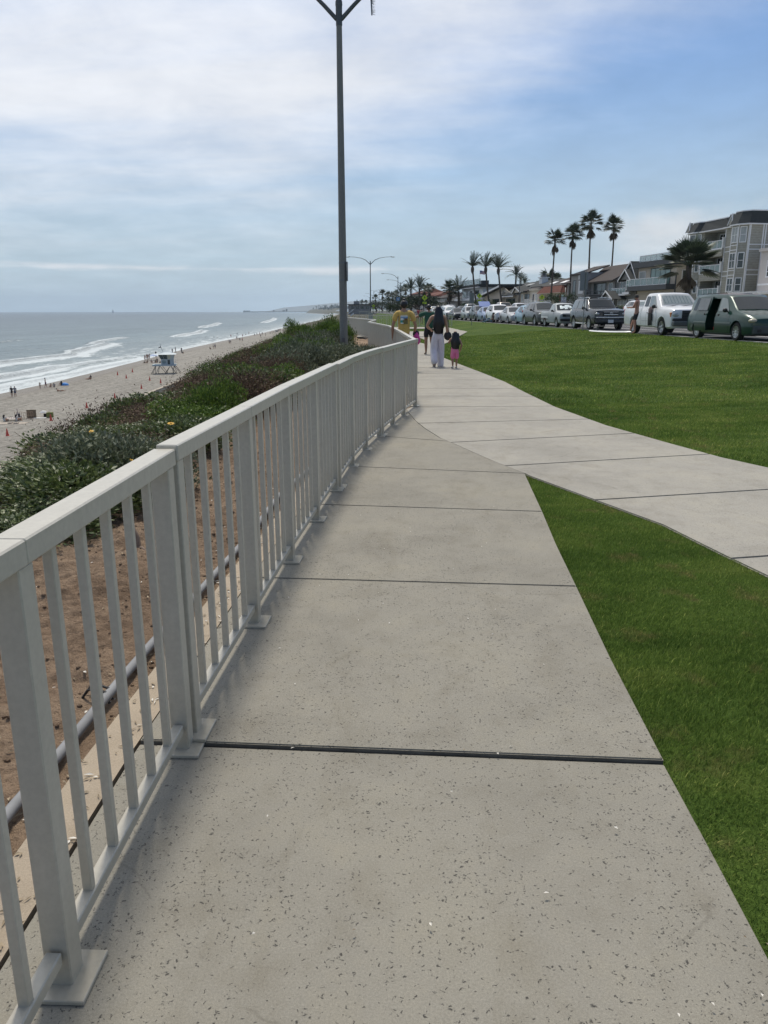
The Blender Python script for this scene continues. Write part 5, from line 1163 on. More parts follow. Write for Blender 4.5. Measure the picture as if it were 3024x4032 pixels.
# wetsuit hanging from the pickup's window
mb = MB(); xo = -1.045
def cloth(rows_, th=.035):
    V = []; 
    for (z, a0, a1, dx_) in rows_: V += [(xo - dx_, a0, z), (xo - dx_ - .02, (a0 + a1) / 2, z), (xo - dx_, a1, z)]
    n = len(V); V += [(v[0] + th, v[1], v[2]) for v in V]; R_ = len(rows_); Fc = []
    for i in range(R_ - 1):
        for k in (0, 1): o = 3 * i + k; Fc += [(o, o + 3, o + 4, o + 1), (o + n, o + n + 1, o + n + 4, o + n + 3)]
        Fc += [(3 * i, 3 * i + n, 3 * i + 3 + n, 3 * i + 3), (3 * i + 2, 3 * i + 5, 3 * i + 5 + n, 3 * i + 2 + n)]
    return V, Fc
V, Fc = cloth([(.99, 2.02, 2.36, .0), (1.15, 1.98, 2.38, .01), (1.28, 2.0, 2.36, -.05)]); wt = MB().add(V, Fc); ws = thing('wetsuit', 'black wetsuit with faded top hanging over the door of the white pickup', 'wetsuit', tr_.location, SDIR)
part('torso', wt, mat('faded_neoprene', (.13, .09, .095), .7, var=.3, vs=6), ws, 60); V, Fc = cloth([(.42, 2.20, 2.34, .0), (.7, 2.18, 2.36, .01), (.99, 2.16, 2.37, .01)]); w2 = MB().add(V, Fc); V, Fc = cloth([(.44, 1.98, 2.10, .01), (.7, 1.98, 2.15, .02), (.99, 2.02, 2.2, .012)]); w2.add(V, Fc); V, Fc = cloth([(.66, 1.90, 1.97, .03), (.95, 1.93, 2.02, .03)]); w2.add(V, Fc); part('legs', w2, mat('black_neoprene', (.014, .014, .017), .6), ws, 60)
# dark grey off-road SUV
st = [(0, .45, .92, 1.02, .80, .78, .68), (.06, .36, 1.02, 1.10, .91, .88, .76), (.28, .32, 1.09, 1.16, .95, .91, .80), (1.0, .32, 1.13, 1.21, .96, .92, .82), (1.42, .32, 1.15, 1.24, .96, .92, .82), (2.00, .32, 1.17, 1.73, .96, .92, .73), (2.25, .32, 1.18, 1.79, .96, .92, .74), (3.5, .32, 1.19, 1.81, .96, .915, .73), (4.30, .34, 1.20, 1.76, .94, .90, .71), (4.62, .38, 1.19, 1.36, .90, .86, .64), (4.78, .45, 1.05, 1.13, .82, .8, .6), (4.83, .55, .92, 1.0, .7, .68, .5)]
fr = Car(st, .92, 3.71, .385, .25); rr_ = car_root('parked_suv', 'dark grey off road suv with roof basket and chrome bumper trim', 2324, 45.8, .92, .95, G_, .385); fr.body(rr_, P_['navy'])
fr.top_patch(1.47, 1.98, .94, .91, M_GLASS, 'windshield'); fr.top_patch(4.3, 4.58, .88, .84, M_GLASS, 'rear_window'); fr.side_win((1.68, 2.42, 2.10, 2.46, .06, .92), M_GLASSL); fr.side_win((2.52, 3.30, 2.54, 3.22, .06, .92), mat('tinted_glass', (.07, .09, .09), .1, coat=.5)); fr.side_win((3.44, 4.30, 3.36, 4.12, .06, .92), mat('tinted_glass', (.07, .09, .09), .1, coat=.5))
fr.seam(1.55, .42, 1.12); fr.seam(2.48, .40, 1.16); fr.seam(3.34, .72, 1.17); fr.handles((2.30, 3.16), 1.04); fr.mirror(1.80, 1.22, M_BLK, .22, .18)
fr.head(.73, .07, .92, .38, .18, .16, M_LENS, -.25); fr.box('grille', 0, 0, .90, .92, .09, .30, M_BLK, .03, False); fr.box('grille_bar', 0, -.06, .87, .82, .03, .05, M_CHR, .01, False); fr.box('grille_bar', 0, -.055, 1.01, .86, .03, .02, M_CHR, .006, False)
mb = MB(); 
for k in range(20):
    a0, a1 = k * math.pi / 10, (k + 1) * math.pi / 10; mb.tube([(.085 * math.cos(a0), -.08, .94 + .05 * math.sin(a0)), (.085 * math.cos(a1), -.08, .94 + .05 * math.sin(a1))], .009, 5)
    mb.tube([(.034 * math.cos(a0), -.08, .94 + .045 * math.sin(a0)), (.034 * math.cos(a1), -.08, .94 + .045 * math.sin(a1))], .008, 5); mb.tube([(.075 * math.cos(a0), -.08, .965 + .02 * math.sin(a0)), (.075 * math.cos(a1), -.08, .965 + .02 * math.sin(a1))], .007, 5)
part('emblem', mb, M_CHR, rr_)
fr.box('bumper_bar', 0, .0, .72, 1.74, .12, .07, M_CHR, .02, False); fr.box('bumper', 0, .05, .52, 1.76, .22, .22, P_['navy'], .05, False); fr.box('fog_light', .72, -.06, .64, .30, .05, .12, M_BLK, .03); fr.box('licence_plate', 0, -.08, .50, .32, .02, .17, M_PLT, .004, False)
for sg in (-1, 1):
    mb = MB(); mb.tube([(sg * .95, 1.38, .40), (sg * 1.0, 1.44, .36), (sg * 1.0, 3.2, .36), (sg * .95, 3.26, .40)], .035, 8); part('side_step', mb, M_CHR, rr_, 50)
    mb = MB(); mb.tube([(sg * .60, 2.0, 1.78), (sg * .61, 2.15, 1.85), (sg * .61, 4.0, 1.84), (sg * .58, 4.15, 1.74)], .024, 7); part('roof_rail', mb, M_CHR, rr_, 50)
mb = MB(); mb.box(-.55, .55, 2.3, 3.6, 1.87, 1.90)
for x in (-.55, .55): mb.tube([(x, 2.3, 1.98), (x, 3.6, 1.98)], .014, 6)
for y in (2.3, 2.95, 3.6): mb.tube([(-.55, y, 1.98), (.55, y, 1.98)], .012, 6)
for x in (-.55, .55):
    for y in (2.3, 2.95, 3.6): mb.tube([(x, y, 1.80), (x, y, 1.98)], .012, 6)
part('roof_basket', mb, M_BLK, rr_); fr.strip_side(1.5, 3.3, .36, .44, M_BLK, 'sill', .006); fr.wheels(1)
# small faded pickup
st = [(0, .42, .74, .84, .66, .64, .52), (.06, .30, .84, .92, .80, .77, .62), (.22, .27, .92, .97, .82, .79, .66), (1.0, .27, .97, 1.02, .83, .80, .68), (1.28, .27, .99, 1.06, .83, .80, .68), (1.86, .27, 1.02, 1.52, .83, .80, .60), (2.05, .27, 1.02, 1.57, .83, .80, .59), (2.55, .27, 1.02, 1.57, .83, .79, .59), (2.66, .27, 1.02, 1.52, .83, .79, .59), (2.74, .27, 1.02, 1.06, .83, .80, .74), (4.5, .32, 1.04, 1.08, .82, .79, .74), (4.56, .36, 1.0, 1.05, .8, .77, .72)]
sp_ = Car(st, .80, 3.55, .32, .20); sr = car_root('parked_pickup', 'small old pickup with grey primer cab and faded white bed', 2196, 52.2, .80, .81, G_, .39, cat='pickup'); cut = MB(); cut.box(-.68, .68, 2.84, 4.48, .6, 1.3); sp_.body(sr, P_['primer'], [cut.mesh('c', [M_BLK])])
sp_.top_patch(1.34, 1.82, .93, .90, M_GLASS, 'windshield'); mb = MB()
for j, (x, w, z0, z1) in enumerate(((-.30, .10, 1.16, 1.38), (-.12, .16, 1.20, 1.34), (.12, .2, 1.24, 1.42), (.02, .12, 1.14, 1.24), (.34, .08, 1.2, 1.36))):
    f0, f1 = (z0 - 1.06) / .46, (z1 - 1.06) / .46; mb.add([(x - w, 1.26 + .6 * f0, z0 + .035), (x + w, 1.26 + .6 * f0 + .02, z0 + .055), (x + w * .8, 1.26 + .6 * f1, z1 + .045), (x - w * .7, 1.26 + .6 * f1, z1 + .03)], [(0, 1, 2, 3)])
part('crumpled_sunshade', mb, M_SHADE, sr); sp_.side_win((1.52, 2.42, 1.94, 2.46, .06, .92), M_GLASSL); sp_.seam(1.36, .34, .98); sp_.seam(2.50, .34, 1.0); sp_.seam(2.72, .34, 1.0)
sp_.strip_side(2.74, 4.45, .62, 1.0, P_['oldwhite'], 'bed_side', .008); sp_.strip_side(2.74, 4.45, .50, .545, mat('maroon_stripe', (.12, .03, .035), .5), 'stripe', .006); sp_.box('grille', 0, .0, .78, 1.30, .07, .18, mat('faded_black_grille', (.05, .055, .055), .6), .02, False)
for z in (.74, .79, .84): sp_.box('grille_bar', 0, -.045, z, .9, .02, .012, M_CHR, .003, False)
sp_.box('headlight', .56, -.03, .78, .2, .03, .13, M_GLASS, .01); sp_.box('bumper', 0, .0, .50, 1.60, .18, .17, M_BLK, .04, False); sp_.mirror(1.62, 1.06, M_BLK, .18, .13); sp_.wheels(2)
suv('x', 'slate grey three row suv behind the small old pickup', 2108, 57.8, P_['dgrey'], 4.98, .98, 1.75, .38, rails=True, style=2, z=.39)
sedan('x', 'light blue hatchback between the slate suv and the silver sedan', 2063, 63.3, P_['lblue'], 4.1, .85, 1.52, .30, hatch=True, style=3, z=.39, name='parked_hatchback')
sedan('x', 'silver compact sedan beside the white suv', 2002, 68.2, P_['silver'], 4.5, .86, 1.45, .31, z=.39, style=0)
suv('x', 'white suv the barefoot man leans against', 1942, 73.6, P_['white'], 4.55, .92, 1.68, .35, z=.39, style=0)
h_ = sedan('x', 'pale blue hatchback with its blue tailgate raised', 1901, 78.8, paint('periwinkle_paint', (.20, .27, .42)), 4.1, .85, 1.5, .30, hatch=True, style=1, z=.39, name='parked_hatchback')
mb = MB(); mb.slab([(-.62, 3.4, 1.47), (.62, 3.4, 1.47), (.58, 4.35, 1.98), (-.58, 4.35, 1.98)], (0, -.03, .05)); part('open_tailgate', mb, paint('deep_blue_paint', (.03, .09, .30)), h_, None, bevel=.02)
suv('x', 'dark grey compact suv in front of the silver crossover', 1870, 84.2, P_['slate'], 4.5, .91, 1.66, .34, z=.39)
suv('x', 'silver crossover behind the black sedan', 1833, 89.6, P_['silver'], 4.4, .90, 1.6, .34, z=.39, style=1)
sedan('x', 'black sedan with bright headlights near the bend of the path', 1784, 95.0, P_['black'], 4.7, .90, 1.44, .33, z=.39, style=3)
suv('x', 'white crossover behind the black sedan', 1752, 101, P_['white'], 4.5, .91, 1.64, .34, z=.40, glass=M_GLASSL)
suv('x', 'white suv with roof rails, behind the white crossover', 1744, 107.5, P_['pearl'], 4.7, .93, 1.75, .35, z=.42, rails=True)
sedan('x', 'farthest silver car of the kerb row, seen beside the walking woman', 1702, 116, P_['silver'], 4.5, .88, 1.5, .31, z=.42)
suv('x', 'pale suv at the far end of the kerb row', 1692, 124, P_['silver'], 4.6, .92, 1.7, .34, z=.44)
g = 'cars on the far side of the street'
def far_pickup(label, px, y, col, z):
    st = [(0, .45, .86, .98, .72, .70, .6), (.25, .34, 1.05, 1.12, .96, .93, .76), (1.4, .34, 1.16, 1.24, .98, .94, .78), (2.1, .36, 1.18, 1.78, .98, .94, .68), (4.0, .36, 1.19, 1.80, .98, .93, .67), (4.1, .36, 1.2, 1.27, .98, .94, .88), (5.7, .42, 1.22, 1.28, .95, .93, .88)]
    c = Car(st, 1.0, 4.5, .39, .26); r = car_root('pickup', label, px, y, 1.0, .97, g, z, cat='pickup'); c.body(r, col); c.top_patch(1.48, 2.02, .94, .9, M_GLASS, 'windshield'); c.side_win((1.7, 3.9, 2.15, 3.85, .06, .92)); c.box('grille', 0, 0, .9, 1.0, .08, .28, M_BLK, .03, False); c.head(.74, .1, .9, .3, .2, .2); c.box('bumper', 0, .02, .58, 1.8, .2, .2, M_CHR, .04, False); c.mirror(1.8, 1.24, M_BLK, .2, .18); c.wheels(0)
far_pickup('tan crew cab pickup across the street behind the white suv', 1968, 108, P_['tan'], .80); far_pickup('white crew cab pickup across the street behind the silver crossover', 1838, 132, P_['white'], .78)
suv('x', 'white suv right of the tan pickup across the street', 2030, 113, P_['white'], 4.6, .93, 1.75, .35, group=g, z=.80); suv('x', 'white suv across the street seen over the bed of the white pickup', 2512, 66, P_['white'], 4.5, .91, 1.6, .34, group=g, z=.72, glass=M_GLASSL)
sedan('x', 'black car across the street behind the white crossover', 1806, 128, P_['black'], 4.6, .9, 1.5, .31, group=g, z=.72); suv('x', 'white suv farthest off across the street', 1758, 135, P_['white'], 4.6, .92, 1.75, .34, group=g, z=.70)
# ================================================================ people
def skin_mesh(name, verts, edges, rad, m, root=0, sub=1, extra=None):
    me = bpy.data.meshes.new('t'); me.from_pydata([tuple(v) for v in verts], edges, []); o = bpy.data.objects.new('t', me); SC.collection.objects.link(o)
    md = o.modifiers.new('s', 'SKIN'); md.use_smooth_shade = True; md.branch_smoothing = .3
    sv = me.skin_vertices[0].data
    for i, r in enumerate(rad):
        r = (r, r) if isinstance(r, (int, float)) else r; sv[i].radius = r; sv[i].use_root = (i == root)
    if sub: s2 = o.modifiers.new('u', 'SUBSURF'); s2.levels = s2.render_levels = sub
    dg = bpy.context.evaluated_depsgraph_get(); out = bpy.data.meshes.new_from_object(o.evaluated_get(dg), depsgraph=dg); bpy.data.objects.remove(o)
    out.name = name; out.materials.clear()
    for q in (m if isinstance(m, list) else [m]): out.materials.append(q)
    out.polygons.foreach_set('use_smooth', [True] * len(out.polygons))
    if extra:
        bm = bmesh.new(); bm.from_mesh(out); tmp = extra.mesh('e', []); bm.from_mesh(tmp); bm.to_mesh(out); bm.free(); out.polygons.foreach_set('use_smooth', [True] * len(out.polygons))
    return out
SKIN_A = mat('tan_skin', (.34, .19, .125), .55, var=.08, vs=20); SKIN_B = mat('light_brown_skin', (.40, .24, .165), .55, var=.08, vs=20); SKIN_C = mat('sunburnt_skin', (.42, .21, .15), .55, var=.1, vs=14)
HAIR = mat('black_hair', (.010, .010, .013), .42, var=.4, vs=30, coords=(6, 6, 1)); M_EYE = mat('eye', (.02, .015, .012), .2)
def skeleton(H, P=None, build=1.0):
    """joints in metres; x = person's right is +x, +y = forward"""
    J = dict(pelvis=(0, 0, .53), waist=(0, 0, .60), chest=(0, .0, .72), nbase=(0, -.005, .815), neck=(0, 0, .855), head=(0, .008, .905), crown=(0, .005, .968))
    for s, n in ((1, 'R'), (-1, 'L')):
        J['sh' + n] = (s * .105, -.005, .80); J['el' + n] = (s * .135, -.02, .63); J['wr' + n] = (s * .135, .02, .485); J['hp' + n] = (s * .05, 0, .50); J['kn' + n] = (s * .055, .01, .28); J['an' + n] = (s * .055, -.01, .045); J['to' + n] = (s * .065, .085, .015)
    if P: J.update(P)
    return {k: Vector(v) * H for k, v in J.items()}
def person(label, x, y, z, H, rz, pose, clothes, skin, hair=None, group=None, build=1.0, detail=1, cat='person', face=True, name='person', extra_parts=None):
    J = skeleton(H, pose); h = H * build; t = thing(name, label, cat, (x, y, z), rz, group)
    V, E, Rr, idx = [], [], [], {}
    def v(n, p, r): idx[n] = len(V); V.append(p); Rr.append(r if isinstance(r, tuple) else (r, r)); return idx[n]
    def e(a, b): E.append((idx[a], idx[b]))
    v('pelvis', J['pelvis'], (.078 * h, .060 * h)); v('waist', J['waist'], (.070 * h, .052 * h)); v('chest', J['chest'], (.088 * h, .060 * h)); v('nbase', J['nbase'], (.052 * h, .042 * h)); v('neck', J['neck'], .030 * h)
    v('jaw', J['head'] + (J['neck'] - J['head']) * .45 + Vector((0, .012 * H, 0)), .034 * H); v('head', J['head'], (.042 * H, .050 * H)); v('hd2', (J['head'] + J['crown']) / 2, (.045 * H, .054 * H)); v('crown', J['crown'], (.028 * H, .034 * H))
    for a, b in (('pelvis', 'waist'), ('waist', 'chest'), ('chest', 'nbase'), ('nbase', 'neck'), ('neck', 'jaw'), ('jaw', 'head'), ('head', 'hd2'), ('hd2', 'crown')): e(a, b)
    for n in 'RL':
        v('sh' + n, J['sh' + n], .034 * h); v('ua' + n, J['sh' + n].lerp(J['el' + n], .45), .029 * h); v('el' + n, J['el' + n], .023 * h); v('fa' + n, J['el' + n].lerp(J['wr' + n], .35), .024 * h); v('wr' + n, J['wr' + n], .015 * h)
        e('nbase', 'sh' + n); e('sh' + n, 'ua' + n); e('ua' + n, 'el' + n); e('el' + n, 'fa' + n); e('fa' + n, 'wr' + n)
        v('hp' + n, J['hp' + n], .050 * h); v('th' + n, J['hp' + n].lerp(J['kn' + n], .4), .047 * h); v('kn' + n, J['kn' + n], .032 * h); v('ca' + n, J['kn' + n].lerp(J['an' + n], .32), .034 * h); v('an' + n, J['an' + n], .018 * h); v('to' + n, J['to' + n], (.020 * h, .012 * h))
        e('pelvis', 'hp' + n); e('hp' + n, 'th' + n); e('th' + n, 'kn' + n); e('kn' + n, 'ca' + n); e('ca' + n, 'an' + n); e('an' + n, 'to' + n)
        d = (J['wr' + n] - J['el' + n]).normalized(); pc = J['wr' + n] + d * .038 * H; v('pm' + n, pc, (.018 * H, .010 * H)); e('wr' + n, 'pm' + n)
        if detail:
            s = 1 if n == 'R' else -1; sd = d.cross(Vector((1, 0, 0))) if abs(d.x) < .7 else d.cross(Vector((0, 0, 1))); sd.normalize(); bend = sd.cross(d).normalized() * -s
            for k in range(4):
                off = (k - 1.5) * .0075 * H; L = (.030, .036, .033, .025)[k] * H; b = pc + sd * off + d * .012 * H; m_ = b + d * L * .55 + bend * .004 * H; tp = m_ + d * L * .4 + bend * .010 * H
                v('f%d' % k + n, b, .0048 * H); v('g%d' % k + n, m_, .0045 * H); v('h%d' % k + n, tp, .0038 * H); e('pm' + n, 'f%d' % k + n); e('f%d' % k + n, 'g%d' % k + n); e('g%d' % k + n, 'h%d' % k + n)
            b = J['wr' + n] + d * .014 * H + sd * .015 * H; v('t0' + n, b, .0055 * H); v('t1' + n, b + (d * .7 + sd * .6).normalized() * .028 * H + bend * .006 * H, .0048 * H); e('wr' + n, 't0' + n); e('t0' + n, 't1' + n)
    ex = MB(); fw = Vector((0, 1, 0)); hd = J['head']; up = (J['crown'] - J['neck']).normalized(); hf = pose.get('look') if pose else None
    hf = Vector(hf).normalized() if hf else fw; sdv = hf.cross(up).normalized()
    if detail:
        np_ = hd + hf * .056 * H + up * .004 * H; ex.ball(tuple(np_), (.008 * H, .011 * H, .012 * H), 7, 5)
        for s in (-1, 1): q = hd + sdv * s * .046 * H; ex.ball(tuple(q), (.006 * H, .010 * H, .016 * H), 7, 5)
    body = skin_mesh('body', V, E, Rr, skin, 0, 1, ex); link('body', body, t)
    if detail and face:
        for s in (-1, 1): mb = MB(); mb.ball(tuple(hd + hf * .050 * H + sdv * s * .017 * H + up * .016 * H), .0052 * H, 6, 4); part('eye', mb, M_EYE, t)
        mb = MB(); mb.ball(tuple(hd + hf * .049 * H - up * .022 * H), (.012 * H, .005 * H, .004 * H), 7, 4); part('mouth', mb, mat('lips', (.25, .09, .07), .5), t)
    # clothing follows the skeleton with a little more radius
    for c in clothes:
        kind, m = c[0], c[1]; V2, E2, R2 = [], [], []
        def add(p, r, prev=None):
            V2.append(Vector(p)); R2.append(r if isinstance(r, tuple) else (r, r))
            if prev is not None: E2.append((prev, len(V2) - 1))
            return len(V2) - 1
        k = c[2] if len(c) > 2 else 1.0
        if kind == 'shirt':
            a = add(J['pelvis'] - Vector((0, 0, .028 * H)), (.092 * h * k, .076 * h * k)); a = add(J['pelvis'] + Vector((0, 0, .02 * H)), (.090 * h * k, .072 * h * k), a); b = add(J['waist'] + Vector((0, 0, .02 * H)), (.086 * h * k, .064 * h * k), a); c_ = add(J['chest'] + Vector((0, 0, .01 * H)), (.100 * h * k, .070 * h * k), b); d = add(J['nbase'] - Vector((0, 0, .004 * H)), (.060 * h * k, .048 * h * k), c_)
            for n in 'RL': q = add(J['sh' + n], .042 * h * k, d); w = add(J['sh' + n].lerp(J['el' + n], .35), .042 * h * k, q); add(J['sh' + n].lerp(J['el' + n], .72), .040 * h * k, w)
            nm = 'shirt'
        elif kind in ('shorts', 'swimsuit_bottom'):
            a = add(J['waist'] - Vector((0, 0, .01 * H)), (.076 * h * k, .060 * h * k)); b = add(J['pelvis'], (.086 * h * k, .070 * h * k), a); L = .80 if kind == 'shorts' else .25
            for n in 'RL': q = add(J['hp' + n], .058 * h * k, b); add(J['hp' + n].lerp(J['kn' + n], L * .5), .056 * h * k, q); add(J['hp' + n].lerp(J['kn' + n], L), .053 * h * k, len(V2) - 1)
            nm = kind
        elif kind in ('trousers', 'jeans'):
            wd = 1.0 if kind == 'jeans' else 1.75; a = add(J['waist'] - Vector((0, 0, .005 * H)), (.074 * h * k, .058 * h * k)); b = add(J['pelvis'], (.090 * h * k, .074 * h * k), a)
            for n in 'RL': q = add(J['hp' + n], .062 * h * k, b); w = add(J['hp' + n].lerp(J['kn' + n], .5), .050 * h * (1 + (wd - 1) * .5), q); w = add(J['kn' + n], .040 * h * wd, w); w = add(J['kn' + n].lerp(J['an' + n], .5), .036 * h * wd * 1.05, w); add(J['an' + n] + (J['kn' + n] - J['an' + n]) * -.30, .031 * h * wd * 1.1, w)
            nm = 'trousers'
        elif kind == 'top':
            a = add(J['waist'] + Vector((0, 0, .02 * H)), (.076 * h * k, .058 * h * k)); add(J['chest'] + Vector((0, 0, .005 * H)), (.094 * h * k, .066 * h * k), a); nm = 'top'
        elif kind == 'romper':
            a = add(J['chest'] + Vector((0, 0, .03 * H)), (.090 * h * k, .066 * h * k)); b = add(J['waist'], (.092 * h * k, .074 * h * k), a); c_ = add(J['pelvis'], (.105 * h * k, .09 * h * k), b)
            for n in 'RL': q = add(J['hp' + n], .070 * h * k, c_); w = add(J['hp' + n].lerp(J['kn' + n], .6), .068 * h, q); add(J['kn' + n] - Vector((0, 0, .02 * H)), .060 * h, w)
            nm = 'romper'
        link(nm, skin_mesh(nm, V2, E2, R2, m, 0, 1), t)
        if kind == 'shirt': SHIRT[label] = J
    if hair:
        mb = MB(); hk = hair[0]; bk = hd - hf * .010 * H + up * .020 * H
        T = Matrix.Translation(bk)
        mb.ball((0, 0, 0), (.052 * H, .058 * H, .058 * H), 14, 9, 0, T)
        if hk == 'bun': mb.ball(tuple(hd - hf * .012 * H + up * .080 * H), (.026 * H, .026 * H, .022 * H), 10, 6)
        if hk == 'long':
            L = hair[1] * H; w0, w1 = hair[2] * H, hair[3] * H; N = 12; c0 = hd - hf * .02 * H + up * .03 * H; n = 14; V3 = []; r = random.Random(4)
            for i in range(N + 1):
                f = i / N; cc = c0 - Vector((0, 0, 1)) * L * f - hf * (.030 + .028 * math.sin(min(1, f * 1.4) * 2.6)) * H; ww = (w0 + (w1 - w0) * min(1, f * 1.6)) * (1 - .45 * max(0, f - .7) / .3); dd = ww * .52
                for k in range(n): a = 2 * math.pi * k / n; jag = (L * .07 * r.random() * (i == N)); V3.append(cc + sdv * ww * math.cos(a) * (1 + .06 * math.sin(k * 3 + i)) + hf * dd * math.sin(a) + Vector((0, 0, jag)))
            mb.add(V3, [(i * n + k, (i + 1) * n + k, (i + 1) * n + (k + 1) % n, i * n + (k + 1) % n) for i in range(N) for k in range(n)] + [tuple(N * n + k for k in range(n))])
            for s in range(16):
                a = r.uniform(-1, 1); p = c0 - Vector((0, 0, 1)) * L * .8 - hf * .07 * H + sdv * a * w1 * .9; mb.tube([p, p - Vector((0, 0, L * r.uniform(.15, .27))) + sdv * a * .01 * H], [.010 * H, .002 * H], 4)
        part('hair', mb, HAIR if len(hair) < 5 else hair[4], t, 60)
    return t, J
SHIRT = {}
YEL = mat('mustard_tshirt', (.56, .38, .11), .9, var=.12, vs=7, bump=.4, bs=14); GRN = mat('dark_green_polo', (.022, .085, .055), .85, var=.15, vs=8, bump=.3, bs=14); BSH = mat('black_shorts', (.018, .018, .022), .8, var=.3, vs=10)
WPT = mat('white_cotton_trousers', (.66, .66, .72), .9, var=.09, vs=9, bump=.7, bs=11, coords=(2, 2, .7)); BLT = mat('bright_blue_top', (.02, .30, .62), .7); PNK = mat('pink_patterned_romper', (.66, .10, .26), .85, var=.3, vs=26, dirt=(.62, .28, .40), bump=.4, bs=16); SHOE = mat('sandal_sole', (.30, .27, .23), .8); WSH = mat('white_sandal', (.68, .68, .66), .6)
def shoes(t, J, H, m, both=True, w=.05):
    for n in 'RL':
        a, b = J['an' + n], J['to' + n]; d = (b - a); d.normalize(); c = (a + b) / 2; q = d.to_track_quat('Y', 'Z').to_matrix().to_4x4(); T = Matrix.Translation(c + Vector((0, 0, -.012 * H))) @ q
        mb = MB(); mb.ball((0, 0, 0), (.028 * H, .072 * H, .014 * H), 10, 6, 0, T); part('shoe', mb, m, t, 60)
# woman in white trousers, mid stride, seen from behind (faces away, +y)
wx, wy = 1.47, 21.3; H = 1.66
pose = dict(knR=(.055, .07, .285), anR=(.055, .06, .04), toR=(.062, .15, .012), hpL=(-.05, -.01, .5), knL=(-.062, .03, .285), anL=(-.068, -.12, .105), toL=(-.070, -.145, .02), elR=(.145, .01, .64), wrR=(.165, .03, .50), elL=(-.185, .03, .655), wrL=(-.115, .12, .60))
t, J = person('woman with hip length black hair and white trousers holding the child\'s hand', wx, wy, 0, H, R(2), pose, [('trousers', WPT), ('top', BLT)], SKIN_B, ('long', .40, .058, .098), face=True)
shoes(t, J, H, SHOE)
mb = MB(); mb.tube([J['nbase'] + Vector((-.05, -.07, .02)), J['chest'] + Vector((-.03, -.12, .05)), J['chest'] + Vector((-.06, -.11, -.02))], .006, 5); part('top_strap', mb, BLT, t)
# black shoulder bag on the woman's right side
mb = MB(); mb.ball((0, 0, 0), (.11, .05, .12), 12, 8); mb.tube([(0, .02, .08), (-.01, .01, .32), (-.05, -.02, .60)], .011, 6); mb.tube([(.03, -.02, .08), (.02, -.02, .32), (-.03, -.03, .60)], .010, 6)
tag(part('shoulder_bag', mb, mat('black_leather', (.015, .015, .017), .5), None, 60, (wx + .27, wy + .05, .83)), 'black shoulder bag hanging at the right hip of the woman in white trousers', 'bag')
# little girl
H2 = 1.03; cx, cy = 1.885, 20.7
pose = dict(pelvis=(0, 0, .47), waist=(0, 0, .55), chest=(0, 0, .66), nbase=(0, 0, .755), neck=(0, 0, .79), head=(0, .01, .865), crown=(0, .005, .955), shR=(.11, 0, .74), elR=(.17, -.03, .60), wrR=(.15, .03, .47), shL=(-.11, 0, .74), elL=(-.165, .02, .64), wrL=(-.145, .05, .70), hpR=(.05, 0, .45), hpL=(-.05, 0, .45), knR=(.055, .03, .25), knL=(-.055, .0, .25), anR=(.055, .06, .05), toR=(.06, .15, .02), anL=(-.055, -.04, .06), toL=(-.06, .05, .02))
t, J = person('little girl with long black hair in a pink romper holding the woman\'s hand', cx, cy, 0, H2, R(4), pose, [('romper', PNK, 1.05)], SKIN_A, ('long', .40, .085, .125), build=1.08)
shoes(t, J, H2 * 1.25, WSH)
# man in the mustard shirt (behind the railing corner), arm out to a pink bag
mx, my = .50, 19.7; H3 = 1.79
pose = dict(elR=(.165, .0, .635), wrR=(.150, .07, .52), elL=(-.155, -.01, .64), wrL=(-.16, .03, .50), knR=(.055, .05, .28), anR=(.055, .03, .045), anL=(-.06, -.05, .05), toL=(-.06, .04, .015), toR=(.06, .12, .015))
t, J = person('man with a black topknot in a mustard yellow printed tee behind the railing', mx, my, 0, H3, R(0), pose, [('shirt', YEL, 1.0), ('shorts', BSH)], SKIN_A, ('bun',), build=1.0)
shoes(t, J, H3, SHOE)
def print_panel(t, J, H, y0=-.112):
    """beach scene printed on the back of the shirt: blue sky, white sun, sea, tan headland"""
    cs = dict(w=mat('print_white', (.72, .72, .66), .9), b=mat('print_blue', (.17, .28, .44), .9), t=mat('print_teal', (.05, .30, .27), .9), g=mat('print_olive', (.16, .15, .06), .9), k=mat('print_brown', (.14, .085, .03), .9), l=mat('print_pale_blue', (.48, .56, .62), .9))
    z0 = .655 * H; z1 = .775 * H; x0, x1 = -.052 * H, .052 * H; mbs = {k: MB() for k in cs}
    def q(k, a, b, c, d, lay=0):        # in print coordinates 0..1
        n = 8; V = []; 
        for i in range(n + 1):
            u = a + (b - a) * i / n; x = x0 + (x1 - x0) * u
            for v_ in (c, d): z = z0 + (z1 - z0) * v_; yy = -(.0745 * H * 1.06) * math.sqrt(max(0, 1 - (x / (.125 * H)) ** 2)) - .004 - lay * .0025; V.append((x, yy, z))
        mbs[k].add(V, [(2 * i, 2 * i + 2, 2 * i + 3, 2 * i + 1) for i in range(n)])
    q('b', 0, 1, .62, .80); q('l', 0, 1, .80, .90); q('t', 0, .5, .15, .50); q('w', .05, .45, .05, .16, 1); q('g', .3, 1, .0, .45, 1); q('k', .55, .95, .42, .66, 1); q('w', .08, .36, .46, .68, 1); q('l', .0, .5, .42, .62)
    q('w', .04, .98, .90, .93, 1); rr2 = random.Random(2)
    for k in range(9): q('w', .06 + k * .10, .13 + k * .10, .95, 1.03)
    for k in range(10): a = rr2.uniform(.4, .9); b_ = rr2.uniform(.02, .5); q('k', a, a + .08, b_, b_ + .05, 2)
    root = None
    for k, m in cs.items():
        if mbs[k].v: o = part('shirt_print', mbs[k], m, t)
print_panel(t, J, H3)
mb = MB(); mb.tube([(0, 0, .14), (.0, 0, .02)], [.05, .085], 10); mb.ball((0, 0, -.06), (.105, .06, .12), 12, 8); 
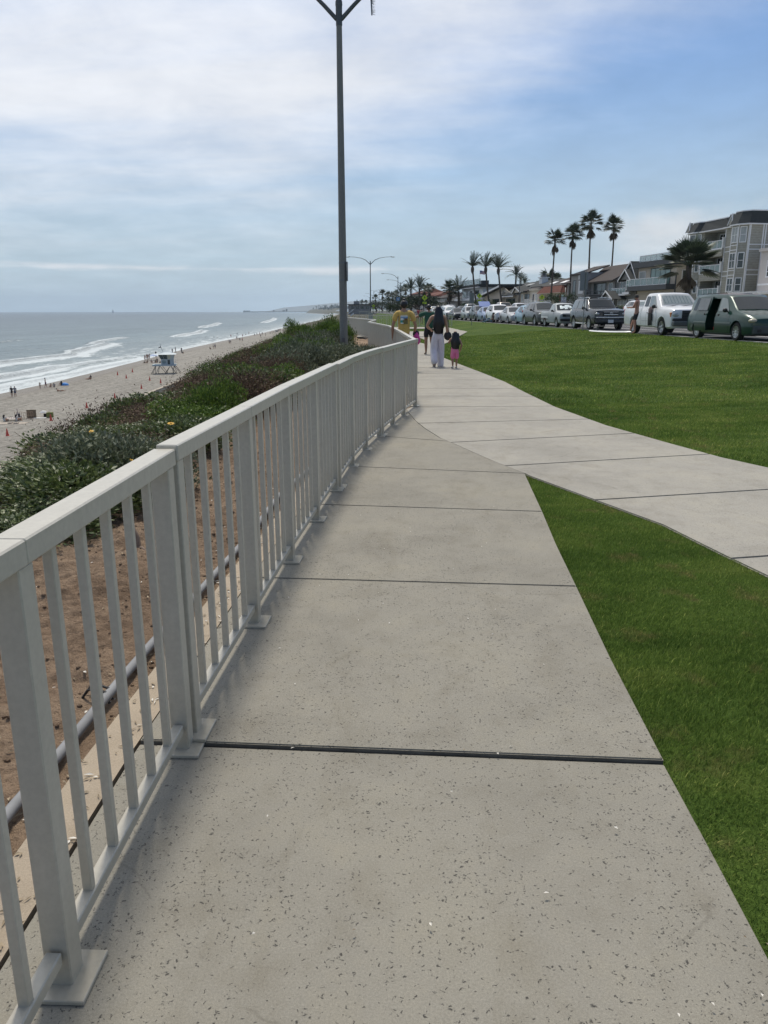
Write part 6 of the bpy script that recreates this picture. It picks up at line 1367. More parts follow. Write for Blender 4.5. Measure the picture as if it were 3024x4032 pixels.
bg_ = part('beach_bag', mb, mat('magenta_bag', (.55, .06, .28), .7, var=.2, vs=8), None, 60, (mx + .32, my + .10, .83)); tag(bg_, 'magenta bag with black top hanging from the hand of the man in yellow', 'bag')
mb = MB(); mb.ball((-.01, 0, .10), (.085, .055, .10), 10, 7); part('bag_top', mb, BSH, bg_, 60)
# man in dark green polo, stepping, head turned left, arm stretched left
gx, gy = 1.57, 27.4; H4 = 1.74
pose = dict(look=(-1, .35, -.1), elL=(-.25, .06, .735), wrL=(-.39, .05, .665), shL=(-.11, .01, .80), elR=(.15, .02, .64), wrR=(.10, .10, .56), knR=(.06, .06, .30), anR=(.055, -.10, .16), toR=(.05, -.145, .08), knL=(-.05, .04, .28), anL=(-.05, .02, .045), toL=(-.055, .11, .015), chest=(-.01, .02, .72), head=(-.014, .02, .905), crown=(-.012, .018, .968))
t, J = person('man in a dark green polo and black shorts reaching his arm out to the left', gx, gy, 0, H4, R(8), pose, [('shirt', GRN, 1.04), ('shorts', BSH)], SKIN_A, ('short',), build=1.05)
shoes(t, J, H4, SHOE); hd = J['head']; mb = MB(); f = Vector((-1, .35, -.1)).normalized(); s_ = f.cross(Vector((0, 0, 1))).normalized()
for k in (-1, 1): mb.ball(tuple(hd + f * .095 + s_ * k * .032 + Vector((0, 0, .028))), (.022, .022, .017), 8, 5)
part('sunglasses', mb, BSH, t)
# shirtless man leaning on the white pickup, looking at his phone
ex_, ey = atY(2500, 36.6, 1313), 36.6; H5 = 1.80
pose = dict(look=(-.8, .2, -.45), elR=(.13, .10, .66), wrR=(.03, .20, .66), elL=(-.14, .06, .655), wrL=(-.055, .20, .655), anR=(.10, .16, .045), toR=(.125, .24, .015), knR=(.075, .11, .28), anL=(-.085, -.02, .045), toL=(-.10, .06, .015), knL=(-.07, .01, .28), head=(0, .03, .90), crown=(0, .03, .965))
t, J = person('barefoot shirtless man in a cap and black shorts leaning on the white pickup', ex_, ey, .44, H5, R(55), pose, [('shorts', BSH, 1.05)], SKIN_C, ('short', 0, 0, 0, mat('dark_cap', (.05, .045, .04), .8)), build=1.04)
hd = J['head']; f = Vector((-.8, .2, -.45)).normalized(); mb = MB(); mb.ball(tuple(hd + f * .11 + Vector((0, 0, .07))), (.07, .06, .012), 10, 5); part('cap_brim', mb, mat('dark_cap', (.05, .045, .04), .8), t, 60)
mb = MB(); mb.cbox(0, .40 * 1.0, 1.21, .08, .15, .012); tag(part('phone', mb, BSH, None, None, (ex_, ey, .44), R(55)), 'dark phone held in both hands by the shirtless man', 'phone')
# man sitting in the pickup bed, one arm over the rail
q = inv(tr_, .20, 3.75, .62); pose = dict(pelvis=(0, 0, .10), waist=(0, -.01, .17), chest=(0, -.03, .29), nbase=(0, -.035, .385), neck=(0, -.03, .425), head=(0, -.02, .475), crown=(0, -.02, .54), shR=(.105, -.03, .37), shL=(-.105, -.03, .37), elR=(.16, .08, .33), wrR=(.10, .20, .38), elL=(-.16, .05, .30), wrL=(-.2, .18, .33), hpR=(.05, 0, .08), hpL=(-.05, 0, .08), knR=(.07, .24, .12), knL=(-.07, .24, .10), anR=(.08, .40, .04), anL=(-.08, .42, .04), toR=(.09, .45, .10), toL=(-.09, .47, .10))
t, J = person('man sitting in the bed of the white pickup, only head and arm showing', *q, 1.75, R(85), pose, [('shorts', BSH)], SKIN_C, ('short',))
# man sitting on the grass against the white SUV
qx, qy = atY(1938, 72.2, 1283), 72.2
pose = dict(pelvis=(0, 0, .06), waist=(0, -.02, .13), chest=(0, -.05, .24), nbase=(0, -.06, .335), neck=(0, -.05, .375), head=(0, -.04, .425), crown=(0, -.035, .49), shR=(.105, -.05, .32), shL=(-.105, -.05, .32), elR=(.15, -.02, .18), wrR=(.12, .10, .12), elL=(-.15, -.03, .18), wrL=(-.13, .10, .13), hpR=(.05, .01, .06), hpL=(-.05, .01, .06), knR=(.06, .20, .22), knL=(-.06, .24, .10), anR=(.06, .34, .04), anL=(-.06, .46, .03), toR=(.06, .42, .02), toL=(-.07, .49, .09))
t, J = person('dark haired man in jeans sitting on the grass beside the white suv', qx, qy, .44, 1.78, R(75), pose, [('jeans', mat('blue_denim', (.12, .19, .25), .9, var=.2, vs=9)), ('shirt', mat('brown_plaid_shirt', (.14, .09, .08), .9, var=.4, vs=14))], SKIN_A, ('short',))
# walkers beyond the lookout
for k, (px, py, y, H_, sh, pa, lab) in enumerate(((1650, 1231, 84, 1.7, (.42, .06, .08), (.05, .05, .07), 'distant walker in a red shirt seen over the green polo man\'s arm'), (1642, 1231, 86, 1.72, (.5, .48, .46), (.04, .04, .05), 'distant walker in a pale shirt left of the one in red'), (1661, 1232, 82, 1.66, (.40, .30, .24), (.35, .25, .12), 'distant walker in tan right of the one in red'))):
    person(lab, atY(px, y), y, .10, H_, R(180 * (k % 2)), dict(anR=(.055, .08, .05), anL=(-.055, -.08, .05)), [('shirt', mat('walker_shirt_%d' % k, sh, .9)), ('shorts', mat('walker_short_%d' % k, pa, .9))], SKIN_A, ('short',), group=None, detail=0)
# surfboard on the grass edge and the skateboard / fin-up board by it
mb = MB(); n = 18; L = 2.5; V = []
for i in range(n + 1):
    f = i / n; w = .31 * (math.sin(math.pi * min(1, max(0, f * .94 + .02))) ** .6); ro = .025 * (abs(f - .5) * 2) ** 2.4; V += [(-w, (f - .5) * L, .025 + ro), (-w * .7, (f - .5) * L, .055 + ro), (0, (f - .5) * L, .07 + ro), (w * .7, (f - .5) * L, .055 + ro), (w, (f - .5) * L, .025 + ro), (w * .6, (f - .5) * L, .0 + ro), (-w * .6, (f - .5) * L, .0 + ro)]
mb.add(V, [(i * 7 + k, i * 7 + (k + 1) % 7, (i + 1) * 7 + (k + 1) % 7, (i + 1) * 7 + k) for i in range(n) for k in range(7)] + [tuple(range(6, -1, -1)), tuple(n * 7 + k for k in range(7))])
bx, by = atY(2402, 37.2, 1310), 37.2
tag(part('surfboard', mb, mat('white_surfboard', (.78, .78, .72), .25, var=.03, coat=.4), None, 50, (bx, by, .475), R(33)), 'white surfboard lying on the lawn edge at the shirtless man\'s feet', 'surfboard')
sx_, sy = atY(2352, 39.4, 1303), 39.4; mb = MB(); mb.cbox(0, 0, .30, .62, .22, .035); mb.cbox(0, 0, .17, .09, .07, .26); mb.ball((0, 0, .05), (.10, .10, .05), 10, 5)
tag(part('folding_stool', mb, mat('weathered_grey_wood', (.17, .16, .16), .85, var=.2, vs=9), None, None, (sx_, sy, .42), R(10), bevel=.015), 'small grey stool on the grass in front of the dark off road suv', 'stool')
# ================================================================ houses
def shingle_mat(name, col, row=.18, k=.75):
    m, t, b, pos = newmat(name, .85); b.inputs['Specular IOR Level'].default_value = .25; sx = t.nodes.new('ShaderNodeSeparateXYZ'); t.links.new(pos, sx.inputs[0])
    f = mth(t, 'FRACT', mth(t, 'DIVIDE', sx.outputs[2], row)); e = ramp(t, f, [(.0, (k, k, k)), (.10, (k, k, k)), (.16, (1, 1, 1)), (1, (1, 1, 1))])
    n = noise(t, scaled(t, pos, (3, 3, 5)), 1, 4, .6); c = ramp(t, n, [(.3, tuple(x * .85 for x in col)), (.7, tuple(x * 1.12 for x in col))]); t.links.new(mixc(t, 1.0, c, e, 'MULTIPLY'), b.inputs['Base Color']); return m
MS_TAUPE = shingle_mat('taupe_shingle', (.37, .355, .30), .28, .72); MS_ROOF = shingle_mat('dark_asphalt_shingle', (.050, .055, .055), .22, .7); MS_BROWN = shingle_mat('brown_roof_shingle', (.060, .050, .047), .3, .8); MS_RED = shingle_mat('red_clay_tile', (.15, .058, .042), .32, .6); MS_GREY = shingle_mat('grey_clapboard', (.21, .21, .20), .2, .75)
M_WTR = mat('white_trim', (.78, .78, .78), .6, var=.06, vs=1); M_PINK = mat('pale_stucco', (.56, .52, .49), .9, var=.08, vs=.8); M_BEIGE = mat('beige_stucco', (.52, .46, .38), .9, var=.1, vs=.5); M_CREAM = mat('cream_stucco', (.52, .47, .39), .9, var=.08, vs=.5)
M_GSTUC = mat('grey_stucco', (.28, .27, .26), .9, var=.1, vs=.5); M_DGREY = mat('charcoal_fascia', (.055, .06, .065), .6); M_WSTUC = mat('white_stucco', (.70, .72, .72), .85, var=.05); M_WIN = mat('window_glass', (.030, .045, .045), .08, 0, var=.3, vs=.3, spec=.7); M_WING = mat('green_window_glass', (.15, .25, .22), .12, 0, var=.3, vs=.35, spec=.7)
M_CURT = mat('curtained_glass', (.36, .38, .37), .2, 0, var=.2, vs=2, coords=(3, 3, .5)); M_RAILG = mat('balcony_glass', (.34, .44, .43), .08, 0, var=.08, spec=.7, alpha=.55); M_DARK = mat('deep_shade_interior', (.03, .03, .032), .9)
HN = math.hypot(1, .143); HRZ = math.atan2(.143, 1)
class House:
    def __init__(s, name, label, y0, off=0.0, z=.9, cat='house'): s.y0 = y0; s.r = thing(name, label, cat, (57 - .143 * y0 + off, y0, 0), HRZ); s.r.location.z = 0
    def u(s, Y): return (Y - s.y0) * HN
    def box(s, n, x0, x1, y0, y1, z0, z1, m, parent=None, **k): mb = MB(); mb.box(x0, x1, y0, y1, z0, z1); return part(n, mb, m, parent or s.r, **k)
    def window(s, face, p, a0, a1, z0, z1, nv=1, nh=1, glass=M_WIN, fr=M_WTR, fw=.10, name='window', dep=.07):
        """face 'f': on plane x=p looking to -x; 's': on plane y=p looking to -y"""
        mb = MB(); B = (lambda u0, u1, w0, w1, o0, o1: mb.box(p - o1, p - o0, u0, u1, w0, w1)) if face == 'f' else (lambda u0, u1, w0, w1, o0, o1: mb.box(u0, u1, p - o1, p - o0, w0, w1))
        B(a0, a0 + fw, z0 + fw, z1 - fw, .002, dep); B(a1 - fw, a1, z0 + fw, z1 - fw, .002, dep); B(a0, a1, z0, z0 + fw, .002, dep + .02); B(a0, a1, z1 - fw, z1, .002, dep + .01)
        for i in range(1, nv): c = a0 + (a1 - a0) * i / nv; B(c - fw * .3, c + fw * .3, z0 + fw, z1 - fw, .002, dep - .012)
        for i in range(1, nh): c = z0 + (z1 - z0) * i / nh; B(a0 + fw, a1 - fw, c - fw * .25, c + fw * .25, .002, dep - .02)
        o = part(name, mb, fr, s.r); mb = MB(); B = (lambda u0, u1, w0, w1, o0, o1: mb.box(p - o1, p - o0, u0, u1, w0, w1)) if face == 'f' else (lambda u0, u1, w0, w1, o0, o1: mb.box(u0, u1, p - o1, p - o0, w0, w1))
        B(a0 + fw * .9, a1 - fw * .9, z0 + fw * .9, z1 - fw * .9, .003, dep - .035); part('pane', mb, glass, o); return o
    def band(s, face, p, a0, a1, z, h=.10, m=M_WTR, o=.03):
        mb = MB(); mb.box(p - o, p - .001, a0, a1, z, z + h) if face == 'f' else mb.box(a0, a1, p - o, p - .001, z, z + h); part('trim', mb, m, s.r)
    def vband(s, face, p, a, z0, z1, w=.14, m=M_WTR, o=.045):
        mb = MB(); mb.box(p - o, p - .001, a - w / 2, a + w / 2, z0, z1) if face == 'f' else mb.box(a - w / 2, a + w / 2, p - o, p - .001, z0, z1); part('trim', mb, m, s.r)
    def rail(s, p, a0, a1, z0, h=1.0, posts=4, glass=True, m=M_WTR, bars=False):
        mb = MB(); mb.box(p - .04, p + .04, a0, a1, z0 + h - .07, z0 + h); mb.box(p - .03, p + .03, a0, a1, z0, z0 + .06)
        for i in range(posts + 1): c = a0 + (a1 - a0) * i / posts; mb.box(p - .035, p + .035, c - .035, c + .035, z0 + .06, z0 + h - .07)
        if bars:
            n = int((a1 - a0) / .16)
            for i in range(n): c = a0 + (a1 - a0) * (i + .5) / n; mb.box(p - .012, p + .012, c - .015, c + .015, z0 + .06, z0 + h - .07)
        o = part('balcony_rail', mb, m, s.r)
        if glass: mb = MB(); mb.box(p - .008, p + .008, a0 + .03, a1 - .03, z0 + .07, z0 + h - .08); part('glass_panel', mb, M_RAILG, o)
    def slabp(s, n, pts, off, m): mb = MB(); mb.slab(pts, off); return part(n, mb, m, s.r)
# ---- grey shingled four storey block
h = House('apartment_building', 'tall taupe shingled apartment block with white trim and a dark mansard roof', 95.7, cat='building'); u = h.u
h.box('wall', 1.8, 14, 0.001, 13.2, .7, 11.4, MS_TAUPE)
h.box('wall', 0, 1.8, 0, 5.0, .7, 11.4, MS_TAUPE); h.box('wall', 0, 1.8, 9.9, 13.2, .7, 11.4, MS_TAUPE)
# chamfered street bay at the corner and a second one at the far end
def bay(a0, a1, d, z0, z1, m): mb = MB(); mb.prism([(0.001, a0), (-d, a0 + d), (-d, a1 - d), (0.001, a1)][::-1], z0, z1); part('bay', mb, m, h.r)
bay(.25, 3.2, .75, .8, 11.4, MS_TAUPE); bay(10.3, 13.0, .6, .8, 11.4, MS_TAUPE)
for z in (3.15, 5.55, 6.1, 8.45, 9.0):
    h.band('f', 0, 3.2, 5.0, z); h.band('f', -.75, 1.0, 2.45, z); h.band('s', 0, .02, 6, z); h.band('f', -.6, 10.9, 12.4, z)
for x in (.07, 1.75, 2.05, 5.0): h.vband('s', 0, x, .8, 11.35)
for y in (.1, 3.28, 4.93): h.vband('f', 0, y, .8, 11.35)
for y in (1.02, 2.43): h.vband('f', -.75, y, .8, 11.35, .12)
for z0, z1 in ((3.65, 5.3), (6.35, 8.2), (9.3, 11.15)):
    h.window('f', -.75, 1.1, 2.36, z0, z1, 2, 2, M_CURT if z0 > 9 else M_WIN); h.window('f', -.6, 10.95, 12.35, z0, z1, 1, 2, M_WIN)
    # narrow sash on the chamfer that faces the viewer
    for (P0, d) in (((0, .25), .75), ((0, 10.3), .6)):
        T = Matrix.Translation((-.0, P0[1], 0)) @ Matrix.Rotation(R(45), 4, 'Z'); L = d * 1.414
        mb = MB(); o_ = .05
        mb.box(-L + .14, -.14, -o_, -.003, z0, z0 + .1, 0, T); mb.box(-L + .14, -.14, -o_, -.003, z1 - .1, z1, 0, T); mb.box(-L + .14, -L + .24, -o_, -.003, z0 + .1, z1 - .1, 0, T); mb.box(-.24, -.14, -o_, -.003, z0 + .1, z1 - .1, 0, T)
        T2 = Matrix.Translation((0, P0[1], 0)) @ Matrix.Rotation(R(-45), 4, 'Z'); mb = MB()
        for (a, b, c, e) in ((.14, L - .14, z0, z0 + .1), (.14, L - .14, z1 - .1, z1), (.14, .24, z0 + .1, z1 - .1), (L - .24, L - .14, z0 + .1, z1 - .1), (.24, L - .24, (z0 + z1) / 2 - .03, (z0 + z1) / 2 + .03)):
            mb.add([tuple((-(q) / 1.4142 - w / 1.4142, P0[1] + q / 1.4142 - w / 1.4142, zz)) for w in (.002, .05) for q, zz in ((a, c), (b, c), (b, e), (a, e))], [(0, 1, 2, 3), (7, 6, 5, 4), (0, 4, 5, 1), (1, 5, 6, 2), (2, 6, 7, 3), (3, 7, 4, 0)])
        o = part('window', mb, M_WTR, h.r); mb = MB(); mb.add([(-(q) / 1.4142 - .02, P0[1] + q / 1.4142 - .02, zz) for q, zz in ((.22, z0 + .08), (L - .22, z0 + .08), (L - .22, z1 - .08), (.22, z1 - .08))], [(0, 1, 2, 3)]); part('pane', mb, M_CURT if z0 > 9 else M_WIN, o)
for z in (3.2, 6.1, 9.0):                                   # balconies between the bays
    h.box('balcony', -.25, 1.8, 5.0, 9.9, z - .95 if z > 4 else z - 1.2, z, MS_TAUPE); h.band('f', -.25, 5.02, 9.88, z - .12, .14); h.rail(-.2, 5.1, 9.8, z, 1.0, 4); h.window('f', 1.8, 6.0, 7.1, z + .05, z + 2.1, 1, 1, M_DARK, M_WTR, .12, 'door'); h.window('f', 1.8, 7.7, 9.2, z + .5, z + 2.0, 2, 1, M_WIN)
    for y in (5.05, 9.85): mb = MB(); mb.cbox(-.2, y, z + .6, .2, .2, 1.2); mb.cbox(-.2, y, z + 1.24, .3, .3, .08); part('newel', mb, M_WTR, h.r)
h.window('f', 0, 3.5, 4.8, .9, 2.9, 1, 1, M_DARK, M_WTR, .12, 'door')
def mansard(poly, z0, z1, ins, m):
    cx = sum(p[0] for p in poly) / len(poly); cy = sum(p[1] for p in poly) / len(poly); n = len(poly)
    def shrink(p, k): dx, dy = cx - p[0], cy - p[1]; L = math.hypot(dx, dy); return (p[0] + dx / L * k, p[1] + dy / L * k)
    lo = [shrink(p, -.35) for p in poly]; hi = [shrink(p, ins) for p in poly]; mb = MB(); mb.add([(x, y, z0) for x, y in lo] + [(x, y, z1) for x, y in hi], [tuple(range(n)), tuple(range(2 * n - 1, n - 1, -1))] + [(i, i + n, (i + 1) % n + n, (i + 1) % n) for i in range(n)]); r = part('roof', mb, m, h.r)
    for P, z, w in ((lo, z0 - .14, .14), (hi, z1 - .02, .12)): mb = MB(); mb.prism([shrink(p, -.05) for p in P], z, z + w); part('roof_trim', mb, M_WTR, r)
mansard([(-.75, 1.0), (-.75, 2.45), (0, 3.2), (0, 5.0), (14, 5.0), (14, 0), (0, 0)], 11.42, 12.85, .3, MS_ROOF); mansard([(0, 5.05), (-.1, 10.3), (-.6, 10.9), (-.6, 12.4), (0, 13.2), (14, 13.2), (14, 5.05)], 11.40, 12.6, .3, MS_ROOF)
for y, x in ((2.95, -.45), (12.95, -.35)):
    mb = MB(); mb.slab([(x - .35, y - .45, 11.55), (x - .35, y + .45, 11.55), (x - .1, y, 12.75)], (.4, 0, 0)); part('dormer', mb, MS_TAUPE, h.r)
    for s_ in (-1, 1): mb = MB(); mb.tube([(x - .4, y + s_ * .5, 11.5), (x - .14, y, 12.82)], .07, 4); part('dormer_trim', mb, M_WTR, h.r)
# ---- pale stucco house at the right edge
h = House('stucco_house', 'pale stucco house with white pergola, cut off by the right edge', 79); h.box('wall', 0, 12, 0, 14.1, .7, 8.0, M_PINK); h.box('cornice', -.25, 12.2, -.2, 14.2, 8.0, 8.35, M_PINK); h.box('trim', -.06, -.001, 0, 14.1, 4.25, 4.45, M_WTR)
for a in (11.4, 8.5, 5, 2): h.window('f', 0, a - .3, a + 1.3, 5.1, 7.0, 2, 3, M_WIN, fw=.14)
h.window('f', 0, 9.5, 12.5, 1.2, 2.8, 2, 1, M_WIN)
mb = MB(); mb.box(-3.2, -.3, 3, 14.5, 3.15, 3.3); 
for i in range(22): mb.box(-3.5, -.1, 3.2 + i * .53, 3.32 + i * .53, 3.3, 3.5)
for y in (3.2, 7, 11, 14.2): mb.box(-3.1, -2.85, y - .13, y + .13, .8, 3.15)
part('pergola', mb, M_WTR, h.r)
# ---- modern glass house
h = House('modern_house', 'modern beige house with tall green glass wall, dark fascias and a rooftop glass rail', 111.8); u = h.u
h.box('wall', 0, 12, 0, u(123.3), .7, 7.7, M_BEIGE); h.box('fascia', -.9, 12.3, -.2, u(123.5), 7.7, 8.5, M_DGREY); h.box('balcony', -1.4, -.001, .1, u(124.0), 4.35, 5.05, M_DGREY); h.rail(-1.3, .3, u(123.6), 5.05, 1.05, 6); h.window('f', 0, u(113.4), u(119.3), 5.1, 7.5, 4, 1, M_WING, M_DGREY, .09, 'glass_wall'); h.window('f', 0, .6, u(118), 1.0, 3.9, 3, 1, M_WIN, M_DGREY, .1, 'glass_wall')
h.window('f', 0, u(120.9), u(122.9), 5.2, 7.2, 1, 1, M_CURT); h.rail(-.5, .2, u(122.2), 8.5, .95, 6); h.box('penthouse', 2, 10, -.5, u(116.8), 8.5, 10.0, M_BEIGE); h.box('penthouse_roof', 1.2, 10.6, -.9, u(117.4), 10.0, 10.25, M_DGREY); h.box('gate', -1.5, -.2, -.4, -.2, 1, 3.4, M_CREAM)
h.window('s', 0, .8, 2.2, 5.3, 7.0, 1, 1); h.box('downpipe', -.25, -.1, -.35, -.2, .9, 6.5, M_DGREY)
# ---- gabled cottage
h = House('gabled_cottage', 'grey cottage with three white trimmed gables and a white railed balcony', 123.6); u = h.u
h.box('wall', 0, 9, 0, u(130.9), .7, 6.2, MS_GREY)
def gable(y0, y1, ym, z0, z1, d0, d1, wm=MS_GREY, rm=MS_ROOF, tw=.16):
    mb = MB(); mb.slab([(d0, y0, z0), (d0, ym, z1 - .12), (d0, y1, z0)], (.3, 0, 0)); part('gable', mb, wm, h.r)
    for a, b in ((y0 - .35, ym), (y1 + .35, ym)):
        z_ = z0 - .35 * (z1 - z0) / abs(ym - (y0 if a < ym else y1)); mb = MB(); mb.slab([(d0 - .35, a, z_), (d0 - .35, ym, z1), (d1, ym, z1), (d1, a, z_)], (0, 0, .12)); r = part('roof', mb, rm, h.r)
        mb = MB(); mb.slab([(d0 - .40, a, z_ - .10), (d0 - .40, ym, z1 - .10), (d0 - .40, ym, z1 + .16), (d0 - .40, a, z_ + .16)], (.04, 0, 0)); part('bargeboard', mb, M_WTR, r)
gable(u(123.2), u(128.9), u(125.4), 6.2, 8.8, -.1, 7); gable(u(123.4), u(127.3), u(125.3), 6.15, 7.6, -1.0, 3)
h.box('bay', -.9, -.001, u(123.6), u(125.4), 4.3, 6.15, MS_GREY); h.window('f', -.9, u(123.75), u(125.25), 4.6, 6.1, 2, 2, M_WING, fw=.14); h.box('balcony', -.95, -.002, u(125.5), u(130.8), 3.75, 3.98, M_WTR); h.rail(-.9, u(125.6), u(130.7), 3.98, .95, 5); h.window('f', 0, u(126.2), u(129.4), 4.1, 6.0, 3, 1, M_WIN, M_WTR, .1, 'door')
gable(u(126.9), u(131), u(129.2), 3.3, 4.45, -2.2, -.1); h.window('f', 0, u(126.6), u(129.9), 1.6, 3.2, 3, 2, M_CURT); h.window('f', 0, u(123.9), u(126), 1.6, 3.2, 2, 2, M_CURT)
for a in (127, 130.8): h.box('porch_post', -2.2, -2.05, u(a) - .08, u(a) + .08, .8, 3.3, M_WTR)
h.box('address_board', -1.05, -1.0, u(124.0), u(126.3), 3.9, 4.25, M_WTR); h.box('garden_wall', -4.2, -4.0, u(123), u(131), .8, 1.75, M_WTR)
# ---- dark roofed house
h = House('dark_roof_house', 'grey stucco house with a long brown shingle roof and a dark balcony', 131.4); u = h.u
h.box('wall', 0, 9, 0, u(146), .7, 6.3, M_GSTUC); h.slabp('gable_wall', [(0, u(145.9), 6.3), (5, u(145.9), 8.9), (9, u(145.9), 6.3)], (0, .1, 0), M_GSTUC); h.slabp('gable_wall', [(0, .02, 6.3), (4.5, .02, 8.7), (9, .02, 6.3)], (0, .1, 0), M_GSTUC)
for x0, z0, x1, z1 in ((-1.1, 6.05, 4.6, 9.0), (10, 6.05, 4.6, 9.0)): h.slabp('roof', [(x0, -1.2, z0), (x0, u(141), z0), (x1, u(146.2), z1), (x1, -1.2, z1)], (0, 0, .22), MS_BROWN)
h.box('tower_wall', -1.2, 3, u(141.2), u(147.6), .7, 8.0, M_GSTUC); h.slabp('roof', [(-1.5, u(141), 7.6), (-1.5, u(147.8), 7.6), (3.2, u(147.8), 9.1), (3.2, u(141), 9.1)], (0, 0, .2), MS_BROWN)
h.box('balcony', -1.3, -.002, .1, u(141.1), 3.0, 4.1, M_DGREY); h.rail(-1.25, .2, u(141), 4.1, .6, 7, False, M_DGREY); h.window('f', 0, 3.5, 8.6, 4.1, 6.0, 3, 1, M_WIN, M_DGREY, .1, 'sliding_door'); h.window('f', 0, .6, 2.4, 4.1, 6.0, 1, 1, M_WIN, M_WTR, .1, 'sliding_door')
h.window('f', -1.2, u(141.9), u(143.9), 4.4, 6.6, 1, 1, mat('white_blind', (.60, .61, .62), .6), M_WTR, .08); h.window('f', -1.2, u(145.2), u(146.6), 4.2, 6.8, 1, 1, M_WIN, M_DGREY, .08); h.window('f', -1.2, u(143.6), u(144.1), 6.9, 7.8, 1, 1, mat('white_blind', (.60, .61, .62), .6), M_WTR, .05)
h.window('f', 0, 2, 8, 1.2, 2.8, 3, 1, M_DARK, M_DGREY, .1, 'garage_door'); tl_ = h.r.location
# towels on its balcony rail
def towel(lab, Y, z, w, hh, m):
    x = 57 - .143 * Y - 1.75; mb = MB(); V = []; n = 8
    for i in range(n + 1): f = i / n; V += [(.03 * math.sin(f * 9), (f - .5) * w, 0), (.05 * math.sin(f * 7 + 1), (f - .5) * w, -hh)]
    mb.add(V, [(2 * i, 2 * i + 1, 2 * i + 3, 2 * i + 2) for i in range(n)]); o = part('towel', mb, m, None, 60, (x, Y, z), HRZ); sm_ = o.modifiers.new('s', 'SOLIDIFY'); sm_.thickness = .03; tag(o, lab, 'towel')
h2 = House('balcony_annex', 'low grey balcony wing left of the dark roofed house, towels on its rail', 148.0); u2 = h2.u; h2.box('wall', 0, 8, 0, u2(152.5), .7, 6.4, M_GSTUC); h2.slabp('roof', [(-1, -.1, 6.3), (-1, u2(153), 6.3), (4, u2(153), 7.7), (4, -.1, 7.7)], (0, 0, .2), MS_BROWN); h2.box('balcony', -1.4, -.002, .1, u2(152), 2.7, 3.9, M_PINK); h2.window('f', 0, 1, u2(151.5), 3.9, 6.0, 2, 1, M_WIN, M_DGREY)
towel('red towel on the balcony rail left of the dark roofed house', 151.3, 4.25, .8, 1.1, mat('red_towel', (.36, .05, .07), .9)); towel('pale turquoise towel hanging right of the red one', 149.9, 4.35, 1.1, 1.5, mat('turquoise_towel', (.40, .60, .62), .9, var=.35, vs=2)); towel('narrow cream towel in the doorway of the balcony wing', 148.6, 5.6, .4, 1.7, mat('cream_towel', (.5, .48, .42), .9))
# ---- red tiled building
h = House('red_tiled_building', 'long beige building with a red tile mansard band under grey roofs', 153.2, cat='building'); u = h.u
h.box('wall', 0, 11, 0, u(167), .7, 5.0, M_BEIGE); h.slabp('tile_band', [(-1.1, -.2, 4.85), (-1.1, u(167), 4.85), (-.2, u(165), 6.2), (-.2, 1.2, 6.2)], (.2, 0, 0), MS_RED); h.slabp('tile_band', [(-1.1, -.2, 4.85), (-.2, 1.2, 6.2), (9, 1.2, 6.2), (10, -.2, 4.85)], (0, .2, 0), MS_RED)
h.box('soffit', -1.1, 0, 0, u(167), 4.78, 4.86, M_CREAM); h.slabp('roof', [(0, 0, 6.1), (0, u(167), 6.1), (6, u(164), 8.2), (6, 3, 8.4)], (0, 0, .2), MS_BROWN)
for a in (3.0, 8.2, 12.0): h.window('f', 0, a, a + 1.8, 2.9, 4.5, 2, 1, M_CURT if a > 7 else M_WIN)
for a in (4, 10): h.slabp('skylight', [(1.2, a, 6.75), (1.2, a + 2.6, 6.75), (2.4, a + 2.4, 7.2), (2.4, a + .2, 7.2)], (0, 0, .08), M_WTR)
# ---- stair house
h = House('stair_house', 'small cream house with white outside stairs and a little white gable', 168.2); u = h.u
h.box('wall', 0, 9, 0, u(180.5), .7, 5.6, M_CREAM); h.box('parapet', -.3, 9.2, -.1, u(174), 5.6, 6.0, M_CREAM); h.slabp('roof', [(-.8, u(174), 5.5), (-.8, u(182), 5.5), (3, u(182), 6.3), (3, u(174), 6.3)], (0, 0, .2), MS_BROWN)
gable(u(176.3), u(182), u(180), 5.4, 6.5, -1.3, 2, M_CREAM); h.box('balcony', -1.6, -.002, .2, u(173.6), 2.6, 2.85, M_WTR); h.rail(-1.5, .4, u(173.4), 2.85, 1.0, 4, False, M_WTR, True); h.window('f', 0, 1, 2.2, 2.9, 5, 1, 1, M_CURT); h.window('f', 0, 3, 4.2, 2.9, 5, 1, 1, M_DARK, M_WTR, .1, 'door'); h.window('f', 0, u(174.4), u(177.6), 3, 5, 2, 1, M_WIN, M_DGREY); h.window('f', 0, u(178.5), u(180), 3.3, 5, 1, 1, M_CURT)
h.slabp('stair', [(-1.6, u(173.6), 2.7), (-1.6, u(173.9), 2.95), (-1.6, u(176.4), .9), (-1.6, u(176.1), .7)], (.9, 0, 0), M_WTR)
for a in (.5, 5.2): h.box('balcony_post', -1.55, -1.4, a, a + .15, .8, 2.6, M_WTR)
h.box('sign_board', -1.0, -.95, u(178), u(180), 2.3, 3.0, M_CREAM)
